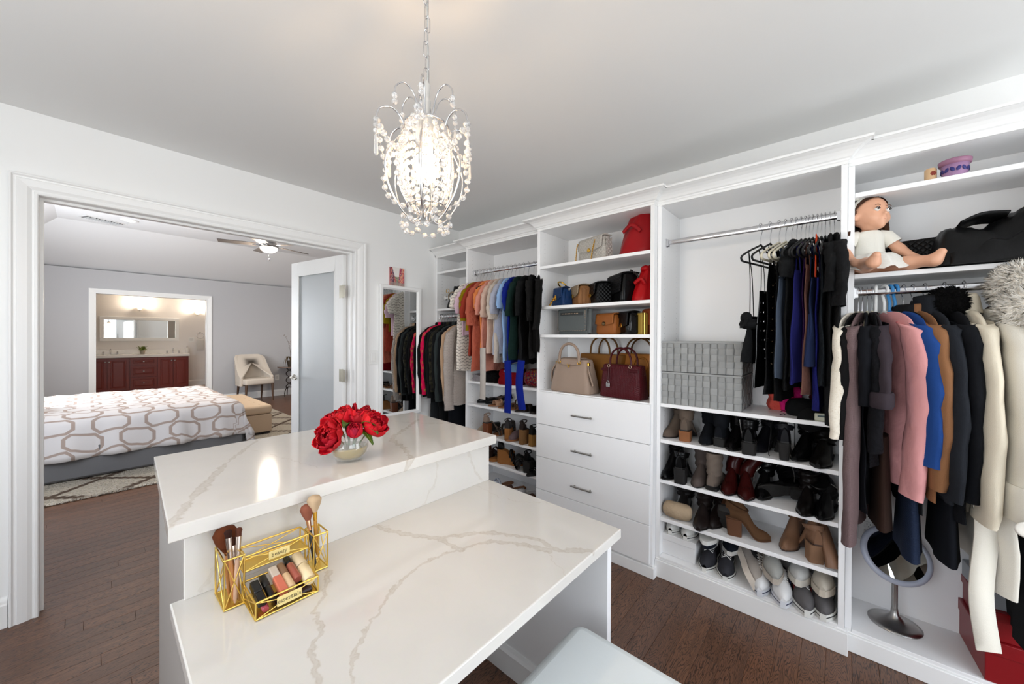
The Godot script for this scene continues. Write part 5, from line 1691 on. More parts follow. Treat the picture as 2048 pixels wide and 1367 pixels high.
func build_garments() -> void:
	var n := FastNoiseLite.new()
	n.seed = 8
	n.frequency = 1.0
	# prints
	var pinkp := picture("pinkprint", 96, 96, func(u, v):
		var k := pow(maxf(0.0, cos((u * 3.0) * TAU) * cos((v * 2.0 + floorf(u * 3.0) * 0.3) * TAU)), 3.0)
		return Color(0.84, 0.04, 0.30).lerp(Color(0.72, 0.55, 0.24), clampf(k * 1.6, 0, 1)))
	var dotp := picture("whiteprint", 96, 96, func(u, v): return Color(0.90, 0.87, 0.82).lerp(Color(0.16, 0.13, 0.13), smoothstep(0.42, 0.5, n.get_noise_2d(u * 9.0, v * 14.0)) + (1.0 if absf(sin((v * 3.0 + 0.12 * sin(u * 20.0)) * TAU)) > 0.985 else 0.0)))
	var tweedp := picture("tweed", 96, 96, func(u, v): return Color(0.66, 0.62, 0.59) * (1.0 + 0.13 * n.get_noise_2d(u * 70.0, v * 12.0) + 0.10 * n.get_noise_2d(u * 12.0 + 9.0, v * 70.0)))
	var charp := picture("charcoal", 96, 96, func(u, v): return Color(0.125, 0.135, 0.155) * (1.0 + 0.55 * n.get_noise_2d(u * 60.0, v * 60.0)))
	var navyp := picture("denim", 96, 96, func(u, v): return Color(0.10, 0.14, 0.22) * (1.0 + 0.45 * n.get_noise_2d(u * 60.0, v * 30.0)))
	var camop := picture("camo", 96, 96, func(u, v): return [Color(0.07, 0.07, 0.075), Color(0.20, 0.19, 0.13), Color(0.05, 0.05, 0.05)][int(clampf(n.get_noise_2d(u * 4.0, v * 4.0) * 3.0 + 1.5, 0, 2))])
	var whitep := picture("embroid", 96, 96, func(u, v): return Color(0.86, 0.83, 0.77).lerp(Color(0.70, 0.62, 0.50), smoothstep(0.2, 0.6, n.get_noise_2d(u * 14.0, v * 14.0)) * 0.6))
	var black := cloth(Color(0.045, 0.045, 0.05), "weave", 0.02, 0.4)
	var soft_black := cloth(Color(0.06, 0.062, 0.066), "crumple", 0.4, 0.5)
	# --- corner unit: blazers and jackets (seen from their right)
	var grp := "blazers on the corner unit rod"
	var ys := 1.475
	var b1 := [
		[-2.885, "cloth jacket", black, 0.66, "black tailored blazer nearest the doorway wall", "blazer", 0.56],
		[-2.845, "", patterned("pinkprint", pinkp, 0.20), 0.60, "hot pink jacket scattered with gold flowers", "jacket", 0.56],
		[-2.800, "", cloth(Color(0.05, 0.045, 0.048), "lace", 0.05, 1.0), 0.62, "black textured lace jacket beside the hot pink jacket", "jacket", 0.56],
		[-2.760, "", cloth(Color(0.065, 0.068, 0.075), "weave", 0.02, 0.4), 0.70, "charcoal black blazer next to the black lace jacket", "blazer", 0.58],
		[-2.722, "", patterned("camo", camop, 0.25), 0.60, "dark camouflage jacket between two black blazers", "jacket", 0.52],
		[-2.682, "", cloth(Color(0.055, 0.058, 0.065), "weave", 0.02, 0.4), 0.72, "black wool blazer just after the camouflage jacket", "blazer", 0.58],
		[-2.640, "", cloth(Color(0.19, 0.215, 0.215), "weave", 0.02, 0.5), 0.66, "slate green blazer with a buttoned cuff", "blazer", 0.60],
		[-2.600, "", cloth(Color(0.055, 0.06, 0.07), "weave", 0.02, 0.4), 0.74, "long black blazer between slate green and beige", "blazer", 0.58],
		[-2.560, "", cloth(Color(0.70, 0.58, 0.47), "weave", 0.02, 0.4), 0.68, "beige blazer beside the pale grey tweed one", "blazer", 0.58],
		[-2.512, "", patterned("tweed", tweedp, 0.10, "weave", 0.6), 0.70, "pale grey tweed blazer closest to the blouses", "blazer", 0.66]]
	for e in b1:
		var i := b1.find(e)
		hanger("wood" if i in [1, 4, 9] else "black", e[0], 1.572, "hanger holding the " + e[4].replace("nearest the doorway wall", "by the doorway wall"), "hangers on the corner unit rod")
		garment({"name": e[5], "z": e[0], "y": ys, "len": e[3], "mat": e[2], "sw": 0.205, "th": 0.020, "fold": 0.006, "sleeve": e[6], "cuff": 0.048, "collar": "shirt", "label": e[4], "cat": e[5], "group": grp, "lean": 0.012 * (i % 3)})
	# dark trousers hanging low behind the jackets
	for e in [[-2.86, Color(0.12, 0.13, 0.14), "dark grey trousers hanging below the hot pink jacket"], [-2.73, Color(0.035, 0.04, 0.05), "black trousers hanging below the charcoal blazer"], [-2.60, Color(0.03, 0.04, 0.065), "midnight navy trousers hanging below the beige blazer"]]:
		var tr := Mb.new()
		tr.loft([oval(0.09, 0.022, Vector3(0, 0, 0)), oval(0.16, 0.05, Vector3(0, -0.2, 0)), oval(0.17, 0.055, Vector3(0, -0.7, 0)), oval(0.165, 0.05, Vector3(0, -0.78, 0))])
		single("trousers", tr, cloth(e[1], "weave", 0.02, 0.3), e[2], "trousers", Vector3(2.27, 0.94, e[0]), 0.0, "trousers in the corner unit")
	# --- second unit: blouses (rod 1.92)
	grp = "blouses on the second unit rod"
	var rust := Color(0.55, 0.20, 0.14)
	var b2 := [
		[-2.395, patterned("whiteprint", dotp, 0.16), 0.75, "cream blouse printed with small dark marks at the end of the row", 0.16, 0.055, 0.20, "clear"],
		[-2.350, cloth(Color(0.82, 0.70, 0.76), "crumple", 0.3, 0.4), 0.45, "pale lilac short sleeved top", 0.20, 0.06, 0.19, "black"],
		[-2.312, cloth(Color(0.55, 0.47, 0.03), "weave", 0.02, 0.3), 0.42, "mustard yellow top sleeve showing beside the lilac top", 0.26, 0.05, 0.19, "black"],
		[-2.270, cloth(rust, "crumple", 0.3, 0.5), 0.62, "rust red crinkled blouse", 0.24, 0.07, 0.20, "black"],
		[-2.225, cloth(Color(0.68, 0.36, 0.28), "crumple", 0.3, 0.5), 0.74, "coral long blouse beside the rust red one", 0.30, 0.06, 0.20, "black"],
		[-2.178, cloth(Color(0.86, 0.52, 0.30), "weave", 0.02, 0.3), 0.64, "apricot top tucked between coral and blush", 0.18, 0.05, 0.18, "black"],
		[-2.130, cloth(Color(0.80, 0.54, 0.47), "crumple", 0.3, 0.5), 0.74, "blush pink blouse with short sleeves", 0.22, 0.06, 0.20, "black"],
		[-2.082, cloth(Color(0.77, 0.66, 0.60), "crumple", 0.3, 0.5), 0.6, "pale peach short sleeved blouse", 0.24, 0.065, 0.20, "black"],
		[-2.035, cloth(Color(0.72, 0.67, 0.62), "crumple", 0.3, 0.6), 0.66, "oatmeal short sleeved blouse with a long tie", 0.26, 0.065, 0.205, "black"],
		[-1.992, cloth(Color(0.62, 0.63, 0.68), "crumple", 0.3, 0.5), 0.6, "pale grey blue tee", 0.22, 0.06, 0.20, "black"],
		[-1.950, cloth(Color(0.55, 0.68, 0.84), "weave", 0.02, 0.3), 0.66, "sky blue blouse beside the cobalt top", 0.18, 0.055, 0.19, "black"],
		[-1.908, cloth(Color(0.03, 0.11, 0.46), "weave", 0.02, 0.3), 0.66, "cobalt blue blouse with two long sash ends", 0.20, 0.055, 0.20, "black"],
		[-1.862, cloth(Color(0.055, 0.14, 0.125), "crumple", 0.3, 0.4), 0.64, "bottle green short sleeved top", 0.24, 0.06, 0.20, "black"],
		[-1.815, soft_black, 0.67, "plain black short sleeved top beside the green one", 0.24, 0.06, 0.20, "black"],
		[-1.765, cloth(Color(0.055, 0.052, 0.05), "crumple", 0.25, 0.8), 0.62, "black crinkled blouse with loose sleeves", 0.28, 0.07, 0.205, "black"],
		[-1.712, cloth(Color(0.06, 0.057, 0.054), "lace", 0.035, 1.2), 0.57, "black lace blouse closest to the handbags", 0.34, 0.075, 0.21, "black"]]
	for e in b2:
		hanger(e[7], e[0], 1.935, "black hanger holding the %s" % e[3] if e[7] == "black" else "clear hanger holding the cream printed blouse", "hangers on the second unit rod", ROD, TURN2[b2.find(e)])
		var i := b2.find(e)
		garment({"turn": TURN2[i], "name": "blouse", "z": e[0], "y": 1.83, "len": e[2], "mat": e[1], "sw": e[6], "th": 0.020, "fold": 0.012, "sleeve": e[4], "cuff": e[5] + 0.005, "label": e[3], "cat": "blouse", "group": grp, "lean": 0.02 * ((i * 7) % 3 - 1), "flare": 0.015})
	var sash := cloth(Color(0.03, 0.11, 0.46), "weave", 0.02, 0.3)
	single("sash", strap(curve([Vector3(0, 0, 0), Vector3(-0.01, -0.18, 0.01), Vector3(0.0, -0.38, 0.0)], 12), 0.052, 0.003, Vector3.RIGHT), sash, "cobalt blue sash end hanging farther from the handbags", "sash", Vector3(2.03, 1.19, -1.83), 20.0, "sash ends of the cobalt blouse")
	single("sash", strap(curve([Vector3(0, 0, 0), Vector3(-0.012, -0.17, -0.01), Vector3(0.0, -0.35, 0.01)], 12), 0.056, 0.003, Vector3.RIGHT), sash, "cobalt blue sash end hanging nearer the handbags", "sash", Vector3(2.03, 1.20, -1.70), 15.0, "sash ends of the cobalt blouse")
	single("sash", strap(curve([Vector3(0, 0, 0), Vector3(-0.01, -0.2, 0.008), Vector3(0.0, -0.40, 0.0)], 12), 0.05, 0.003, Vector3.RIGHT), cloth(Color(0.70, 0.67, 0.64), "crumple", 0.3, 0.4), "pale grey tie end hanging among the blouses", "sash", Vector3(2.03, 1.28, -2.09), 15.0)
	# --- fourth unit: dark tops (rod 1.918)
	grp = "tops on the fourth unit rod"
	var pvc := plain(Color(0.02, 0.02, 0.022), 0.12)
	var b4 := [
		# z, mat, len, label, sleeve, strap drop, half width, hem, hanger
		[-0.312, soft_black, 0.587, "black camisole with a bow hung lowest on long straps", 0.0, 0.36, 0.17, 0.20, "black"],
		[-0.272, pvc, 0.7, "glossy black top with a row of metal snaps", 0.0, 0.24, 0.15, 0.15, "black"],
		[-0.236, cloth(Color(0.035, 0.035, 0.04), "knit", 0.03, 0.6, 0.3), 0.735, "black top with gold sequin stripes", 0.0, 0.12, 0.15, 0.16, "clear"],
		[-0.210, black, 0.76, "black camisole behind the sequin top", 0.0, 0.16, 0.14, 0.15, "clear"],
		[-0.186, cloth(Color(0.30, 0.34, 0.40), "knit", 0.02, 1.0), 0.65, "dusty blue knitted tank", 0.0, 0.18, 0.185, 0.2, "clear"],
		[-0.168, soft_black, 0.7, "black short sleeved tee after the blue tank", 0.12, 0.0, 0.15, 0.16, "black"],
		[-0.150, black, 0.64, "black top with slim shoulders", 0.0, 0.1, 0.14, 0.15, "black"],
		[-0.134, cloth(Color(0.115, 0.12, 0.36), "weave", 0.02, 0.3), 0.67, "violet blue long top with a split hem", 0.0, 0.16, 0.185, 0.195, "black"],
		[-0.120, cloth(Color(0.13, 0.015, 0.20), "weave", 0.02, 0.3, 0.4), 0.6, "deep purple satin top on slim straps", 0.0, 0.1, 0.13, 0.14, "black"],
		[-0.106, cloth(Color(0.42, 0.29, 0.25), "crumple", 0.3, 0.5), 0.72, "taupe satin top with narrow straps", 0.0, 0.14, 0.18, 0.185, "black"],
		[-0.090, cloth(Color(0.11, 0.15, 0.27), "weave", 0.02, 0.3), 0.58, "steel blue peplum top with an orange lining", 0.0, 0.2, 0.18, 0.21, "black"],
		[-0.076, cloth(Color(0.10, 0.11, 0.38), "crumple", 0.3, 0.6), 0.78, "bright indigo ruffled top hanging lower", 0.0, 0.2, 0.165, 0.18, "black"],
		[-0.062, cloth(Color(0.085, 0.105, 0.125), "lace", 0.04, 0.8), 0.67, "grey black peplum top with lace shoulders", 0.0, 0.1, 0.18, 0.225, "black"],
		[-0.046, soft_black, 0.83, "long black dress beside the unit panel", 0.20, 0.0, 0.19, 0.21, "black"],
		[-0.030, cloth(Color(0.05, 0.05, 0.055), "crumple", 0.35, 0.8), 0.84, "black ruffle shouldered dress touching the unit panel", 0.26, 0.0, 0.20, 0.24, "black"]]
	for e in b4:
		var i := b4.find(e)
		hanger(e[8], e[0], 1.933, "%s hanger holding the %s" % [e[8], e[3]], "hangers on the fourth unit rod", ROD, TURN4[i])
		var d := {"turn": TURN4[i], "name": "top" if e[2] < 0.82 else "dress", "z": e[0], "y": 1.83, "len": e[2], "mat": e[1], "sw": e[6], "hem": e[7], "th": 0.012, "fold": 0.007, "label": e[3], "cat": "top" if e[2] < 0.82 else "dress", "group": grp}
		if e[5] > 0.0:
			d.strap = true
			d.drop = e[5]
			d.sw2 = 0.005 if e[5] > 0.2 else 0.02
		else:
			d.sleeve = e[4]
			d.cuff = 0.065
		var o := garment(d)
		if i == 1:
			for k in 9: part(o, "metal_snap", Mb.new().ball(Vector3(-0.11 + 0.004 * k, -0.30 - 0.044 * k, 0.014), Vector3(0.007, 0.007, 0.004), 8, 5), chrome())
		if i == 2:
			for k in 9: part(o, "sequin_stripe", Mb.new().box(Vector3(-0.07, -0.20 - 0.055 * k, 0.013), Vector3(0.09, 0.006, 0.006), 0.002, Basis(Vector3.BACK, 0.5 - 0.06 * k)), plain(Color(0.80, 0.70, 0.58), 0.25, 1.0))
		if i == 0:
			part(o, "bow_knot", Mb.new().ball(Vector3(-0.15, -0.37, 0.0), Vector3(0.03, 0.03, 0.025), 10, 7), soft_black)
			part(o, "bow_tail", strap(curve([Vector3(-0.15, -0.36, 0), Vector3(-0.20, -0.39, 0.02), Vector3(-0.23, -0.42, 0.01)], 6), 0.012, 0.003), soft_black)
			part(o, "ruffle", Mb.new().ring_tube(Vector3(0, -0.40, 0), Vector3.RIGHT, Vector3(0, 0, 0.14), 0.16, 0.024, 22, 8), soft_black)
		if i == 10:
			part(o, "peplum", Mb.new().loft([oval(0.17, 0.014, Vector3(0, -0.36, 0), 24), oval(0.20, 0.026, Vector3(0, -0.48, 0), 24), oval(0.215, 0.034, Vector3(0, -0.59, 0), 24)], true, false, false), e[1])
			part(o, "orange_strap", strap([Vector3(-0.10, -0.01, 0.012), Vector3(-0.135, -0.10, 0.016), Vector3(-0.14, -0.2, 0.016)], 0.03, 0.004, Vector3.BACK), cloth(Color(0.75, 0.25, 0.12), "weave", 0.02, 0.3))
		if i == 14:
			for k in 3: part(o, "ruffle", Mb.new().loft([oval(0.19, 0.02, Vector3(0, -0.06 - 0.09 * k, 0), 24), oval(0.235, 0.032, Vector3(-0.01, -0.15 - 0.09 * k, 0), 24)], true, false, false), e[1])
	# --- fifth unit: coats (rod 1.564)
	grp = "coats on the fifth unit rod"
	ys = 1.475
	var hg := "hangers on the fifth unit rod"
	var cream_linen := patterned("embroid", whitep, 0.12, "crumple", 0.5)
	var ivory := cloth(Color(0.84, 0.80, 0.72), "suede", 0.06, 0.4)
	var white_wool := cloth(Color(0.87, 0.85, 0.80), "suede", 0.06, 0.4)
	var b5 := [
		{"z": 0.036, "h": "clear", "mat": cream_linen, "len": 0.5, "sleeve": 0.44, "cuff": 0.035, "label": "cream embroidered linen jacket against the unit panel", "cat": "jacket", "th": 0.010, "flare": 0.05, "turn": -12},
		{"z": 0.052, "h": "clear", "mat": cloth(Color(0.035, 0.033, 0.035), "weave", 0.02, 0.3), "len": 0.56, "sleeve": 0.44, "cuff": 0.045, "label": "black jacket behind the cream linen sleeve", "cat": "jacket", "th": 0.010, "flare": 0.03, "turn": -12},
		{"z": 0.064, "h": "clear", "mat": cloth(Color(0.46, 0.38, 0.38), "knit", 0.03, 1.2), "len": 0.89, "sleeve": 0.86, "cuff": 0.050, "label": "long mauve open knit cardigan", "cat": "cardigan", "th": 0.012, "flare": 0.02, "turn": -10},
		{"z": 0.080, "h": "clear", "mat": cloth(Color(0.05, 0.055, 0.075), "weave", 0.02, 0.3), "len": 0.8, "sleeve": 0.3, "cuff": 0.06, "label": "navy black tee beside the mauve cardigan", "cat": "top", "th": 0.010, "turn": -4},
		{"z": 0.096, "h": "clear", "mat": cloth(Color(0.20, 0.17, 0.19), "weave", 0.02, 0.4), "len": 0.55, "sleeve": 0.3, "cuff": 0.078, "label": "plum grey short sleeved tee with wide turned cuffs", "cat": "top", "th": 0.011, "flare": 0.02, "cuff_band": 0.06, "turn": 4},
		{"z": 0.108, "h": "white_plastic", "mat": cloth(Color(0.045, 0.045, 0.06), "crumple", 0.2, 0.9), "len": 0.62, "sleeve": 0.48, "cuff": 0.058, "label": "black top with ruched sleeves", "cat": "top", "th": 0.011, "turn": -3},
		{"z": 0.134, "h": "white_plastic", "mat": cloth(Color(0.90, 0.64, 0.64), "crumple", 0.5, 0.25), "len": 0.69, "sleeve": 0.64, "cuff": 0.06, "label": "rose pink wide sleeved coat", "cat": "coat", "th": 0.01, "flare": 0.0, "turn": 22, "hem": 0.205, "fold": 0.006, "sw": 0.195},
		{"z": 0.150, "h": "blue_plastic", "mat": cloth(Color(0.03, 0.36, 0.33), "weave", 0.02, 0.3), "len": 0.34, "sleeve": 0.0, "cuff": 0.05, "label": "small teal top showing its neckline beside the blue tunic", "cat": "top", "th": 0.005, "turn": 20, "sw": 0.11, "hem": 0.1},
		{"z": 0.166, "h": "blue_plastic", "mat": cloth(Color(0.13, 0.27, 0.52), "weave", 0.02, 0.4), "len": 0.6, "sleeve": 0.5, "cuff": 0.070, "label": "cornflower blue tunic behind the pink coat", "cat": "tunic", "th": 0.009, "turn": 19, "fold": 0.004},
		{"z": 0.190, "h": "wood", "mat": cloth(Color(0.065, 0.07, 0.08), "weave", 0.02, 0.3), "len": 0.78, "sleeve": 0.4, "cuff": 0.06, "label": "smooth charcoal jacket between blue tunic and camel coat", "cat": "jacket", "th": 0.008, "collar": "shirt", "turn": 16, "sw": 0.165, "hem": 0.165, "fold": 0.004},
		{"z": 0.216, "h": "wood", "mat": cloth(Color(0.53, 0.37, 0.25), "suede", 0.06, 0.5), "len": 0.71, "sleeve": 0.58, "cuff": 0.062, "label": "camel suede coat on a wooden hanger", "cat": "coat", "th": 0.011, "collar": "shirt", "turn": 12, "fold": 0.005},
		{"z": 0.250, "h": "dark_wood", "mat": patterned("charcoal", charp, 0.05, "suede", 0.6, 0.95), "len": 0.7, "sleeve": 0.6, "cuff": 0.085, "label": "flecked charcoal wool coat with a stand collar", "cat": "coat", "th": 0.020, "collar": "coat", "flare": 0.015, "turn": 11, "hem": 0.25, "fold": 0.006},
		{"z": 0.302, "h": "black", "mat": cloth(Color(0.045, 0.052, 0.07), "suede", 0.06, 0.4), "len": 0.76, "sleeve": 0.6, "cuff": 0.06, "label": "midnight coat with a fluffy black fur collar", "cat": "coat", "th": 0.018, "collar": "fur", "collar_mat": cloth(Color(0.025, 0.025, 0.028), "fur", 0.04, 1.2), "turn": 8},
		{"z": 0.352, "h": "black", "mat": ivory, "len": 0.74, "sleeve": 0.66, "cuff": 0.085, "label": "ivory wool coat with a big folded collar", "cat": "coat", "th": 0.022, "collar": "coat", "flare": 0.02, "turn": 5},
		{"z": 0.415, "h": "dark_wood", "mat": white_wool, "len": 0.98, "sleeve": 0.62, "cuff": 0.095, "label": "white wool coat with wide cuffs and a large button", "cat": "coat", "th": 0.026, "cuff_band": 0.115, "flare": 0.03, "turn": 5},
		{"z": 0.485, "h": "dark_wood", "mat": cloth(Color(0.10, 0.105, 0.11), "suede", 0.05, 0.6), "len": 1.15, "sleeve": 0.66, "cuff": 0.08, "label": "dark grey coat at the cut off end of the rod", "cat": "coat", "th": 0.022, "x": 2.235, "sw": 0.195}]
	for d in b5:
		var names_ := {"clear": "slim metal hooked", "white_plastic": "white plastic", "blue_plastic": "blue plastic", "wood": "wooden", "black": "black", "dark_wood": "dark wooden"}
		hanger(d.h, d.z, 1.579, "%s hanger holding the %s" % [names_[d.h], d.label.replace(" on a wooden hanger", "")], hg, ROD, d.get("turn", 0.0))
		d.name = d.cat
		d.y = ys
		d.group = grp
		if not d.has("sw"): d.sw = 0.21
		var o := garment(d)
		if d.label.begins_with("white wool"):
			var e := Vector3(-0.245, -0.075 - 0.64, 0.0)
			part(o, "cuff_button", Mb.new().lathe([Vector2(0.002, 0.0), Vector2(0.022, 0.0), Vector2(0.025, 0.004), Vector2(0.020, 0.006), Vector2(0.012, 0.004), Vector2(0.001, 0.004)], 20, e + Vector3(-0.105, 0.02, -0.02), Basis(Vector3.BACK, PI / 2)), plain(Color(0.86, 0.84, 0.80), 0.35))
		if d.label.begins_with("rose pink"):
			pass
	# skirts and hems that hang lower
	for e in [[0.125, 0.97, 0.115, "brown suede skirt hem hanging below the pink coat", cloth(Color(0.16, 0.10, 0.075), "suede", 0.05, 0.4), 0.36, 0.75], [0.205, 0.88, 0.13, "dark denim blue skirt hanging below the charcoal coat", patterned("denim", navyp, 0.05), 0.36, 0.70], [0.300, 0.90, 0.13, "midnight navy skirt hanging below the fur collared coat", cloth(Color(0.05, 0.06, 0.085), "suede", 0.05, 0.3), 0.36, 0.72]]:
		var sk := Mb.new()
		var rings := []
		for j in 8:
			var t := j / 7.0
			var ring := PackedVector3Array()
			for k in 24:
				var a: float = TAU * k / 24
				ring.append(Vector3(lerpf(0.15, 0.20, t) * cos(a), -e[5] * t, lerpf(0.022, 0.036, t) * sin(a) * (1.0 + 0.15 * t * sin(a * 6.0 + e[0] * 50.0))))
			rings.append(ring)
		sk.loft(rings, true, true, false)
		single("skirt", sk, e[4], e[3], "skirt", Vector3(2.24, e[1], e[0]), 0.0, "skirts hanging in the fifth unit")
	# white belt and lower white coat tail
	single("coat_belt", strap(curve([Vector3(0, 0, 0), Vector3(0.0, -0.12, 0.004), Vector3(-0.02, -0.32, -0.02), Vector3(-0.03, -0.50, -0.005)], 14), 0.062, 0.006, Vector3.RIGHT), white_wool, "white cloth belt hanging down from the white wool coat", "belt", Vector3(2.06, 0.80, 0.375), 20.0)
	var fv := Mb.new()
	var r3 := RandomNumberGenerator.new()
	r3.seed = 77
	tufts(fv, Vector3(0.15, 0.085, 0.07), 2600, 0.030, r3, Vector3(-0.03, 0.05, 0.0))
	tufts(fv, Vector3(0.10, 0.09, 0.07), 1800, 0.030, r3, Vector3(-0.13, -0.04, 0.0))
	tufts(fv, Vector3(0.10, 0.13, 0.07), 2200, 0.030, r3, Vector3(-0.16, -0.17, 0.03))
	single("fur_stole", fv, cloth(Color(0.97, 0.95, 0.91), "suede", 0.05, 0.2), "thick white fur stole on the last hanger in view", "stole", Vector3(2.22, 1.50, 0.475))

# ---------------------------------------------------------------- shoes: the toe points along local z
const SOLE_B := [0.018, 0.028, 0.031, 0.031, 0.029, 0.031, 0.037, 0.041, 0.041, 0.035, 0.024, 0.010]
const LIFT := [1.0, 1.0, 1.0, 0.98, 0.88, 0.66, 0.34, 0.10, 0.0, 0.0, 0.02, 0.06]

func shoe_sole(L: float, heel: float, thick: float, wide := 1.0, flat_bottom := false) -> Mb:
	var rings := []
	for i in 25:
		var s := i / 24.0
		var b := lerp_table(SOLE_B, s) * wide * L / 0.25
		var y := heel * lerp_table(LIFT, s) + (0.0 if i > 0 else 0.002)
		var z := (s - 0.5) * L
		var lo := 0.0 if flat_bottom else y
		if flat_bottom and s > 0.9: lo = (s - 0.9) * 0.05
		rings.append(PackedVector3Array([Vector3(-b, lo + 0.001, z), Vector3(-b * 0.9, lo, z), Vector3(b * 0.9, lo, z), Vector3(b, lo + 0.001, z), Vector3(b, y + thick, z), Vector3(-b, y + thick, z)]))
	return Mb.new().loft(rings, true, true, true, -1)

func shoe_upper(L: float, heel: float, thick: float, tops: Array, s0 := 0.0, s1 := 1.0, wide := 1.0) -> Mb:
	var rings := []
	for i in 23:
		var s := lerpf(s0, s1, i / 22.0)
		var b := lerp_table(SOLE_B, s) * 0.97 * wide * L / 0.25
		var y := heel * lerp_table(LIFT, s) + thick
		var h := lerp_table(tops, s)
		var z := (s - 0.5) * L * (0.985 if i in [0, 22] else 1.0)
		var ring := PackedVector3Array()
		for k in 15:
			var a: float = PI * k / 14.0
			ring.append(Vector3(b * cos(a) * (1.0 - 0.18 * sin(a)), y + h * pow(sin(a), 0.75), z))
		rings.append(ring)
	return Mb.new().loft(rings)

func heel_block(L: float, heel: float, kind: String) -> Mb:
	var w0 := 0.026; var l0 := 0.030; var w1 := 0.024; var l1 := 0.028
	match kind:
		"stiletto": w1 = 0.008; l1 = 0.009
		"flared": w1 = 0.018; l1 = 0.018
		"chunky": w0 = 0.031; l0 = 0.036; w1 = 0.029; l1 = 0.032
	var rings := []
	var z := -L * 0.5 + l0 + 0.002
	for j in 5:
		var t := j / 4.0
		rings.append(rr(2 * lerpf(w1, w0, t), 2 * lerpf(l1, l0, t), heel * t, 0.012, 4, Vector3(0, 0, z + (1 - t) * 0.004)))
	return Mb.new().loft(rings)

func shaft(L: float, heel: float, h: float, bend: Vector3, r := 0.041, slump := 0.0) -> Mb:
	var p := curve([Vector3(0, heel + 0.055, -L * 0.24), Vector3(0, heel + 0.055 + (h - 0.055) * 0.5, -L * 0.24) + bend * 0.3, Vector3(0, heel + h, -L * 0.24) + bend], 12)
	var rings := []
	for i in 13:
		var t := i / 12.0
		var ring := PackedVector3Array()
		var d: Vector3 = (p[mini(i + 1, 12)] - p[maxi(i - 1, 0)]).normalized()
		var xx := Vector3.RIGHT
		var zz := xx.cross(d).normalized()
		for k in 18:
			var a: float = TAU * k / 18
			var w := 1.0 + slump * 0.10 * sin(t * 20.0 + a * 2.0) + 0.02 * sin(a * 3.0)
			ring.append(p[i] + (xx * cos(a) * r * lerpf(0.86, 1.0, t) + zz * sin(a) * (r + 0.008) * lerpf(1.0, 1.02, t)) * w)
		rings.append(ring)
	var inner := PackedVector3Array()
	var deep := PackedVector3Array()
	var c: Vector3 = p[12]
	for v in rings[12]:
		inner.append(c + (v - c) * 0.9)
		deep.append(c + (v - c) * 0.85 - (p[12] - p[10]))
	rings.append(inner)
	rings.append(deep)
	return Mb.new().loft(rings, true, false, true)

func boot(label: String, at: Vector3, turn: float, m: Material, sole: Material, heel: float, heel_kind: String, h: float, group: String, o := {}) -> Node3D:
	var L: float = o.get("L", 0.245)
	h = maxf(h - heel, 0.07)
	var t := thing("boot", label, "boot", at, turn, group)
	part(t, "sole", shoe_sole(L, heel, 0.006), sole)
	if heel > 0.012: part(t, "heel", heel_block(L, heel, heel_kind), o.get("heel_mat", sole))
	part(t, "vamp", shoe_upper(L, heel, 0.006, [0.060, 0.075, 0.088, 0.095, 0.096, 0.088, 0.074, 0.060, 0.050, 0.044, 0.036, 0.016]), m)
	part(t, "shaft", shaft(L, heel, h, o.get("bend", Vector3(0, 0, 0.004)), o.get("r", 0.041), o.get("slump", 0.2)), m)
	if o.get("laces", false):
		var lb := Mb.new()
		for k in 5:
			var z := 0.045 - 0.022 * k
			lb.tube([Vector3(-0.016, heel + 0.055 + 0.018 * k, z), Vector3(0.0, heel + 0.066 + 0.02 * k, z - 0.004), Vector3(0.016, heel + 0.066 + 0.018 * k, z - 0.014)], 0.0018, 5)
		for s in [-1, 1]: lb.tube(curve([Vector3(0.01 * s, heel + 0.10, -0.02), Vector3(0.045 * s, heel + 0.07, 0.03), Vector3(0.05 * s, 0.01, 0.06), Vector3(0.075 * s, 0.002, 0.10)], 12), 0.0018, 5)
		part(t, "laces", lb, plain(Color(0.03, 0.03, 0.03), 0.8))
	if o.get("zip", false):
		part(t, "zip", Mb.new().tube(curve([Vector3(0.036, heel + 0.03, -0.05), Vector3(0.042, heel + 0.08, -0.055), Vector3(0.044, heel + h * 0.95, -0.055) + o.get("bend", Vector3.ZERO)], 8), 0.0024, 6), plain(Color(0.75, 0.74, 0.72), 0.3, 1.0))
	return t

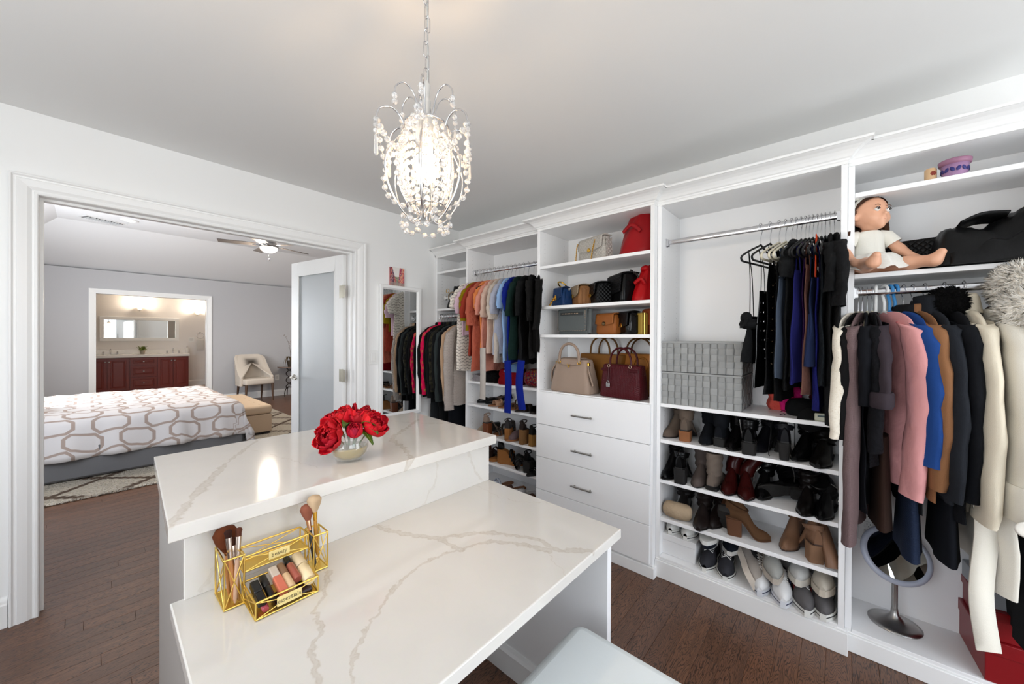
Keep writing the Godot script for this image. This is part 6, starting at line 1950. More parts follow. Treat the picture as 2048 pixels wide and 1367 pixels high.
func sneaker(label: String, at: Vector3, turn: float, m: Material, sole: Material, tongue: Material, group: String, o := {}) -> Node3D:
	var t := thing("sneaker", label, "shoe", at, turn, group)
	var L: float = o.get("L", 0.255)
	var k: float = o.get("sole", 0.022)
	part(t, "sole", shoe_sole(L, 0.004, k, 1.06), sole)
	part(t, "upper", shoe_upper(L, 0.004, k, [0.045, 0.054, 0.050, 0.044, 0.040, 0.050, 0.056, 0.052, 0.044, 0.038, 0.030, 0.014]), m)
	part(t, "collar_opening", Mb.new().ball(Vector3(0, k + 0.048, -L * 0.24), Vector3(0.024, 0.012, 0.048), 14, 8), plain(Color(0.10, 0.10, 0.11), 0.9))
	part(t, "tongue", Mb.new().box(Vector3(0, k + 0.062, -L * 0.03), Vector3(0.038, 0.008, 0.065), 0.004, Basis(Vector3.RIGHT, 0.22)), tongue)
	var lb := Mb.new()
	for i in 5:
		var z := 0.035 - 0.015 * i
		lb.tube([Vector3(-0.022, k + 0.048 + 0.003 * i, z), Vector3(0, k + 0.064 + 0.003 * i, z), Vector3(0.022, k + 0.048 + 0.003 * i, z)], 0.0025, 5)
	part(t, "laces", lb, o.get("lace_mat", plain(Color(0.88, 0.88, 0.87), 0.8)))
	if o.has("toe"): part(t, "toe_cap", shoe_upper(L, 0.004, k, [0.045, 0.054, 0.050, 0.044, 0.040, 0.050, 0.056, 0.052, 0.045, 0.040, 0.032, 0.016], 0.80, 1.0, 1.03), o.toe)
	if o.has("stripe"):
		var line := Mb.new()
		for s in [-1, 1]:
			var pts := []
			for i in 13:
				var q := i / 12.0
				pts.append(Vector3(s * (lerp_table(SOLE_B, q) * 1.06 * L / 0.25 + 0.0006), 0.004 * lerp_table(LIFT, q) + k * 0.62, (q - 0.5) * L))
			line.tube(pts, 0.0018, 5)
		part(t, "sole_stripe", line, o.stripe)
	if o.has("accent"):
		var ac := Mb.new()
		for s in [-1, 1]: ac.box(Vector3(s * 0.0325, k + 0.022, -0.012), Vector3(0.004, 0.026, 0.05), 0.0015, Basis(Vector3.RIGHT, -0.4))
		part(t, "side_mark", ac, o.accent)
	if o.has("heel_counter"): part(t, "heel_counter", shoe_upper(L, 0.004, k, [0.047, 0.057, 0.052, 0.046, 0.042, 0.05, 0.05, 0.05, 0.04, 0.04, 0.03, 0.014], 0.0, 0.30, 1.05), o.heel_counter)
	return t

func band(L: float, heel: float, thick: float, s: float, w: float, h: float, tilt := 0.0) -> Mb:  # a strap over the foot at s of its length
	var b := lerp_table(SOLE_B, s) * L / 0.25
	var y := heel * lerp_table(LIFT, s) + thick
	var rows := []
	for i in 13:
		var a: float = PI * i / 12.0
		var c := Vector3(b * 1.02 * cos(a), y - 0.003 + h * pow(sin(a), 0.8), (s - 0.5) * L + tilt * cos(a))
		rows.append(PackedVector3Array([c - Vector3(0, 0, w / 2), c, c + Vector3(0, 0.0, w / 2)]))
	return Mb.new().sheet(rows, 0.003)

func sandal(label: String, at: Vector3, turn: float, m: Material, sole: Material, style: String, heel: float, group: String, o := {}) -> Node3D:
	var t := thing("sandal" if style != "flat" else "flat_shoe", label, "sandal" if style != "flat" else "shoe", at, turn, group)
	var L: float = o.get("L", 0.24)
	var k: float = o.get("sole", 0.010)
	match style:
		"wedge":
			part(t, "wedge_sole", shoe_sole(L, heel, k, 1.0, true), sole)
		_:
			part(t, "sole", shoe_sole(L, heel, k), sole)
			if heel > 0.012: part(t, "heel", heel_block(L, heel, o.get("heel_kind", "chunky")), o.get("heel_mat", sole))
	if style == "flat":
		part(t, "upper", shoe_upper(L, heel, k, [0.036, 0.042, 0.036, 0.028, 0.022, 0.020, 0.024, 0.036, 0.038, 0.034, 0.027, 0.012]), m)
		part(t, "lining", Mb.new().ball(Vector3(0, k + 0.026, -L * 0.17), Vector3(0.021, 0.010, L * 0.26), 14, 8), plain(Color(0.30, 0.24, 0.2), 0.8))
		return t
	for s in o.get("bands", [[0.72, 0.05, 0.038, 0.0]]):
		part(t, "strap", band(L, heel, k, s[0], s[1], s[2], s[3]), m)
	if o.get("closed", false): part(t, "upper", shoe_upper(L, heel, k, [0.05, 0.06, 0.052, 0.04, 0.03, 0.03, 0.042, 0.050, 0.044, 0.03, 0.02, 0.01], 0.45, 0.88), m)
	if o.get("ankle", false):
		var e := Vector3(0, heel + k + 0.058, -L * 0.33)
		part(t, "ankle_strap", Mb.new().ring_tube(e, Vector3.RIGHT * 0.85, Vector3(0, 0.25, 0.97), 0.030, 0.004, 20, 6), m)
		part(t, "heel_counter", shoe_upper(L, heel, k, [0.06, 0.07, 0.05, 0.03, 0.03, 0.03, 0.042, 0.050, 0.044, 0.03, 0.02, 0.01], 0.0, 0.2), m)
	return t

func build_shoes() -> void:
	var T := -90.0   # toe towards the room
	var H := 90.0    # heel towards the room
	var blk := leather(Color(0.030, 0.030, 0.033), "leather", 0.03, 0.26, 0.2)
	var dark_sole := plain(Color(0.05, 0.045, 0.04), 0.6)
	var taupe := cloth(Color(0.38, 0.33, 0.29), "suede", 0.05, 0.5)
	var stack := patterned("stack", picture("stackwood", 8, 32, func(u, v): return Color(0.55, 0.36, 0.23) * (0.75 if fposmod(v * 8.0, 1.0) < 0.14 else 1.0)), 0.045, "crumple", 0.1, 0.5)
	var g1 := "boots on the top boot shelf"
	var y := 0.7855
	boot("taupe suede ankle boot with its toe out beside the unit panel", Vector3(2.32, y, -0.742), T - 12, taupe, dark_sole, 0.055, "chunky", 0.155, g1, {"heel_mat": stack})
	boot("taupe suede ankle boot showing its stacked wood heel", Vector3(2.31, y, -0.668), H + 6, taupe, dark_sole, 0.060, "chunky", 0.168, g1, {"heel_mat": stack})
	var nav := cloth(Color(0.055, 0.065, 0.085), "suede", 0.05, 0.5)
	boot("inky suede ankle boot with its toe out", Vector3(2.31, y, -0.562), T + 4, nav, dark_sole, 0.035, "chunky", 0.172, g1, {"r": 0.046})
	boot("inky suede ankle boot with its heel out", Vector3(2.33, y, -0.488), H, nav, dark_sole, 0.045, "chunky", 0.165, g1)
	boot("glossy black leather ankle boot with its toe out", Vector3(2.29, y, -0.424), T, leather(Color(0.035, 0.03, 0.033), "leather", 0.03, 0.2, 0.2), dark_sole, 0.030, "chunky", 0.168, g1)
	boot("glossy black boot showing a wide block heel", Vector3(2.27, y, -0.352), H + 4, blk, dark_sole, 0.062, "chunky", 0.165, g1, {"zip": true})
	var ink := leather(Color(0.05, 0.05, 0.07), "suede", 0.03, 0.4, 0.2)
	boot("dark lace up bootie with its toe out at the back", Vector3(2.33, y, -0.300), T - 20, ink, dark_sole, 0.06, "flared", 0.150, g1, {"laces": true, "L": 0.235})
	boot("dark lace up bootie showing a tall flared heel", Vector3(2.27, y, -0.215), H + 8, ink, dark_sole, 0.085, "flared", 0.155, g1, {"laces": true, "L": 0.22})
	boot("slouched tall black boot leaning in the shelf beside the lace up bootie", Vector3(2.31, y, -0.135), T - 14, blk, dark_sole, 0.04, "chunky", 0.15, g1, {"bend": Vector3(-0.02, 0, -0.05), "slump": 1.0, "r": 0.046})
	boot("slouched tall black boot at the mauve cardigan end of the top boot shelf", Vector3(2.26, y, -0.066), T - 6, leather(Color(0.035, 0.03, 0.027), "leather", 0.03, 0.3, 0.2), dark_sole, 0.022, "chunky", 0.135, g1, {"bend": Vector3(-0.01, 0, -0.04), "slump": 1.4, "r": 0.044})
	y = 0.5575
	var g2 := "boots on the second boot shelf"
	boot("black leather ankle boot with its toe out below the taupe suede pair", Vector3(2.28, y, -0.746), T - 5, blk, dark_sole, 0.06, "chunky", 0.165, g2)
	boot("black leather boot showing a slim block heel on the second boot shelf", Vector3(2.26, y, -0.676), H + 4, blk, dark_sole, 0.085, "chunky", 0.165, g2, {"L": 0.225})
	var gs := cloth(Color(0.34, 0.30, 0.285), "suede", 0.04, 0.7)
	boot("tall grey suede boot with its toe out", Vector3(2.28, y, -0.592), T + 3, gs, dark_sole, 0.02, "chunky", 0.195, g2, {"slump": 0.6, "r": 0.045})
	boot("tall grey suede boot with its heel out", Vector3(2.29, y, -0.510), H - 3, cloth(Color(0.42, 0.375, 0.34), "suede", 0.04, 0.7), dark_sole, 0.02, "chunky", 0.19, g2, {"slump": 0.6})
	var burg := leather(Color(0.20, 0.055, 0.05), "leather", 0.03, 0.24, 0.2)
	boot("burgundy leather boot beside the grey suede heel", Vector3(2.28, y, -0.443), T + 2, burg, dark_sole, 0.02, "chunky", 0.17, g2, {"bend": Vector3(0.02, 0, -0.03)})
	boot("burgundy leather boot with its zipped shaft folded over", Vector3(2.27, y, -0.372), T + 10, burg, dark_sole, 0.02, "chunky", 0.165, g2, {"bend": Vector3(0.045, -0.01, -0.02), "zip": true})
	boot("tall black boot slumped beside the burgundy pair", Vector3(2.33, y, -0.300), T, blk, dark_sole, 0.03, "chunky", 0.18, g2, {"slump": 1.0, "bend": Vector3(0.02, 0, 0.0)})
	var fallen := boot("tall black boot toppled with its zip showing", Vector3(2.27, y + 0.045, -0.215), 192.0, blk, dark_sole, 0.02, "chunky", 0.20, g2, {"slump": 0.8, "zip": true, "r": 0.046, "L": 0.21})
	fallen.rotation.z = deg_to_rad(72.0)
	boot("brown black boot standing between two toppled shafts", Vector3(2.25, y, -0.120), T - 4, leather(Color(0.05, 0.038, 0.035), "leather", 0.03, 0.28, 0.3), dark_sole, 0.02, "chunky", 0.17, g2, {"slump": 1.0, "L": 0.23})
	boot("dark boot with an open zip at the mauve cardigan end of the second boot shelf", Vector3(2.25, y, -0.053), T - 8, blk, dark_sole, 0.02, "chunky", 0.16, g2, {"zip": true, "slump": 1.0, "bend": Vector3(-0.03, -0.02, 0.03), "L": 0.22})
	y = 0.3405
	var g3 := "boots on the third boot shelf"
	var rb := boot("dark slouchy boot with a rolled beige lining", Vector3(2.345, y, -0.700), T + 8, leather(Color(0.10, 0.085, 0.085), "leather", 0.04, 0.4, 0.5), dark_sole, 0.02, "chunky", 0.15, g3, {"slump": 1.6, "r": 0.05, "bend": Vector3(0.02, 0, 0)})
	part(rb, "rolled_cuff", Mb.new().tube(curve([Vector3(-0.075, 0.045, 0.115), Vector3(-0.02, 0.048, 0.14), Vector3(0.055, 0.040, 0.120)], 10), [0.030, 0.040, 0.043, 0.044, 0.045, 0.046, 0.046, 0.045, 0.044, 0.042, 0.030], 14), cloth(Color(0.66, 0.58, 0.48), "crumple", 0.15, 0.6))
	var dkb := leather(Color(0.115, 0.09, 0.085), "leather", 0.03, 0.3, 0.4)
	boot("dark brown leather boot with a rounded toe", Vector3(2.26, y, -0.575), T + 4, dkb, dark_sole, 0.02, "chunky", 0.175, g3, {"slump": 0.8, "r": 0.044})
	boot("dark brown leather boot standing behind its mate", Vector3(2.33, y, -0.515), T - 4, dkb, dark_sole, 0.02, "chunky", 0.17, g3, {"slump": 0.8, "r": 0.042})
	var cog := leather(Color(0.24, 0.145, 0.085), "suede", 0.04, 0.45, 0.4)
	var tip := boot("cognac bootie lying with its opening towards the room", Vector3(2.25, y + 0.04, -0.462), H, cog, dark_sole, 0.03, "chunky", 0.13, g3, {"L": 0.20, "r": 0.036})
	tip.rotation.x = deg_to_rad(58.0)
	boot("tan suede bootie standing sideways on a tall stacked heel", Vector3(2.25, y, -0.360), 12.0, cloth(Color(0.33, 0.23, 0.15), "suede", 0.05, 0.5), cloth(Color(0.35, 0.24, 0.17), "suede", 0.05, 0.3), 0.085, "chunky", 0.105, g3, {"L": 0.20, "heel_mat": cloth(Color(0.36, 0.24, 0.17), "suede", 0.03, 0.3), "r": 0.045})
	var nude := leather(Color(0.47, 0.35, 0.27), "leather", 0.04, 0.36, 0.3)
	boot("nude leather bootie with its toe out alone at the end of the third boot shelf", Vector3(2.33, y, -0.180), T - 12, nude, plain(Color(0.20, 0.13, 0.1), 0.6), 0.06, "chunky", 0.13, g3, {"r": 0.036})
	var nd := boot("nude leather bootie showing a stacked heel and a folded shaft", Vector3(2.28, y, -0.115), H + 22, nude, plain(Color(0.20, 0.13, 0.1), 0.6), 0.085, "chunky", 0.10, g3, {"heel_mat": cloth(Color(0.50, 0.38, 0.29), "suede", 0.03, 0.4), "L": 0.215})
	part(nd, "folded_shaft", strap(curve([Vector3(-0.02, 0.17, -0.02), Vector3(-0.035, 0.14, -0.05), Vector3(-0.04, 0.06, -0.12), Vector3(-0.04, 0.014, -0.14)], 12), 0.05, 0.02, Vector3(0.3, 0.2, 1)), nude)
	# sneakers on the lowest shelf
	y = 0.1185
	var g4 := "sneakers on the lowest boot shelf"
	var bx := thing("shoe_box", "plain white shoe box under a pair of pale sneakers", "box", Vector3(2.345, y, -0.690))
	var boxm := plain(Color(0.90, 0.90, 0.90), 0.6)
	part(bx, "box", Mb.new().box(Vector3(0, 0.045, 0), Vector3(0.27, 0.09, 0.182), 0.002), boxm)
	part(bx, "lid", Mb.new().box(Vector3(0, 0.099, 0), Vector3(0.278, 0.036, 0.190), 0.002), boxm)
	var canvas := cloth(Color(0.20, 0.20, 0.22), "weave", 0.012, 0.5)
	var rub := plain(Color(0.86, 0.86, 0.84), 0.5)
	var stripe := plain(Color(0.05, 0.05, 0.07), 0.6)
	var pale := cloth(Color(0.68, 0.71, 0.73), "weave", 0.012, 0.4)
	sneaker("pale grey canvas sneaker on the white box next to the panel", Vector3(2.34, y + 0.1175, -0.735), T, pale, rub, pale, g4, {"stripe": stripe, "toe": rub})
	sneaker("pale grey canvas sneaker on the white box away from the panel", Vector3(2.33, y + 0.1175, -0.650), T, pale, rub, pale, g4, {"stripe": stripe, "toe": rub})
	sneaker("charcoal canvas sneaker with white rubber on the shelf beside the white box", Vector3(2.30, y, -0.545), T, canvas, rub, canvas, g4, {"stripe": stripe, "toe": canvas})
	sneaker("charcoal canvas sneaker with loose laces", Vector3(2.29, y, -0.462), T + 8, canvas, rub, canvas, g4, {"stripe": stripe, "toe": canvas})
	var nvy := cloth(Color(0.09, 0.11, 0.15), "weave", 0.012, 0.4)
	var up1 := sneaker("navy sneaker stacked upside down on the charcoal canvas one", Vector3(2.31, y + 0.160, -0.545), T, nvy, rub, nvy, g4, {"accent": rub})
	up1.rotation.z = PI
	sneaker("navy and white sneaker resting behind the charcoal pair", Vector3(2.385, y + 0.088, -0.455), T + 5, nvy, rub, nvy, g4, {"accent": rub})
	var knit := cloth(Color(0.66, 0.63, 0.60), "knit", 0.015, 0.5)
	var gw := sneaker("oatmeal slip on trainer tipped on its side", Vector3(2.26, y + 0.05, -0.375), T + 30, knit, plain(Color(0.80, 0.76, 0.71), 0.6), knit, g4, {"sole": 0.03})
	gw.rotation.z = deg_to_rad(-52.0)
	gw.rotation.x = deg_to_rad(20.0)
	var wht := cloth(Color(0.86, 0.86, 0.86), "weave", 0.01, 0.2)
	var nav2 := plain(Color(0.10, 0.14, 0.28), 0.6)
	sneaker("white running shoe with a navy collar beside the tipped trainer", Vector3(2.27, y, -0.305), T + 6, wht, plain(Color(0.84, 0.85, 0.87), 0.5), wht, g4, {"sole": 0.03, "accent": nav2, "stripe": nav2})
	sneaker("white running shoe with a navy collar beside the red trimmed runner", Vector3(2.25, y, -0.215), T + 8, wht, plain(Color(0.84, 0.85, 0.87), 0.5), wht, g4, {"sole": 0.03, "accent": nav2, "stripe": nav2})
	var peb := cloth(Color(0.62, 0.62, 0.60), "knit", 0.015, 0.4)
	var tip2 := sneaker("pebble grey trainer lying across the two white running shoes", Vector3(2.29, y + 0.092, -0.262), T + 14, peb, plain(Color(0.72, 0.68, 0.63), 0.6), peb, g4, {"sole": 0.03})
	tip2.rotation.x = deg_to_rad(10.0)
	sneaker("pale sneaker stacked on the red trimmed runner", Vector3(2.31, y + 0.092, -0.150), T + 2, cloth(Color(0.72, 0.72, 0.71), "weave", 0.012, 0.3), plain(Color(0.78, 0.76, 0.72), 0.6), peb, g4, {"sole": 0.03})
	var gry := cloth(Color(0.36, 0.35, 0.355), "weave", 0.012, 0.4)
	sneaker("grey running shoe with a red trimmed side", Vector3(2.25, y, -0.136), T + 12, gry, rub, cloth(Color(0.70, 0.70, 0.70), "weave", 0.012, 0.3), g4, {"sole": 0.03, "accent": plain(Color(0.42, 0.06, 0.07), 0.5), "heel_counter": plain(Color(0.36, 0.06, 0.07), 0.5), "stripe": stripe})
	sneaker("grey running shoe against the unit panel under a cream one", Vector3(2.27, y, -0.056), T, gry, rub, gry, g4, {"sole": 0.03, "stripe": stripe})
	var crm := cloth(Color(0.70, 0.67, 0.62), "weave", 0.012, 0.3)
	sneaker("cream sneaker stacked on the grey running shoe by the panel", Vector3(2.29, y + 0.092, -0.060), T, crm, plain(Color(0.76, 0.72, 0.66), 0.6), crm, g4, {"sole": 0.03, "L": 0.25})
	# --- sandals in the second unit
	y = 0.7955
	var s1 := "shoes on the top sandal shelf"
	var cork := cloth(Color(0.56, 0.37, 0.20), "crumple", 0.02, 0.6)
	var tanl := leather(Color(0.55, 0.37, 0.24), "leather", 0.02, 0.5, 0.2)
	sandal("black ballet flat pointing at the corner", Vector3(2.33, y, -2.30), T - 30, blk, dark_sole, "flat", 0.006, s1)
	var bf := sandal("black ballet flat propped up on its mate", Vector3(2.35, y + 0.012, -2.215), T - 38, blk, dark_sole, "flat", 0.006, s1)
	bf.rotation.x = deg_to_rad(10.0)
	sandal("beige cut out slide sandal on the top sandal shelf", Vector3(2.29, y, -2.125), T - 25, leather(Color(0.68, 0.53, 0.42), "croc", 0.06, 0.5, 0.8), tanl, "slide", 0.0, s1, {"bands": [[0.68, 0.055, 0.040, 0.0], [0.56, 0.018, 0.05, 0.0]]})
	sandal("tan thong sandal beside the cobalt sash ends", Vector3(2.29, y, -2.015), T - 20, leather(Color(0.30, 0.22, 0.16), "leather", 0.02, 0.4, 0.2), tanl, "slide", 0.0, s1, {"bands": [[0.66, 0.012, 0.034, 0.02], [0.66, 0.012, 0.034, -0.02], [0.3, 0.012, 0.05, 0.0]]})
	sandal("tan thong sandal half hidden behind the cobalt sash ends", Vector3(2.27, y, -1.930), T - 12, leather(Color(0.30, 0.22, 0.16), "leather", 0.02, 0.4, 0.2), tanl, "slide", 0.0, s1, {"bands": [[0.66, 0.012, 0.034, 0.02], [0.66, 0.012, 0.034, -0.02]]})
	sandal("dark brown buckle slide near the drawer unit", Vector3(2.26, y, -1.815), T - 20, leather(Color(0.13, 0.09, 0.065), "leather", 0.02, 0.4, 0.2), plain(Color(0.16, 0.11, 0.08), 0.6), "slide", 0.0, s1, {"bands": [[0.70, 0.045, 0.038, 0.0], [0.50, 0.04, 0.045, 0.0]]})
	sandal("black ruffled sandal against the drawer unit", Vector3(2.29, y, -1.720), T - 4, leather(Color(0.05, 0.035, 0.03), "crumple", 0.05, 0.5, 0.8), plain(Color(0.10, 0.07, 0.06), 0.6), "slide", 0.02, s1, {"bands": [[0.70, 0.06, 0.045, 0.0], [0.48, 0.05, 0.055, 0.0]]})
	y = 0.5555
	var s2 := "shoes on the second sandal shelf"
	sandal("cream open toe mule with its toe out", Vector3(2.29, y, -2.290), T - 12, leather(Color(0.62, 0.55, 0.47), "suede", 0.03, 0.6, 0.2), dark_sole, "slide", 0.05, s2, {"closed": true, "bands": []})
	sandal("cream mule showing a tall wood block heel", Vector3(2.26, y, -2.205), H + 5, leather(Color(0.52, 0.45, 0.40), "suede", 0.03, 0.6, 0.2), dark_sole, "slide", 0.10, s2, {"closed": true, "ankle": true, "heel_mat": plain(Color(0.42, 0.22, 0.11), 0.4), "L": 0.21, "bands": []})
	sandal("grey striped strappy sandal", Vector3(2.29, y, -2.115), T - 15, leather(Color(0.30, 0.28, 0.265), "knit", 0.03, 0.6, 0.5), tanl, "slide", 0.03, s2, {"bands": [[0.72, 0.02, 0.036, 0.0], [0.6, 0.02, 0.05, 0.0], [0.45, 0.02, 0.06, 0.0]], "ankle": true})
	sandal("cork wedge sandal with grey straps showing its heel", Vector3(2.27, y, -2.015), H + 30, leather(Color(0.20, 0.19, 0.19), "leather", 0.02, 0.5, 0.2), cork, "wedge", 0.085, s2, {"bands": [[0.72, 0.03, 0.036, 0.0], [0.5, 0.03, 0.05, 0.0]], "ankle": true})
	sandal("mauve peep toe shoe with a dark bow", Vector3(2.26, y, -1.925), T - 10, leather(Color(0.42, 0.35, 0.36), "suede", 0.03, 0.5, 0.2), tanl, "wedge", 0.045, s2, {"closed": true, "bands": [], "sole": 0.014})
	sandal("tall woven cork wedge with a brown upper", Vector3(2.27, y, -1.825), H + 8, leather(Color(0.16, 0.13, 0.12), "leather", 0.03, 0.4, 0.3), cloth(Color(0.55, 0.40, 0.25), "knit", 0.05, 1.0), "wedge", 0.10, s2, {"closed": true, "ankle": true, "bands": [], "L": 0.225})
	sandal("black and mustard wedge against the drawer unit", Vector3(2.28, y, -1.728), H, leather(Color(0.05, 0.05, 0.045), "leather", 0.03, 0.4, 0.3), cloth(Color(0.52, 0.38, 0.20), "crumple", 0.02, 0.4), "wedge", 0.075, s2, {"closed": true, "ankle": true, "bands": [], "L": 0.22})
	y = 0.3465
	var s3 := "shoes on the third sandal shelf"
	sandal("brown heeled sandal half hidden by the island top", Vector3(2.30, y, -2.215), H, leather(Color(0.25, 0.12, 0.06), "leather", 0.03, 0.4, 0.2), plain(Color(0.16, 0.09, 0.06), 0.5), "slide", 0.075, s3, {"bands": [[0.7, 0.03, 0.036, 0.0], [0.55, 0.02, 0.05, 0.0]], "ankle": true, "L": 0.22})
	sandal("black platform sandal with a pale cork sole", Vector3(2.29, y, -2.125), T - 14, leather(Color(0.05, 0.05, 0.05), "leather", 0.03, 0.4, 0.2), cork, "wedge", 0.03, s3, {"bands": [[0.72, 0.03, 0.036, 0.0], [0.55, 0.03, 0.05, 0.0]], "sole": 0.022})
	sandal("high cork wedge with black caged straps standing sideways", Vector3(2.25, y, -1.985), 22.0, leather(Color(0.035, 0.035, 0.037), "leather", 0.03, 0.35, 0.2), cork, "wedge", 0.105, s3, {"bands": [[0.84, 0.012, 0.032, 0.0], [0.78, 0.012, 0.036, 0.006], [0.72, 0.012, 0.042, 0.0], [0.66, 0.012, 0.046, 0.006], [0.58, 0.012, 0.052, 0.0], [0.50, 0.014, 0.06, 0.0]], "ankle": true, "L": 0.225})
	var lay := sandal("shiny black sandal lying on its side", Vector3(2.24, y + 0.035, -1.865), T + 30, blk, dark_sole, "slide", 0.06, s3, {"bands": [[0.74, 0.03, 0.036, 0.0], [0.6, 0.02, 0.04, 0.0]], "L": 0.22})
	lay.rotation.z = deg_to_rad(70.0)
	sandal("shiny black ankle strap sandal showing its heel", Vector3(2.27, y, -1.785), H + 10, blk, dark_sole, "slide", 0.085, s3, {"bands": [[0.74, 0.05, 0.036, 0.0]], "ankle": true, "closed": true, "L": 0.215})
	sandal("black strappy flat sandal at the drawer end of the third sandal shelf", Vector3(2.245, y, -1.705), T - 8, blk, dark_sole, "slide", 0.0, s3, {"bands": [[0.78, 0.012, 0.034, 0.0], [0.7, 0.012, 0.038, 0.0], [0.6, 0.012, 0.044, 0.0]]})
	y = 0.1205
	var s4 := "sandals on the lowest sandal shelf"
	sandal("tan slide with a blue and white bow", Vector3(2.29, y, -2.130), T - 10, patterned("bluedot", picture("bluedots", 48, 48, func(u, v): return Color(0.78, 0.80, 0.84).lerp(Color(0.16, 0.24, 0.42), smoothstep(0.55, 0.7, sin(u * TAU * 2) * sin(v * TAU * 2)))), 0.05), tanl, "slide", 0.0, s4, {"bands": [[0.70, 0.05, 0.045, 0.0], [0.66, 0.02, 0.065, 0.0]]})
	sandal("mocha slide with a wide band", Vector3(2.27, y, -1.985), T - 16, leather(Color(0.33, 0.23, 0.19), "leather", 0.02, 0.45, 0.2), tanl, "slide", 0.0, s4, {"bands": [[0.70, 0.07, 0.045, 0.0]], "sole": 0.016})
	sandal("white slide dotted with dark studs", Vector3(2.25, y, -1.865), T - 20, patterned("studdot", picture("studdots", 48, 48, func(u, v): return Color(0.84, 0.84, 0.85).lerp(Color(0.10, 0.10, 0.10), smoothstep(0.55, 0.7, sin(u * TAU * 3) * sin(v * TAU * 3)))), 0.05), plain(Color(0.8, 0.8, 0.8), 0.5), "slide", 0.0, s4, {"bands": [[0.66, 0.10, 0.048, 0.0]], "sole": 0.018})
	sandal("brown leather slide with a thick footbed by the drawer unit", Vector3(2.245, y, -1.740), T - 14, leather(Color(0.40, 0.28, 0.22), "leather", 0.02, 0.45, 0.2), plain(Color(0.20, 0.13, 0.10), 0.6), "slide", 0.0, s4, {"bands": [[0.70, 0.07, 0.045, 0.0]], "sole": 0.02})

# ---------------------------------------------------------------- on the island
func build_island_things() -> void:
	build_peonies()
	build_organizer()

func petal(len: float, wide: float, cup: float, ruffle: float, seed_: float) -> Mb:  # rises along y from the origin, cupped towards -z... the outside is +z
	var rows := []
	for j in 9:
		var t := j / 8.0
		var row := []
		for i in 9:
			var a := -1.0 + i / 4.0
			var w := wide * pow(sin(PI * (0.12 + 0.80 * t)), 0.7) * 0.5
			var y := len * t * (1.0 - 0.10 * a * a * t)
			var z := cup * (sin(t * PI * 0.9) * 0.55 - 0.30 * t) - a * a * w * 0.55 * (1.0 - 0.3 * t)
			z += ruffle * t * t * sin(a * 6.0 + seed_) + ruffle * 0.6 * t * t * sin(a * 11.0 + seed_ * 2.0)
			row.append(Vector3(a * w, y + ruffle * 0.7 * t * sin(a * 8.0 + seed_ * 3.0), z))
		rows.append(PackedVector3Array(row))
	return Mb.new().sheet(rows, 0.0012)

func peony(label: String, at: Vector3, dir: Vector3, size: float, open_: float, stem_to: Vector3, tone: Color, seed_: int) -> void:
	var o := thing("peony", label, "flower", at, 0.0, "red peonies in the glass vase")
	var r2 := RandomNumberGenerator.new()
	r2.seed = seed_
	var y := dir.normalized()
	var x := y.cross(Vector3(0.3, 0.2, 1)).normalized()
	var b := Basis(x, y, x.cross(y))
	var k := 0
	for ring in [[6, 0.30, 0.55], [7, 0.55, 0.8], [8, 0.8, 1.0], [7, 1.05, 1.08]]:
		for i in ring[0]:
			var m := cloth(Color(tone.r * r2.randf_range(0.85, 1.1), tone.g * r2.randf_range(0.6, 1.3), tone.b * r2.randf_range(0.8, 1.2)), "crumple", 0.05, 0.25, 0.55)
			var p := part(o, "petal", petal(size * ring[2] * r2.randf_range(0.85, 1.1), size * 0.95 * ring[2], size * 0.5, size * 0.06, r2.randf() * 6.0), m)
			var turn: float = TAU * (i + 0.37 * k) / ring[0] + r2.randf_range(-0.2, 0.2)
			var tilt: float = (ring[1] - 0.35) * open_ + r2.randf_range(-0.12, 0.12)
			p.basis = b * Basis(Vector3.UP, turn) * Basis(Vector3.RIGHT, tilt)
			p.position = b * (Basis(Vector3.UP, turn) * Vector3(0, 0, size * 0.05 * (k + 1)))
		k += 1
	if open_ > 1.0:
		var st := Mb.new()
		for i in 40:
			var d := Vector3(r2.randfn() * 0.35, 1, r2.randfn() * 0.35).normalized()
			st.tube([Vector3.ZERO, b * d * size * 0.42], 0.0008, 4)
			st.ball(b * d * size * 0.44, Vector3.ONE * 0.0026, 5, 4)
		part(o, "stamens", st, plain(Color(0.72, 0.58, 0.28), 0.7)).set_meta("kind", "stuff")
	part(o, "stem", Mb.new().tube(curve([b * Vector3(0, -0.002, 0), b * Vector3(0, -size * 0.35, 0) + (stem_to - at) * 0.3, (stem_to - at) * 0.75 + Vector3(0, 0.01, 0), stem_to - at], 12), 0.0026, 7), plain(Color(0.30, 0.38, 0.14), 0.6))

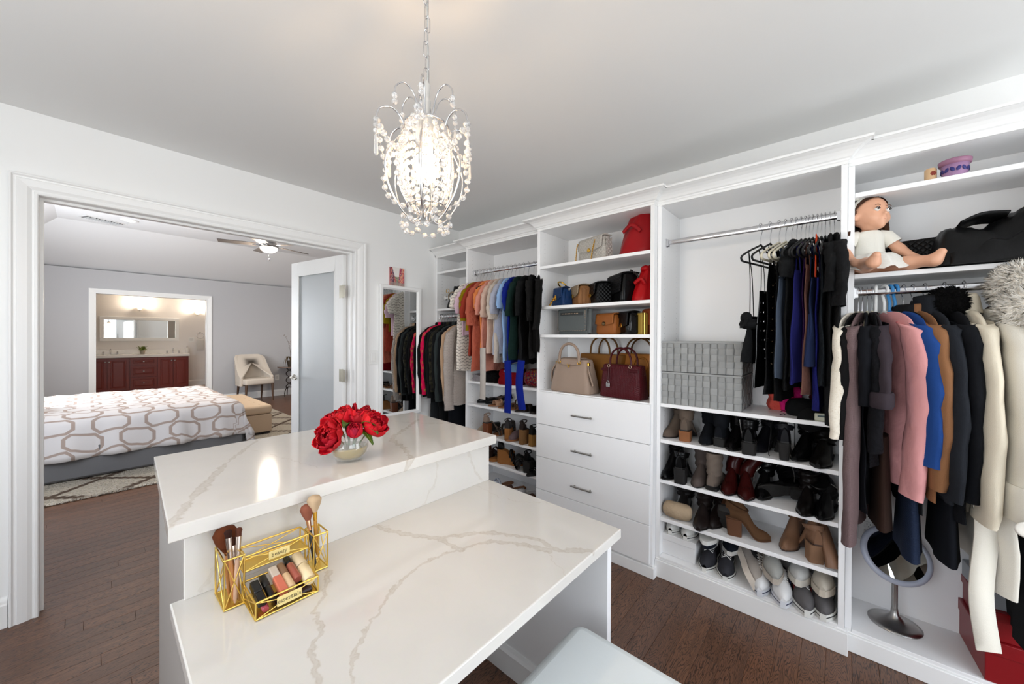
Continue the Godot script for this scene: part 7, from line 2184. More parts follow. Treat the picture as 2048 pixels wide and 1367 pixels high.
func build_peonies() -> void:
	var c := Vector3(0.612, 0.9305, -1.297)
	var v := thing("glass_vase", "round clear glass vase half full of yellow tinted water on the raised top", "vase", c)
	var shell := [Vector2(0.030, 0.0), Vector2(0.044, 0.004), Vector2(0.058, 0.022), Vector2(0.064, 0.045), Vector2(0.060, 0.068), Vector2(0.048, 0.088), Vector2(0.042, 0.096), Vector2(0.0405, 0.096), Vector2(0.0455, 0.087), Vector2(0.0575, 0.067), Vector2(0.0615, 0.045), Vector2(0.056, 0.024), Vector2(0.042, 0.0075), Vector2(0.01, 0.006)]
	part(v, "glass_wall", Mb.new().lathe(shell, 40), pane(Color(0.97, 1.0, 0.98, 0.08)))
	part(v, "water", Mb.new().lathe([Vector2(0.010, 0.0075), Vector2(0.040, 0.0085), Vector2(0.0545, 0.0245), Vector2(0.0600, 0.043), Vector2(0.0600, 0.047), Vector2(0.058, 0.048)], 40), pane(Color(0.62, 0.50, 0.03, 0.74)))
	# the water's surface closes on top of the profile
	var base := c + Vector3(0, 0.012, 0)
	var red := Color(0.76, 0.085, 0.135)
	# right: in the picture's plane, r is to the right and f away
	var r := Vector3(0.66, 0, 0.75)
	var f := Vector3(0.75, 0, -0.66)
	peony("open red peony facing the room with golden stamens", c + r * -0.036 - f * 0.034 + Vector3(0, 0.086, 0), -r * 0.35 - f * 0.85 + Vector3(0, 0.35, 0), 0.062, 1.30, base - r * 0.01, red, 3)
	peony("full red peony highest at the back of the bunch", c + r * -0.032 + f * 0.030 + Vector3(0, 0.112, 0), -r * 0.35 - f * 0.2 + Vector3(0, 1, 0), 0.066, 1.05, base, red, 5)
	peony("red peony bud nearly closed at the middle of the bunch", c + r * 0.030 - f * 0.030 + Vector3(0, 0.086, 0), r * 0.1 - f * 0.35 + Vector3(0, 1, 0), 0.044, 0.5, base + r * 0.01, Color(0.68, 0.06, 0.15), 8)
	peony("full red peony tilted towards the closet", c + r * 0.056 + f * 0.024 + Vector3(0, 0.095, 0), r * 0.8 - f * 0.1 + Vector3(0, 0.8, 0), 0.062, 1.0, base + r * 0.02, red, 12)
	peony("red peony rising between the highest bloom and the tilted one", c + r * 0.016 + f * 0.042 + Vector3(0, 0.112, 0), r * 0.1 - f * 0.1 + Vector3(0, 1, 0), 0.062, 1.0, base + f * 0.01, red, 17)
	for e in [[0.088, -0.03, 0.095, 0.13, -0.02, "longest peony leaf reaching out towards the closet"], [0.074, -0.03, 0.058, 0.125, 0.0, "peony leaf drooping lowest over the vase rim"], [0.078, -0.02, 0.122, 0.12, 0.0, "peony leaf standing beside the closed bud"], [-0.088, 0.0, 0.085, 0.09, 0.03, "small peony leaf at the doorway side of the bunch"], [0.0, -0.05, 0.12, 0.06, -0.02, "upright peony leaf between open bloom and bud"]]:
		var tip: Vector3 = r * e[0] * 1.25 + f * e[1] + Vector3(0, e[2], 0)
		var m := plain(Color(0.24, 0.36, 0.07), 0.45)
		var l := thing("peony_leaf", e[5], "leaf", c, 0.0, "peony leaves in the glass vase")
		var rows := []
		var a: Vector3 = r * e[0] * 0.2 + Vector3(0, 0.075, 0)
		for j in 11:
			var t := j / 10.0
			var p: Vector3 = a.lerp(tip, t) + Vector3(0, 0.035 * sin(PI * t), 0)
			var s: Vector3 = (tip - a).cross(Vector3(0, 1, 0.3)).normalized() * 0.017 * pow(sin(PI * (0.06 + 0.90 * t)), 0.8)
			rows.append(PackedVector3Array([p - s + Vector3(0, 0.005, 0), p - s * 0.5 + Vector3(0, 0.001, 0), p, p + s * 0.5 + Vector3(0, 0.001, 0), p + s + Vector3(0, 0.005, 0)]))
		part(l, "blade", Mb.new().sheet(rows, 0.0012), m)
		var mid := []
		for row in rows: mid.append(row[2] + Vector3(0, 0.0006, 0))
		part(l, "midrib", Mb.new().tube(mid, 0.0009, 5), plain(Color(0.48, 0.52, 0.20), 0.5))
		part(l, "leaf_stalk", Mb.new().tube(curve([a, a * 0.7, Vector3(0, 0.015, 0)], 6), 0.0016, 5), plain(Color(0.34, 0.40, 0.16), 0.6))

func frame_box(o: Node3D, called: String, x0: float, x1: float, z0: float, z1: float, y0: float, y1: float, cross: Array, m: Material) -> Node3D:
	# a wire cage: edges and the crossed wires of the faces listed (front, back, left, right), with a solid mirrored floor
	var w := Mb.new()
	var r := 0.0016
	var P := func(i: int, y: float) -> Vector3: return Vector3([x0, x1, x1, x0][i], y, [z0, z0, z1, z1][i])
	for i in 4:
		var k := (i + 1) % 4
		for y in [y0, y1]: w.tube([P.call(i, y), P.call(k, y)], 0.0022, 6)
		w.tube([P.call(i, y0), P.call(i, y1)], r * 1.2, 6)
	var p := part(o, called, w, m)
	for face in cross:
		var i: int = {"back": 0, "right": 1, "front": 2, "left": 3}[face]
		var k := (i + 1) % 4
		var x := Mb.new()
		x.tube([P.call(i, y0), P.call(k, y1)], r * 0.8, 6)
		x.tube([P.call(i, y1), P.call(k, y0)], r * 0.8, 6)
		part(p, "crossed_wires", x, m)
	part(p, "tray_floor", Mb.new().span(Vector3(x0, y0 - 0.001, z0), Vector3(x1, y0 + 0.0005, z1)), m)
	return p

func plaque(o: Node3D, text: String, at: Vector3, w: float, h: float, tilt: float) -> void:
	var gold := plain(Color(0.90, 0.82, 0.55), 0.4, 0.4)
	var p := part(o, "name_plate", Mb.new().box(Vector3.ZERO, Vector3(w, h, 0.0016), 0.0006), gold)
	p.position = at
	p.rotation.x = tilt
	var t := TextMesh.new()
	t.text = text
	var f := SystemFont.new()
	f.font_names = PackedStringArray(["Droid Serif"])
	f.font_italic = true
	t.font = f
	t.font_size = 12
	t.pixel_size = 0.0009
	t.depth = 0.0004
	var q := part(p, "lettering", t, plain(Color(0.20, 0.15, 0.10), 0.6))
	q.position = Vector3(0, 0, 0.0011)

func build_organizer() -> void:
	var gold := plain(Color(0.92, 0.79, 0.42), 0.30, 1.0)
	var y := 0.7305
	# local x runs along the riser, z towards the room
	var o := thing("makeup_organizer", "gold wire makeup organizer with two brush cups and an open drawer", "organizer", Vector3(0.32, y, -1.062), 0.0)
	frame_box(o, "brush_cup", -0.112, -0.074, -0.080, 0.008, 0.003, 0.116, ["front", "left", "right", "back"], gold)
	frame_box(o, "brush_cup", 0.080, 0.116, -0.050, 0.010, 0.003, 0.098, ["front", "left", "right", "back"], gold)
	frame_box(o, "upper_tray", -0.068, 0.078, -0.080, -0.022, 0.058, 0.094, ["front", "back"], gold)
	var dr := frame_box(o, "drawer", -0.073, 0.058, -0.012, 0.095, 0.003, 0.040, ["front", "left", "right"], gold)
	var fr := Mb.new()
	for x in [-0.068, 0.078]:
		for z in [-0.080, -0.022]: fr.tube([Vector3(x, 0.002, z), Vector3(x, 0.060, z)], 0.0018, 6)
	part(o, "frame", fr, gold)
	plaque(o, "beauty", Vector3(0.008, 0.076, -0.0195), 0.048, 0.020, -0.05)
	plaque(o, "essentials", Vector3(-0.006, 0.0225, 0.0975), 0.052, 0.021, -0.08)
	var at := o.position
	var brush := func(label: String, foot: Vector3, tip: Vector3, handle: Color, hair: Color, head: float, fat: float, ferr: Color) -> void:
		var b := thing("makeup_brush", label, "brush", at + foot, 0.0, "makeup brushes in the gold cups")
		var d := tip - foot
		var L := d.length()
		var yy := d.normalized()
		var xx := yy.cross(Vector3(0.2, 0.1, 1)).normalized()
		var bs := Basis(xx, yy, xx.cross(yy))
		part(b, "handle", Mb.new().lathe([Vector2(0.002, 0), Vector2(0.0042, 0.01), Vector2(0.0052, L * 0.40), Vector2(0.0042, L * 0.58)], 12, Vector3.ZERO, bs), plain(handle, 0.35))
		part(b, "ferrule", Mb.new().lathe([Vector2(0.0044, L * 0.575), Vector2(0.005, L * 0.60), Vector2(0.0066, L - head)], 12, Vector3.ZERO, bs), plain(ferr, 0.22, 1.0))
		part(b, "bristles", Mb.new().lathe([Vector2(0.0062, L - head - 0.002), Vector2(fat * 0.8, L - head * 0.62), Vector2(fat, L - head * 0.3), Vector2(fat * 0.72, L - head * 0.08), Vector2(fat * 0.2, L)], 18, Vector3.ZERO, bs), cloth(hair, "fur", 0.02, 0.8, 0.9))
	var steel := Color(0.80, 0.74, 0.70)
	brush.call("big fluffy brown makeup brush leaning in the doorway side cup", Vector3(-0.093, 0.006, -0.04), Vector3(-0.095, 0.164, -0.073), Color(0.62, 0.40, 0.18), Color(0.40, 0.20, 0.10), 0.060, 0.026, Color(0.70, 0.50, 0.34))
	brush.call("slim pale makeup brush with a silver ferrule and brown tip", Vector3(-0.090, 0.006, -0.008), Vector3(-0.098, 0.170, -0.030), Color(0.66, 0.43, 0.22), Color(0.22, 0.12, 0.09), 0.018, 0.0085, steel)
	brush.call("slanted pearl handled makeup brush", Vector3(-0.090, 0.006, 0.0), Vector3(-0.076, 0.168, -0.030), Color(0.74, 0.60, 0.50), Color(0.38, 0.22, 0.16), 0.020, 0.0075, steel)
	brush.call("short wooden makeup brush between the pearl handled one and the tray", Vector3(-0.082, 0.006, -0.002), Vector3(-0.088, 0.146, -0.036), Color(0.58, 0.40, 0.16), Color(0.30, 0.17, 0.12), 0.018, 0.008, steel)
	brush.call("domed cream makeup brush with a gold handle standing tallest", Vector3(0.100, 0.030, -0.02), Vector3(0.100, 0.188, -0.042), Color(0.66, 0.46, 0.12), Color(0.84, 0.72, 0.58), 0.044, 0.019, Color(0.80, 0.62, 0.26))
	brush.call("fan shaped pink makeup brush with a black handle", Vector3(0.090, 0.006, -0.005), Vector3(0.082, 0.166, -0.050), Color(0.03, 0.03, 0.03), Color(0.60, 0.36, 0.28), 0.042, 0.017, Color(0.78, 0.60, 0.48))
	# cosmetics lying in the drawer
	var slant := 0.42
	var item := func(called: String, label: String, category: String, x: float, z: float, parts: Array, yy := 0.020, turn := 0.0) -> void:
		var c := thing(called, label, category, at + Vector3((x - 0.0075) * 1.12 - 0.005, yy - 0.002, z - 0.008), turn, "cosmetics in the gold drawer")
		c.rotation.x = slant * 0.5
		for q in parts:
			part(c, q[0], q[1], q[2])
	var cyl := func(r: float, z0: float, z1: float) -> Mb: return Mb.new().lathe([Vector2(r * 0.9, z0), Vector2(r, z0 + 0.002), Vector2(r, z1 - 0.002), Vector2(r * 0.9, z1)], 20, Vector3.ZERO, Basis(Vector3.RIGHT, PI / 2))
	var blk := plain(Color(0.025, 0.025, 0.028), 0.25)
	var sqb := func(w: float, h: float, z0: float, z1: float) -> Mb: return Mb.new().span(Vector3(-w / 2, -h / 2, z0), Vector3(w / 2, h / 2, z1), 0.002)
	item.call("lipstick", "square black lipstick tube at the doorway end of the drawer", "lipstick", -0.039, 0.060, [["cap", sqb.call(0.017, 0.017, -0.038, 0.0), blk], ["body", sqb.call(0.0165, 0.0165, 0.001, 0.034), plain(Color(0.03, 0.03, 0.03), 0.35)]], 0.036)
	item.call("mascara", "round black mascara tube beside the square lipstick", "mascara", -0.021, 0.052, [["cap", cyl.call(0.008, -0.04, 0.0), plain(Color(0.05, 0.045, 0.05), 0.4)], ["body", cyl.call(0.0075, 0.0, 0.042), plain(Color(0.04, 0.04, 0.05), 0.3)]], 0.037)
	item.call("blush_stick", "square peach pink blush stick in the drawer", "makeup stick", 0.0, 0.050, [["cap", sqb.call(0.017, 0.017, -0.048, -0.012), plain(Color(0.78, 0.72, 0.66), 0.3)], ["body", sqb.call(0.018, 0.018, -0.012, 0.044), plain(Color(0.80, 0.43, 0.33), 0.35)]], 0.040)
	item.call("foundation_tube", "round cream and brown foundation tube in the middle of the drawer", "foundation", 0.016, 0.045, [["cap", cyl.call(0.0095, -0.045, -0.005), plain(Color(0.50, 0.37, 0.27), 0.35)], ["body", cyl.call(0.0098, -0.005, 0.044), plain(Color(0.85, 0.72, 0.56), 0.35)]], 0.040)
	item.call("lip_gloss", "rosy lip gloss tube with a black cap", "lip gloss", 0.033, 0.035, [["cap", cyl.call(0.0085, -0.050, -0.022), blk], ["body", cyl.call(0.0092, -0.022, 0.036), plain(Color(0.62, 0.33, 0.27), 0.12)]], 0.043)
	item.call("concealer_bottle", "fat ivory bottle at the closet end of the drawer", "bottle", 0.053, 0.040, [["cap", cyl.call(0.0135, -0.052, -0.008), plain(Color(0.80, 0.72, 0.58), 0.35)], ["body", cyl.call(0.0138, -0.006, 0.048), plain(Color(0.88, 0.80, 0.64), 0.3)]], 0.040)
	item.call("lipstick", "pink lipstick lying low at the front of the drawer", "lipstick", -0.034, 0.085, [["body", cyl.call(0.007, -0.02, 0.01), plain(Color(0.66, 0.28, 0.32), 0.35)]], 0.016)
	item.call("compact", "dark wine compact lying under the cosmetics", "compact", 0.02, 0.075, [["body", Mb.new().box(Vector3.ZERO, Vector3(0.08, 0.012, 0.04), 0.003), plain(Color(0.14, 0.05, 0.06), 0.35)]], 0.013)

# ---------------------------------------------------------------- the rest of the closet: baskets, doll, leather, mirror, boxes
func woven_basket(label: String, at: Vector3, w: float, d: float, h: float, nx: int, nz: int, ny: int, odd: int) -> void:
	var o := thing("woven_basket", label, "basket", at, 0.0, "pair of grey woven baskets")
	var m := cloth(Color(0.60, 0.605, 0.60), "weave", 0.010, 0.6)
	var m2 := cloth(Color(0.63, 0.635, 0.63), "weave", 0.010, 0.6)
	part(o, "liner", Mb.new().box(Vector3(0, h / 2, 0), Vector3(d - 0.012, h - 0.006, w - 0.012), 0.006), m)
	var shapes := {}
	for f in 4:
		var along := w if f < 2 else d
		var n := nx if f < 2 else nz
		var sx := along / n
		var sy := h / ny
		for k in 2:
			var key := "%d_%d" % [f / 2, k]
			if not shapes.has(key):
				# a strap crossing over: bowed outwards along its run
				var rows := []
				for j in 5:
					var row := []
					for i in 5:
						var a := (i / 2.0 - 1.0) * sx * 0.49
						var b := (j / 2.0 - 1.0) * sy * 0.485
						var bow := cos((a / sx if k == 0 else b / sy) * PI) * (0.0030 if k else 0.0020) + (0.0012 if k else 0.0)
						row.append(Vector3(a, b, bow))
					rows.append(PackedVector3Array(row))
				shapes[key] = Mb.new().sheet(rows, 0.0016).commit()
		for i in n:
			for j in ny:
				var k := (i + j + odd + f) % 2
				var p := part(o, "strap_crossing", shapes["%d_%d" % [f / 2, k]], m if (i * 5 + j * 7 + i * j) % 3 else m2)
				var a := (i + 0.5) * sx - along / 2
				var y := (j + 0.5) * sy
				match f:
					0: p.transform = Transform3D(Basis(Vector3.UP, -PI / 2), Vector3(-d / 2 + 0.004, y, a))
					1: p.transform = Transform3D(Basis(Vector3.UP, PI / 2), Vector3(d / 2 - 0.004, y, a))
					2: p.transform = Transform3D(Basis(), Vector3(a, y, w / 2 - 0.004))
					3: p.transform = Transform3D(Basis(Vector3.UP, PI), Vector3(a, y, -w / 2 + 0.004))
	var rim := Mb.new()
	for s in [-1, 1]:
		rim.box(Vector3(s * (d / 2 - 0.004), h - 0.004, 0), Vector3(0.012, 0.012, w), 0.003)
		rim.box(Vector3(0, h - 0.004, s * (w / 2 - 0.004)), Vector3(d, 0.012, 0.012), 0.003)
	part(o, "rim", rim, m2)

# ---- a smooth body from tapered bones
func bones_mesh(bones: Array, cell: float, blend: float, carve := []) -> Mb:
	var lo := Vector3(9, 9, 9); var hi := -lo
	for b in bones:
		var r: float = maxf(b[2], b[3]) + cell * 2.5 + 0.004
		lo = lo.min(b[0] - Vector3.ONE * r).min(b[1] - Vector3.ONE * r)
		hi = hi.max(b[0] + Vector3.ONE * r).max(b[1] + Vector3.ONE * r)
	var n := Vector3i(((hi - lo) / cell).ceil())
	var f := PackedFloat32Array()
	f.resize((n.x + 1) * (n.y + 1) * (n.z + 1))
	var sy := n.x + 1
	var sz := (n.x + 1) * (n.y + 1)
	for z in n.z + 1:
		for y in n.y + 1:
			for x in n.x + 1:
				var p := lo + Vector3(x, y, z) * cell
				var d := 1.0
				for b in bones:
					var a: Vector3 = b[0]
					var ab: Vector3 = b[1] - a
					var t := clampf((p - a).dot(ab) / maxf(ab.length_squared(), 1e-9), 0, 1)
					var e: float = p.distance_to(a + ab * t) - lerpf(b[2], b[3], t)
					var h := maxf(blend - absf(d - e), 0.0) / blend
					d = minf(d, e) - h * h * blend * 0.25
				for q in carve:
					if p.distance_to(q) < 0.02: d = maxf(d, -(((p - q) * Vector3(0.75, 1.25, 1.0)).length() - 0.0062) * 0.6)
				f[x + y * sy + z * sz] = d
	var ids := {}
	var verts := PackedVector3Array()
	for z in n.z:
		for y in n.y:
			for x in n.x:
				var i := x + y * sy + z * sz
				var c := [f[i], f[i + 1], f[i + sy], f[i + sy + 1], f[i + sz], f[i + sz + 1], f[i + sz + sy], f[i + sz + sy + 1]]
				var neg := 0
				for v in c: neg += 1 if v < 0 else 0
				if neg == 0 or neg == 8: continue
				var s := Vector3.ZERO
				var k := 0
				for e in [[0, 1], [2, 3], [4, 5], [6, 7], [0, 2], [1, 3], [4, 6], [5, 7], [0, 4], [1, 5], [2, 6], [3, 7]]:
					var u: float = c[e[0]]; var w: float = c[e[1]]
					if (u < 0) != (w < 0):
						var t := u / (u - w)
						var pa := Vector3(e[0] & 1, (e[0] >> 1) & 1, e[0] >> 2)
						var pb := Vector3(e[1] & 1, (e[1] >> 1) & 1, e[1] >> 2)
						s += pa.lerp(pb, t)
						k += 1
				ids[i] = verts.size()
				verts.append(lo + (Vector3(x, y, z) + s / k) * cell)
	var b := Mb.new()
	b.begin()
	for i in ids:
		for ax in [[1, sy, sz], [sy, sz, 1], [sz, 1, sy]]:
			var u: float = f[i]; var w: float = f[i + ax[0]]
			if (u < 0) == (w < 0): continue
			var q := [i, i - ax[1], i - ax[1] - ax[2], i - ax[2]]
			if q.any(func(k): return not ids.has(k)): continue
			var v := q.map(func(k): return verts[ids[k]])
			if u < 0: b.quad(v[0], v[1], v[2], v[3], 0)
			else: b.quad(v[3], v[2], v[1], v[0], 0)
	b.end()
	return b

func build_doll() -> void:
	# local: x to the right in view, y up, z towards the room; seated on the shelf
	var o := thing("doll", "seated doll with long brown hair, white lace dress and flowered headband", "doll", Vector3(2.275, 1.6435, 0.088), -66.0)
	o.scale = Vector3.ONE * 1.12
	var skin := plain(Color(0.84, 0.63, 0.51), 0.5)
	var hc := Vector3(0.0, 0.222, 0.0)
	var bones := [
		[Vector3(0, 0.035, -0.01), Vector3(0, 0.13, -0.012), 0.042, 0.036], [Vector3(0, 0.14, -0.012), Vector3(0, 0.185, -0.006), 0.022, 0.020],
		[Vector3(-0.045, 0.148, -0.012), Vector3(0.045, 0.148, -0.012), 0.020, 0.020],
		[Vector3(-0.055, 0.145, -0.010), Vector3(-0.082, 0.090, 0.010), 0.019, 0.017], [Vector3(-0.082, 0.090, 0.010), Vector3(-0.080, 0.045, 0.050), 0.017, 0.013],
		[Vector3(0.055, 0.145, -0.010), Vector3(0.088, 0.095, 0.005), 0.019, 0.017], [Vector3(0.088, 0.095, 0.005), Vector3(0.118, 0.050, 0.040), 0.017, 0.012],
		[Vector3(-0.030, 0.030, 0.0), Vector3(-0.052, 0.026, 0.085), 0.030, 0.025], [Vector3(-0.052, 0.026, 0.085), Vector3(-0.064, 0.024, 0.150), 0.024, 0.019], [Vector3(-0.064, 0.022, 0.150), Vector3(-0.064, 0.045, 0.168), 0.020, 0.013],
		[Vector3(0.030, 0.030, 0.0), Vector3(0.075, 0.026, 0.085), 0.030, 0.025], [Vector3(0.075, 0.026, 0.085), Vector3(0.112, 0.024, 0.140), 0.023, 0.019], [Vector3(0.112, 0.022, 0.140), Vector3(0.122, 0.048, 0.156), 0.020, 0.013]]
	for s in [-1, 1]:  # small hands with a thumb and four short fingers
		var w := Vector3(-0.080, 0.045, 0.050) if s < 0 else Vector3(0.118, 0.050, 0.040)
		var d := Vector3(0.01, -0.35, 0.9).normalized() if s < 0 else Vector3(0.6, -0.45, 0.65).normalized()
		var side := d.cross(Vector3.UP).normalized()
		bones.append([w, w + d * 0.018, 0.0125, 0.013])
		for k in 4: bones.append([w + d * 0.020 + side * (k - 1.5) * 0.0062, w + d * (0.036 - 0.003 * absf(k - 1.3)) + side * (k - 1.5) * 0.0072 - Vector3(0, 0.005, 0), 0.0042, 0.0034])
		bones.append([w + d * 0.008 + side * s * 0.010, w + d * 0.022 + side * s * 0.018, 0.0045, 0.0036])
	var turn := (Basis(Vector3.UP, 0.35) * Basis(Vector3.RIGHT, -0.16) * Basis(Vector3.BACK, -0.05)).scaled_local(Vector3.ONE * 1.12)
	hc.y += 0.006
	var H := func(p: Vector3) -> Vector3: return hc + turn * p
	var hb := [[H.call(Vector3(0, 0.012, -0.004)), H.call(Vector3(0, 0.020, -0.006)), 0.056, 0.057], [H.call(Vector3(0, -0.020, 0.012)), H.call(Vector3(0, -0.026, 0.016)), 0.036, 0.030], [H.call(Vector3(-0.021, -0.016, 0.022)), H.call(Vector3(-0.021, -0.017, 0.022)), 0.021, 0.021], [H.call(Vector3(0.021, -0.016, 0.022)), H.call(Vector3(0.021, -0.017, 0.022)), 0.021, 0.021],
		[H.call(Vector3(0, -0.004, 0.043)), H.call(Vector3(0, -0.012, 0.051)), 0.0040, 0.0058], [H.call(Vector3(-0.005, -0.027, 0.0425)), H.call(Vector3(0.005, -0.027, 0.0425)), 0.0045, 0.0045], [H.call(Vector3(0, -0.044, 0.030)), H.call(Vector3(0, -0.045, 0.030)), 0.013, 0.013],
		[H.call(Vector3(-0.051, -0.006, 0.0)), H.call(Vector3(-0.052, -0.014, -0.002)), 0.009, 0.007], [H.call(Vector3(0.051, -0.006, 0.0)), H.call(Vector3(0.052, -0.014, -0.002)), 0.009, 0.007], [H.call(Vector3(0, -0.04, -0.004)), Vector3(0, 0.17, -0.008), 0.021, 0.021]]
	var body := bones_mesh(bones, 0.0042, 0.012)
	var sockets := [H.call(Vector3(-0.0195, 0.004, 0.0475)), H.call(Vector3(0.0195, 0.004, 0.0475))]
	body.add(bones_mesh(hb, 0.003, 0.014, sockets))
	part(o, "body", body, skin)
	for i in 2:
		var q: Vector3 = sockets[i]
		var n := (turn * Vector3([-0.25, 0.25][i], 0.02, 1)).normalized()
		part(o, "eye", Mb.new().ball(q - n * 0.0056, Vector3.ONE * 0.0080, 12, 8), plain(Color(0.90, 0.89, 0.87), 0.15))
		part(o, "iris", Mb.new().ball(q - n * 0.0006, Vector3.ONE * 0.0046, 10, 6), plain(Color(0.13, 0.08, 0.06), 0.1))
		var s := turn * Vector3.RIGHT
		var uy := turn * Vector3.UP
		part(o, "eyelashes", Mb.new().tube(curve([q - s * 0.0085 + uy * 0.001, q + uy * 0.0066 + n * 0.002, q + s * 0.0085 + uy * 0.001], 8), 0.0012, 5), plain(Color(0.10, 0.06, 0.05), 0.7))
		part(o, "eyebrow", Mb.new().tube(curve([q - s * 0.010 + uy * 0.011, q + uy * 0.0150 + n * 0.001, q + s * 0.010 + uy * 0.012], 8), [0.0005, 0.0008, 0.001, 0.0011, 0.0011, 0.0011, 0.001, 0.0008, 0.0005], 5), plain(Color(0.38, 0.24, 0.15), 0.8))
	part(o, "lips", Mb.new().ball(H.call(Vector3(0, -0.0255, 0.0455)), Vector3(0.0088, 0.0026, 0.003), 12, 6, turn).add(Mb.new().ball(H.call(Vector3(0, -0.0295, 0.0448)), Vector3(0.007, 0.0028, 0.003), 12, 6, turn)), plain(Color(0.66, 0.20, 0.17), 0.4))
	# hair: a cap behind the face and locks to the shoulders
	var hair := cloth(Color(0.26, 0.15, 0.085), "knit", 0.02, 0.5, 0.5)
	var cap := []
	var crown_axis := Basis(Vector3.RIGHT, -0.80)  # the cap sits back on the head
	for j in 15:
		var a: float = 0.03 + 1.62 * j / 14.0
		var ring := PackedVector3Array()
		for i in 40:
			var g: float = TAU * i / 40
			var r := 0.0560 + 0.0008 * sin(g * 17.0)
			ring.append(H.call(Vector3(0, 0.014, -0.003) + crown_axis * (Vector3(cos(g) * sin(a), cos(a), sin(g) * sin(a)) * r)))
		cap.append(ring)
	var hm := Mb.new().loft(cap, true, true, false)
	var r2 := RandomNumberGenerator.new()
	r2.seed = 6
	for k in 26:
		var g: float = lerpf(0.12, PI - 0.12, k / 25.0)
		var st: Vector3 = H.call(Vector3(-cos(g) * 0.054, 0.0, -sin(g) * 0.054))
		var out := turn * Vector3(-cos(g), 0, -sin(g))
		hm.tube(curve([st + Vector3(0, 0.02, 0), st + out * 0.010 - Vector3(0, 0.03, 0), st + out * 0.018 - Vector3(0, 0.075, 0) + Vector3(r2.randfn(), 0, r2.randfn()) * 0.004, st + out * 0.012 - Vector3(0, 0.115 - 0.01 * r2.randf(), 0)], 10), [0.009, 0.011, 0.012, 0.012, 0.012, 0.011, 0.011, 0.010, 0.009, 0.007, 0.003], 7)
	part(o, "hair", hm, hair)
	var cloth_w := cloth(Color(0.90, 0.89, 0.85), "lace", 0.02, 0.6)
	# headband with flowers
	var hbm := []
	for j in 3:
		var ring := []
		for i in 25:
			var g: float = lerpf(-0.35, PI + 0.35, i / 24.0)
			var tau: float = 0.10 + 0.15 * j
			ring.append(H.call(Vector3(-cos(g) * 0.0585, 0.010 + sin(g) * 0.0610 * cos(tau), -0.004 + sin(g) * 0.0610 * sin(tau))))
		hbm.append(PackedVector3Array(ring))
	part(o, "headband", Mb.new().sheet(hbm, 0.004), cloth_w)
	for e in [Vector3(-0.040, 0.058, 0.008), Vector3(-0.012, 0.070, 0.008), Vector3(0.014, 0.070, 0.008)]:
		var fl := Mb.new()
		for k in 6:
			var g: float = TAU * k / 6
			fl.ball(H.call(e + Vector3(cos(g) * 0.010, 0.002, sin(g) * 0.010)), Vector3(0.010, 0.004, 0.009), 8, 5)
		part(o, "fabric_flower", fl, plain(Color(0.93, 0.92, 0.89), 0.7))
	part(o, "green_leaf", Mb.new().ball(H.call(Vector3(-0.026, 0.068, 0.010)), Vector3(0.011, 0.003, 0.005), 8, 5), plain(Color(0.52, 0.58, 0.30), 0.7))
	# dress: bodice, sleeves, skirt
	var br := []
	for e in [[0.056, 0.034, 0.160], [0.050, 0.036, 0.152], [0.046, 0.042, 0.130], [0.047, 0.046, 0.100], [0.049, 0.049, 0.070], [0.053, 0.052, 0.050]]:
		br.append(oval(e[0] * (0.62 if e[2] > 0.158 else 1.0), e[1], Vector3(0, e[2] + (0.008 if e[2] > 0.158 else 0.0), -0.010), 24))
	part(o, "bodice", Mb.new().loft(br, true, false, false), cloth_w)
	for s in [-1, 1]:
		part(o, "sleeve", Mb.new().tube([Vector3(s * 0.030, 0.158, -0.011), Vector3(s * 0.055, 0.148, -0.010), Vector3(s * 0.074, 0.116, 0.0)], [0.018, 0.026, 0.027], 14, false), cloth_w)
	var sk := []
	for j in 9:
		var t := j / 8.0
		var ring := PackedVector3Array()
		for k in 48:
			var g: float = TAU * k / 48
			var fwd := maxf(0.0, sin(g))
			var ru := 1.0 + 0.05 * t * sin(g * 13.0)
			ring.append(Vector3(cos(g) * lerpf(0.048, 0.125, t) * ru, lerpf(0.070, 0.010, pow(t, 1.4)) + 0.020 * fwd * sin(PI * t) + 0.006 * t * sin(g * 13.0 + 1.0), -0.01 + sin(g) * lerpf(0.046, 0.130 if sin(g) > 0 else 0.060, t) * ru))
		sk.append(ring)
	part(o, "skirt", Mb.new().loft(sk, true, false, false), cloth(Color(0.88, 0.87, 0.84), "crumple", 0.1, 0.5))
	part(o, "waist_flower", Mb.new().ball(Vector3(0.0, 0.070, 0.045), Vector3(0.008, 0.006, 0.005), 8, 5).add(Mb.new().ball(Vector3(0.012, 0.068, 0.044), Vector3(0.007, 0.005, 0.004), 8, 5)), plain(Color(0.86, 0.68, 0.64), 0.7))

func drape(o: Node3D, called: String, m: Material, nx: int, nz: int, f: Callable, thick := 0.006) -> MeshInstance3D:
	var rows := []
	for j in nz + 1:
		var row := []
		for i in nx + 1: row.append(f.call(i / float(nx), j / float(nz)))
		rows.append(PackedVector3Array(row))
	return part(o, called, Mb.new().sheet(rows, thick), m)

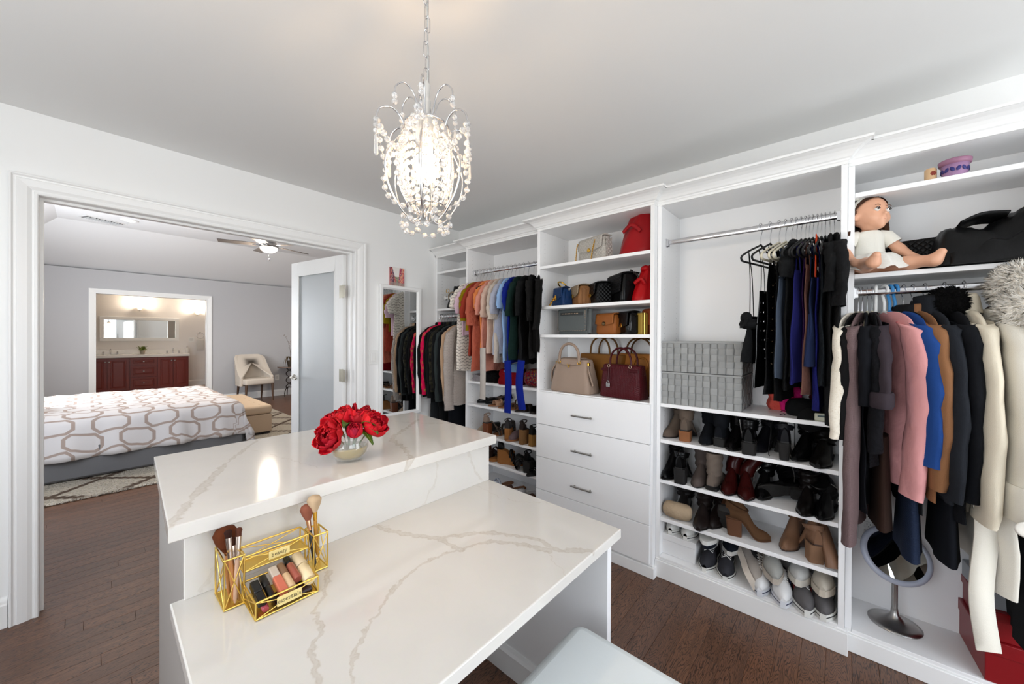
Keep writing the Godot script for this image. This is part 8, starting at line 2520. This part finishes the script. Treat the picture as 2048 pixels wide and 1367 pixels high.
func build_display() -> void:
	# deck of the fourth unit
	woven_basket("lower grey woven basket on the deck of the boot unit", Vector3(2.335, 0.9905, -0.578), 0.398, 0.31, 0.178, 11, 8, 5, 0)
	woven_basket("upper grey woven basket stacked on its twin", Vector3(2.335, 1.1735, -0.580), 0.408, 0.318, 0.168, 11, 8, 5, 1)
	var hat := thing("black_cap", "black cap lying on the deck under the dark tops", "cap", Vector3(2.30, 0.9905, -0.145), 20.0)
	part(hat, "crown", Mb.new().lathe([Vector2(0.06, 0.0), Vector2(0.068, 0.02), Vector2(0.066, 0.05), Vector2(0.05, 0.075), Vector2(0.01, 0.082)], 20), cloth(Color(0.035, 0.035, 0.04), "weave", 0.02, 0.3))
	part(hat, "brim", Mb.new().lathe([Vector2(0.005, 0.05), Vector2(0.052, 0.05), Vector2(0.055, 0.054), Vector2(0.005, 0.058)], 20, Vector3(-0.065, 0.0, 0), Basis(Vector3.BACK, PI / 2) ), cloth(Color(0.04, 0.04, 0.045), "weave", 0.02, 0.3))
	var fold := func(called: String, label: String, at: Vector3, w: float, d: float, h: float, c: Color, cat: String, seed_: float) -> void:
		var rings := []
		for j in 7:
			var t := j / 6.0
			var ring := PackedVector3Array()
			for p in rr(w * (1.0 - 0.12 * t), d * (1.0 - 0.12 * t), h * t, 0.02, 4):
				ring.append(p + Vector3(0.006 * sin(p.z * 60.0 + seed_), 0.010 * sin(p.x * 50.0 + p.z * 40.0 + seed_) * t, 0.006 * sin(t * 12.0 + seed_)))
			rings.append(ring)
		single(called, Mb.new().loft(rings), cloth(c, "crumple", 0.12, 0.8), label, cat, at, seed_ * 10.0)
	fold.call("folded_cloth", "hot pink folded cloth half hidden by the dark tops", Vector3(2.40, 0.9905, -0.20), 0.10, 0.09, 0.15, Color(0.78, 0.10, 0.42), "cloth", 1.0)
	fold.call("folded_cloth", "coral folded cloth beside the hot pink one", Vector3(2.41, 0.9905, -0.265), 0.09, 0.06, 0.11, Color(0.75, 0.30, 0.26), "cloth", 2.0)
	fold.call("folded_cloth", "dark red folded cloth behind the indigo top", Vector3(2.42, 0.9905, -0.075), 0.10, 0.08, 0.11, Color(0.30, 0.035, 0.05), "cloth", 2.6)
	var tin := thing("small_tin", "small pale tin with a dark printed line on the deck", "tin", Vector3(2.20, 0.9905, -0.062), -90.0)
	part(tin, "tin_body", Mb.new().box(Vector3(0, 0.017, 0), Vector3(0.062, 0.034, 0.03), 0.003), plain(Color(0.70, 0.70, 0.62), 0.4))
	part(tin, "printed_band", Mb.new().box(Vector3(0, 0.022, 0.0153), Vector3(0.04, 0.008, 0.0006)), plain(Color(0.20, 0.28, 0.28), 0.5))
	# folded scarves on the blouse unit deck
	fold.call("folded_scarf", "grey gauzy scarf at the corner end of the blouse unit deck", Vector3(2.26, 0.9905, -2.33), 0.14, 0.12, 0.05, Color(0.52, 0.50, 0.51), "scarf", 0.5)
	fold.call("folded_scarf", "black scarf heaped beside the grey gauzy one", Vector3(2.29, 0.9905, -2.20), 0.20, 0.15, 0.09, Color(0.04, 0.04, 0.045), "scarf", 1.4)
	fold.call("folded_scarf", "crimson scarf heaped behind the cobalt sash ends", Vector3(2.26, 0.9905, -1.98), 0.18, 0.20, 0.11, Color(0.45, 0.02, 0.06), "scarf", 2.2)
	fold.call("folded_scarf", "pale blue scarf lying on the crimson one", Vector3(2.24, 1.090, -1.965), 0.14, 0.12, 0.06, Color(0.40, 0.52, 0.66), "scarf", 3.1)
	var n := FastNoiseLite.new()
	n.seed = 12
	n.frequency = 1.0
	var multi := picture("multiscarf", 96, 96, func(u, v):
		var k := n.get_noise_2d(u * 7.0, v * 7.0) * 3.0 + 2.5
		return [Color(0.70, 0.40, 0.08), Color(0.10, 0.32, 0.38), Color(0.58, 0.04, 0.06), Color(0.08, 0.10, 0.22), Color(0.62, 0.06, 0.05)][int(clampf(k * 1.6 - 1.5, 0, 4))])
	var ms := cushion(0.19, 0.13, 0.16, 0.05)
	single("folded_scarf", ms, patterned("multiscarf", multi, 0.16, "crumple", 0.8), "many coloured red and teal scarf bundle by the drawer unit", "scarf", Vector3(2.27, 0.9905, -1.76), 25.0)
	# fifth unit, top shelf
	var cd := thing("rose_candle", "small cream pot with a painted rose on the highest shelf", "pot", Vector3(2.245, 1.9955, 0.262), -70.0)
	part(cd, "jar", Mb.new().lathe([Vector2(0.016, 0), Vector2(0.0175, 0.006), Vector2(0.0175, 0.044), Vector2(0.013, 0.050)], 20), plain(Color(0.80, 0.66, 0.50), 0.45))
	var rose := Mb.new()
	for k in 7:
		var g: float = TAU * k / 6
		rose.ball(Vector3(cos(g) * 0.006 * (1 if k < 6 else 0), 0.027 + sin(g) * 0.006 * (1 if k < 6 else 0), 0.0172), Vector3(0.0036, 0.0036, 0.0015), 8, 5)
	part(cd, "painted_rose", rose, plain(Color(0.50, 0.16, 0.08), 0.5))
	var pot := thing("painted_pot", "lilac flower pot painted with blue leaves on the highest shelf", "pot", Vector3(2.245, 1.9955, 0.326), -70.0)
	var lil := plain(Color(0.60, 0.46, 0.60), 0.5)
	part(pot, "pot", Mb.new().lathe([Vector2(0.033, 0), Vector2(0.038, 0.045), Vector2(0.036, 0.047)], 26), lil)
	part(pot, "rim", Mb.new().lathe([Vector2(0.037, 0.045), Vector2(0.043, 0.046), Vector2(0.045, 0.062), Vector2(0.041, 0.065), Vector2(0.037, 0.062), Vector2(0.036, 0.05)], 26), plain(Color(0.58, 0.40, 0.50), 0.5))
	for k in 14:
		var g: float = TAU * k / 14
		var lf := Mb.new().ball(Vector3.ZERO, Vector3(0.006, 0.010, 0.0016), 8, 6).moved(Transform3D(Basis(Vector3.UP, -g + PI / 2) * Basis(Vector3.BACK, 0.5 if k % 2 else -0.5), Vector3(cos(g) * 0.0364, 0.024, sin(g) * 0.0364)))
		part(pot, "painted_leaf", lf, plain(Color(0.15, 0.14, 0.42), 0.5))
	build_doll()
	# black quilted bag and black leather on the doll shelf
	var qb := bag("quilted_shopper", "black quilted bag standing behind the doll", Vector3(2.40, 1.6435, 0.225), -100.0)
	var qm := leather(Color(0.04, 0.038, 0.036), "quilt", 0.05, 0.4, 0.9)
	part(qb, "body", bag_body(0.20, 0.07, 0.21, 0.05, 0.15, 0.012), qm)
	part(qb, "edge_fold", Mb.new().tube([Vector3(0.104, 0.01, 0.034), Vector3(0.106, 0.15, 0.03)], 0.012, 10), leather(Color(0.04, 0.045, 0.055), "leather", 0.03, 0.25, 0.2))
	var lj := thing("leather_jacket", "black leather jacket folded in a heap on the doll shelf", "jacket", Vector3(2.33, 1.6435, 0.45))
	var lm := leather(Color(0.045, 0.044, 0.045), "leather", 0.05, 0.38, 0.35)
	var nn := FastNoiseLite.new()
	nn.seed = 33
	nn.frequency = 1.0
	var hill := func(u: float, v: float) -> Vector3:
		var z := -0.185 + 0.37 * u
		var x := -0.135 + 0.27 * v
		var top := 0.13 + 0.10 * smoothstep(0.25, 0.75, u) + 0.03 * sin(u * 7.0)
		var h := top * pow(maxf(0.0, sin(PI * clampf(v, 0.0, 1.0))), 0.55) * smoothstep(-0.05, 0.12, u) * smoothstep(1.03, 0.9, u)
		h *= 1.0 + 0.20 * sin(z * 26.0 + x * 14.0) * 0.5 + 0.12 * nn.get_noise_2d(z * 14.0, x * 9.0)
		return Vector3(x, maxf(h, 0.0) + 0.004, z)
	drape(lj, "body", lm, 40, 26, hill, 0.008)
	drape(lj, "sleeve", lm, 20, 14, func(u: float, v: float) -> Vector3:
		var a: float = PI * v
		return Vector3(-0.105 - 0.035 * cos(a) * (1.0 - 0.3 * u), 0.004 + (0.055 + 0.06 * u) * sin(a) * (1.0 + 0.1 * sin(u * 20.0)), -0.14 + 0.26 * u), 0.006)
	part(lj, "folded_collar", strap(curve([Vector3(-0.03, 0.165, -0.11), Vector3(0.0, 0.195, -0.05), Vector3(0.01, 0.19, 0.02)], 8), 0.07, 0.006, Vector3(0.5, 1, 0)), lm)
	# outlet, round mirror, boxes at the bottom of the fifth unit
	var ot := thing("wall_outlet", "white double outlet on the back of the coat unit", "outlet", Vector3(2.4875, 0.450, 0.100), -90.0)
	part(ot, "plate", Mb.new().box(Vector3(0, 0, 0.003), Vector3(0.075, 0.120, 0.006), 0.002), plain(Color(0.90, 0.90, 0.89), 0.4))
	for s in [-1, 1]:
		var q := part(ot, "receptacle", Mb.new().box(Vector3(0, s * 0.02, 0.007), Vector3(0.034, 0.030, 0.004), 0.006), plain(Color(0.86, 0.86, 0.85), 0.4))
		part(q, "slots", Mb.new().box(Vector3(-0.006, s * 0.02 + 0.003, 0.0092), Vector3(0.002, 0.009, 0.001)).add(Mb.new().box(Vector3(0.006, s * 0.02 + 0.003, 0.0092), Vector3(0.002, 0.007, 0.001))).add(Mb.new().ball(Vector3(0, s * 0.02 - 0.008, 0.0092), Vector3(0.0025, 0.0025, 0.0005), 8, 4)), plain(Color(0.12, 0.12, 0.12), 0.6))
	var steel := plain(Color(0.62, 0.61, 0.60), 0.28, 1.0)
	var vm := thing("vanity_mirror", "round tilting vanity mirror on a brushed metal stand below the coats", "mirror", Vector3(2.455, 0.0955, 0.188) - Vector3(0.075, 0, 0.006), -72.0)
	part(vm, "base", Mb.new().lathe([Vector2(0.088, 0.0), Vector2(0.088, 0.004), Vector2(0.07, 0.010), Vector2(0.035, 0.022), Vector2(0.014, 0.045), Vector2(0.011, 0.07)], 40), steel)
	part(vm, "stem", Mb.new().tube([Vector3(0, 0.06, 0), Vector3(0, 0.20, 0)], 0.0105, 16), steel)
	var hd := Node3D.new()
	var tilt := Transform3D(Basis(Vector3.RIGHT, -0.52), Vector3(0, 0.305, 0.0))
	part(vm, "frame_ring", Mb.new().lathe([Vector2(0.098, 0.010), Vector2(0.100, 0.016), Vector2(0.112, 0.016), Vector2(0.120, 0.008), Vector2(0.120, 0.0), Vector2(0.112, -0.012), Vector2(0.06, -0.016)], 56, Vector3.ZERO, Basis(Vector3.RIGHT, PI / 2)).moved(tilt), plain(Color(0.68, 0.70, 0.76), 0.35))
	var dome := []
	for k in 7:
		var t := k / 6.0
		dome.append(Vector2(0.100 * (1.0 - t) + 0.0005, 0.0125 - 0.004 * (1.0 - pow(1.0 - t, 2.0))))
	part(vm, "mirror_glass", Mb.new().lathe(dome, 56, Vector3.ZERO, Basis(Vector3.RIGHT, PI / 2)).moved(tilt), mirror_mat())
	part(vm, "pivot", Mb.new().tube([Vector3(0, 0.19, 0), Vector3(0, 0.25, -0.02), Vector3(0, 0.30, -0.016)], 0.010, 12), steel)
	hd.free()
	var redm := plain(Color(0.50, 0.02, 0.06), 0.4)
	for e in [[0.0955, 0.155, "bottom red shoe box of the pair below the white coat", 0.285, 0.22], [0.2515, 0.105, "smaller red shoe box stacked on the bottom red one", 0.265, 0.205]]:
		var bx := thing("red_box", e[2], "box", Vector3(2.36, e[0], 0.505), 4.0, "red shoe boxes in the coat unit")
		part(bx, "box", Mb.new().box(Vector3(0, e[1] * 0.36, 0), Vector3(e[3], e[1] * 0.72, e[4]), 0.002), redm)
		part(bx, "lid", Mb.new().box(Vector3(0, e[1] * 0.84, 0), Vector3(e[3] + 0.008, e[1] * 0.32, e[4] + 0.008), 0.002), redm)
	var gb := thing("grey_box", "flat grey printed box lying on the red shoe boxes", "box", Vector3(2.37, 0.357, 0.500), 8.0)
	part(gb, "box", Mb.new().box(Vector3(0, 0.034, 0), Vector3(0.24, 0.068, 0.19), 0.002), plain(Color(0.62, 0.64, 0.66), 0.4))
	part(gb, "printed_mark", Mb.new().box(Vector3(-0.1203, 0.036, 0.05), Vector3(0.0006, 0.020, 0.026)).add(Mb.new().box(Vector3(-0.1203, 0.03, -0.03), Vector3(0.0006, 0.006, 0.05))), plain(Color(0.25, 0.48, 0.60), 0.5))

func build_behind() -> void:
	# seen only in the mirrors: a rail of clothes and a chest behind the camera
	var ch := thing("low_chest", "low white chest standing under the window behind the camera", "chest", Vector3(0.3, 0.0, 1.36))
	part(ch, "body", Mb.new().box(Vector3(0, 0.30, 0), Vector3(1.1, 0.60, 0.42), 0.004), unit_white())
	for k in 2: part(ch, "drawer_front", Mb.new().box(Vector3(-0.275 + 0.55 * k, 0.32, -0.215), Vector3(0.53, 0.50, 0.016), 0.003), trim_white())

func unused() -> void:
	lamp("chandelier_lamp", Vector3(0.663, 1.855, -0.914), Color(1.0, 0.83, 0.62), 0.5, 0.04)
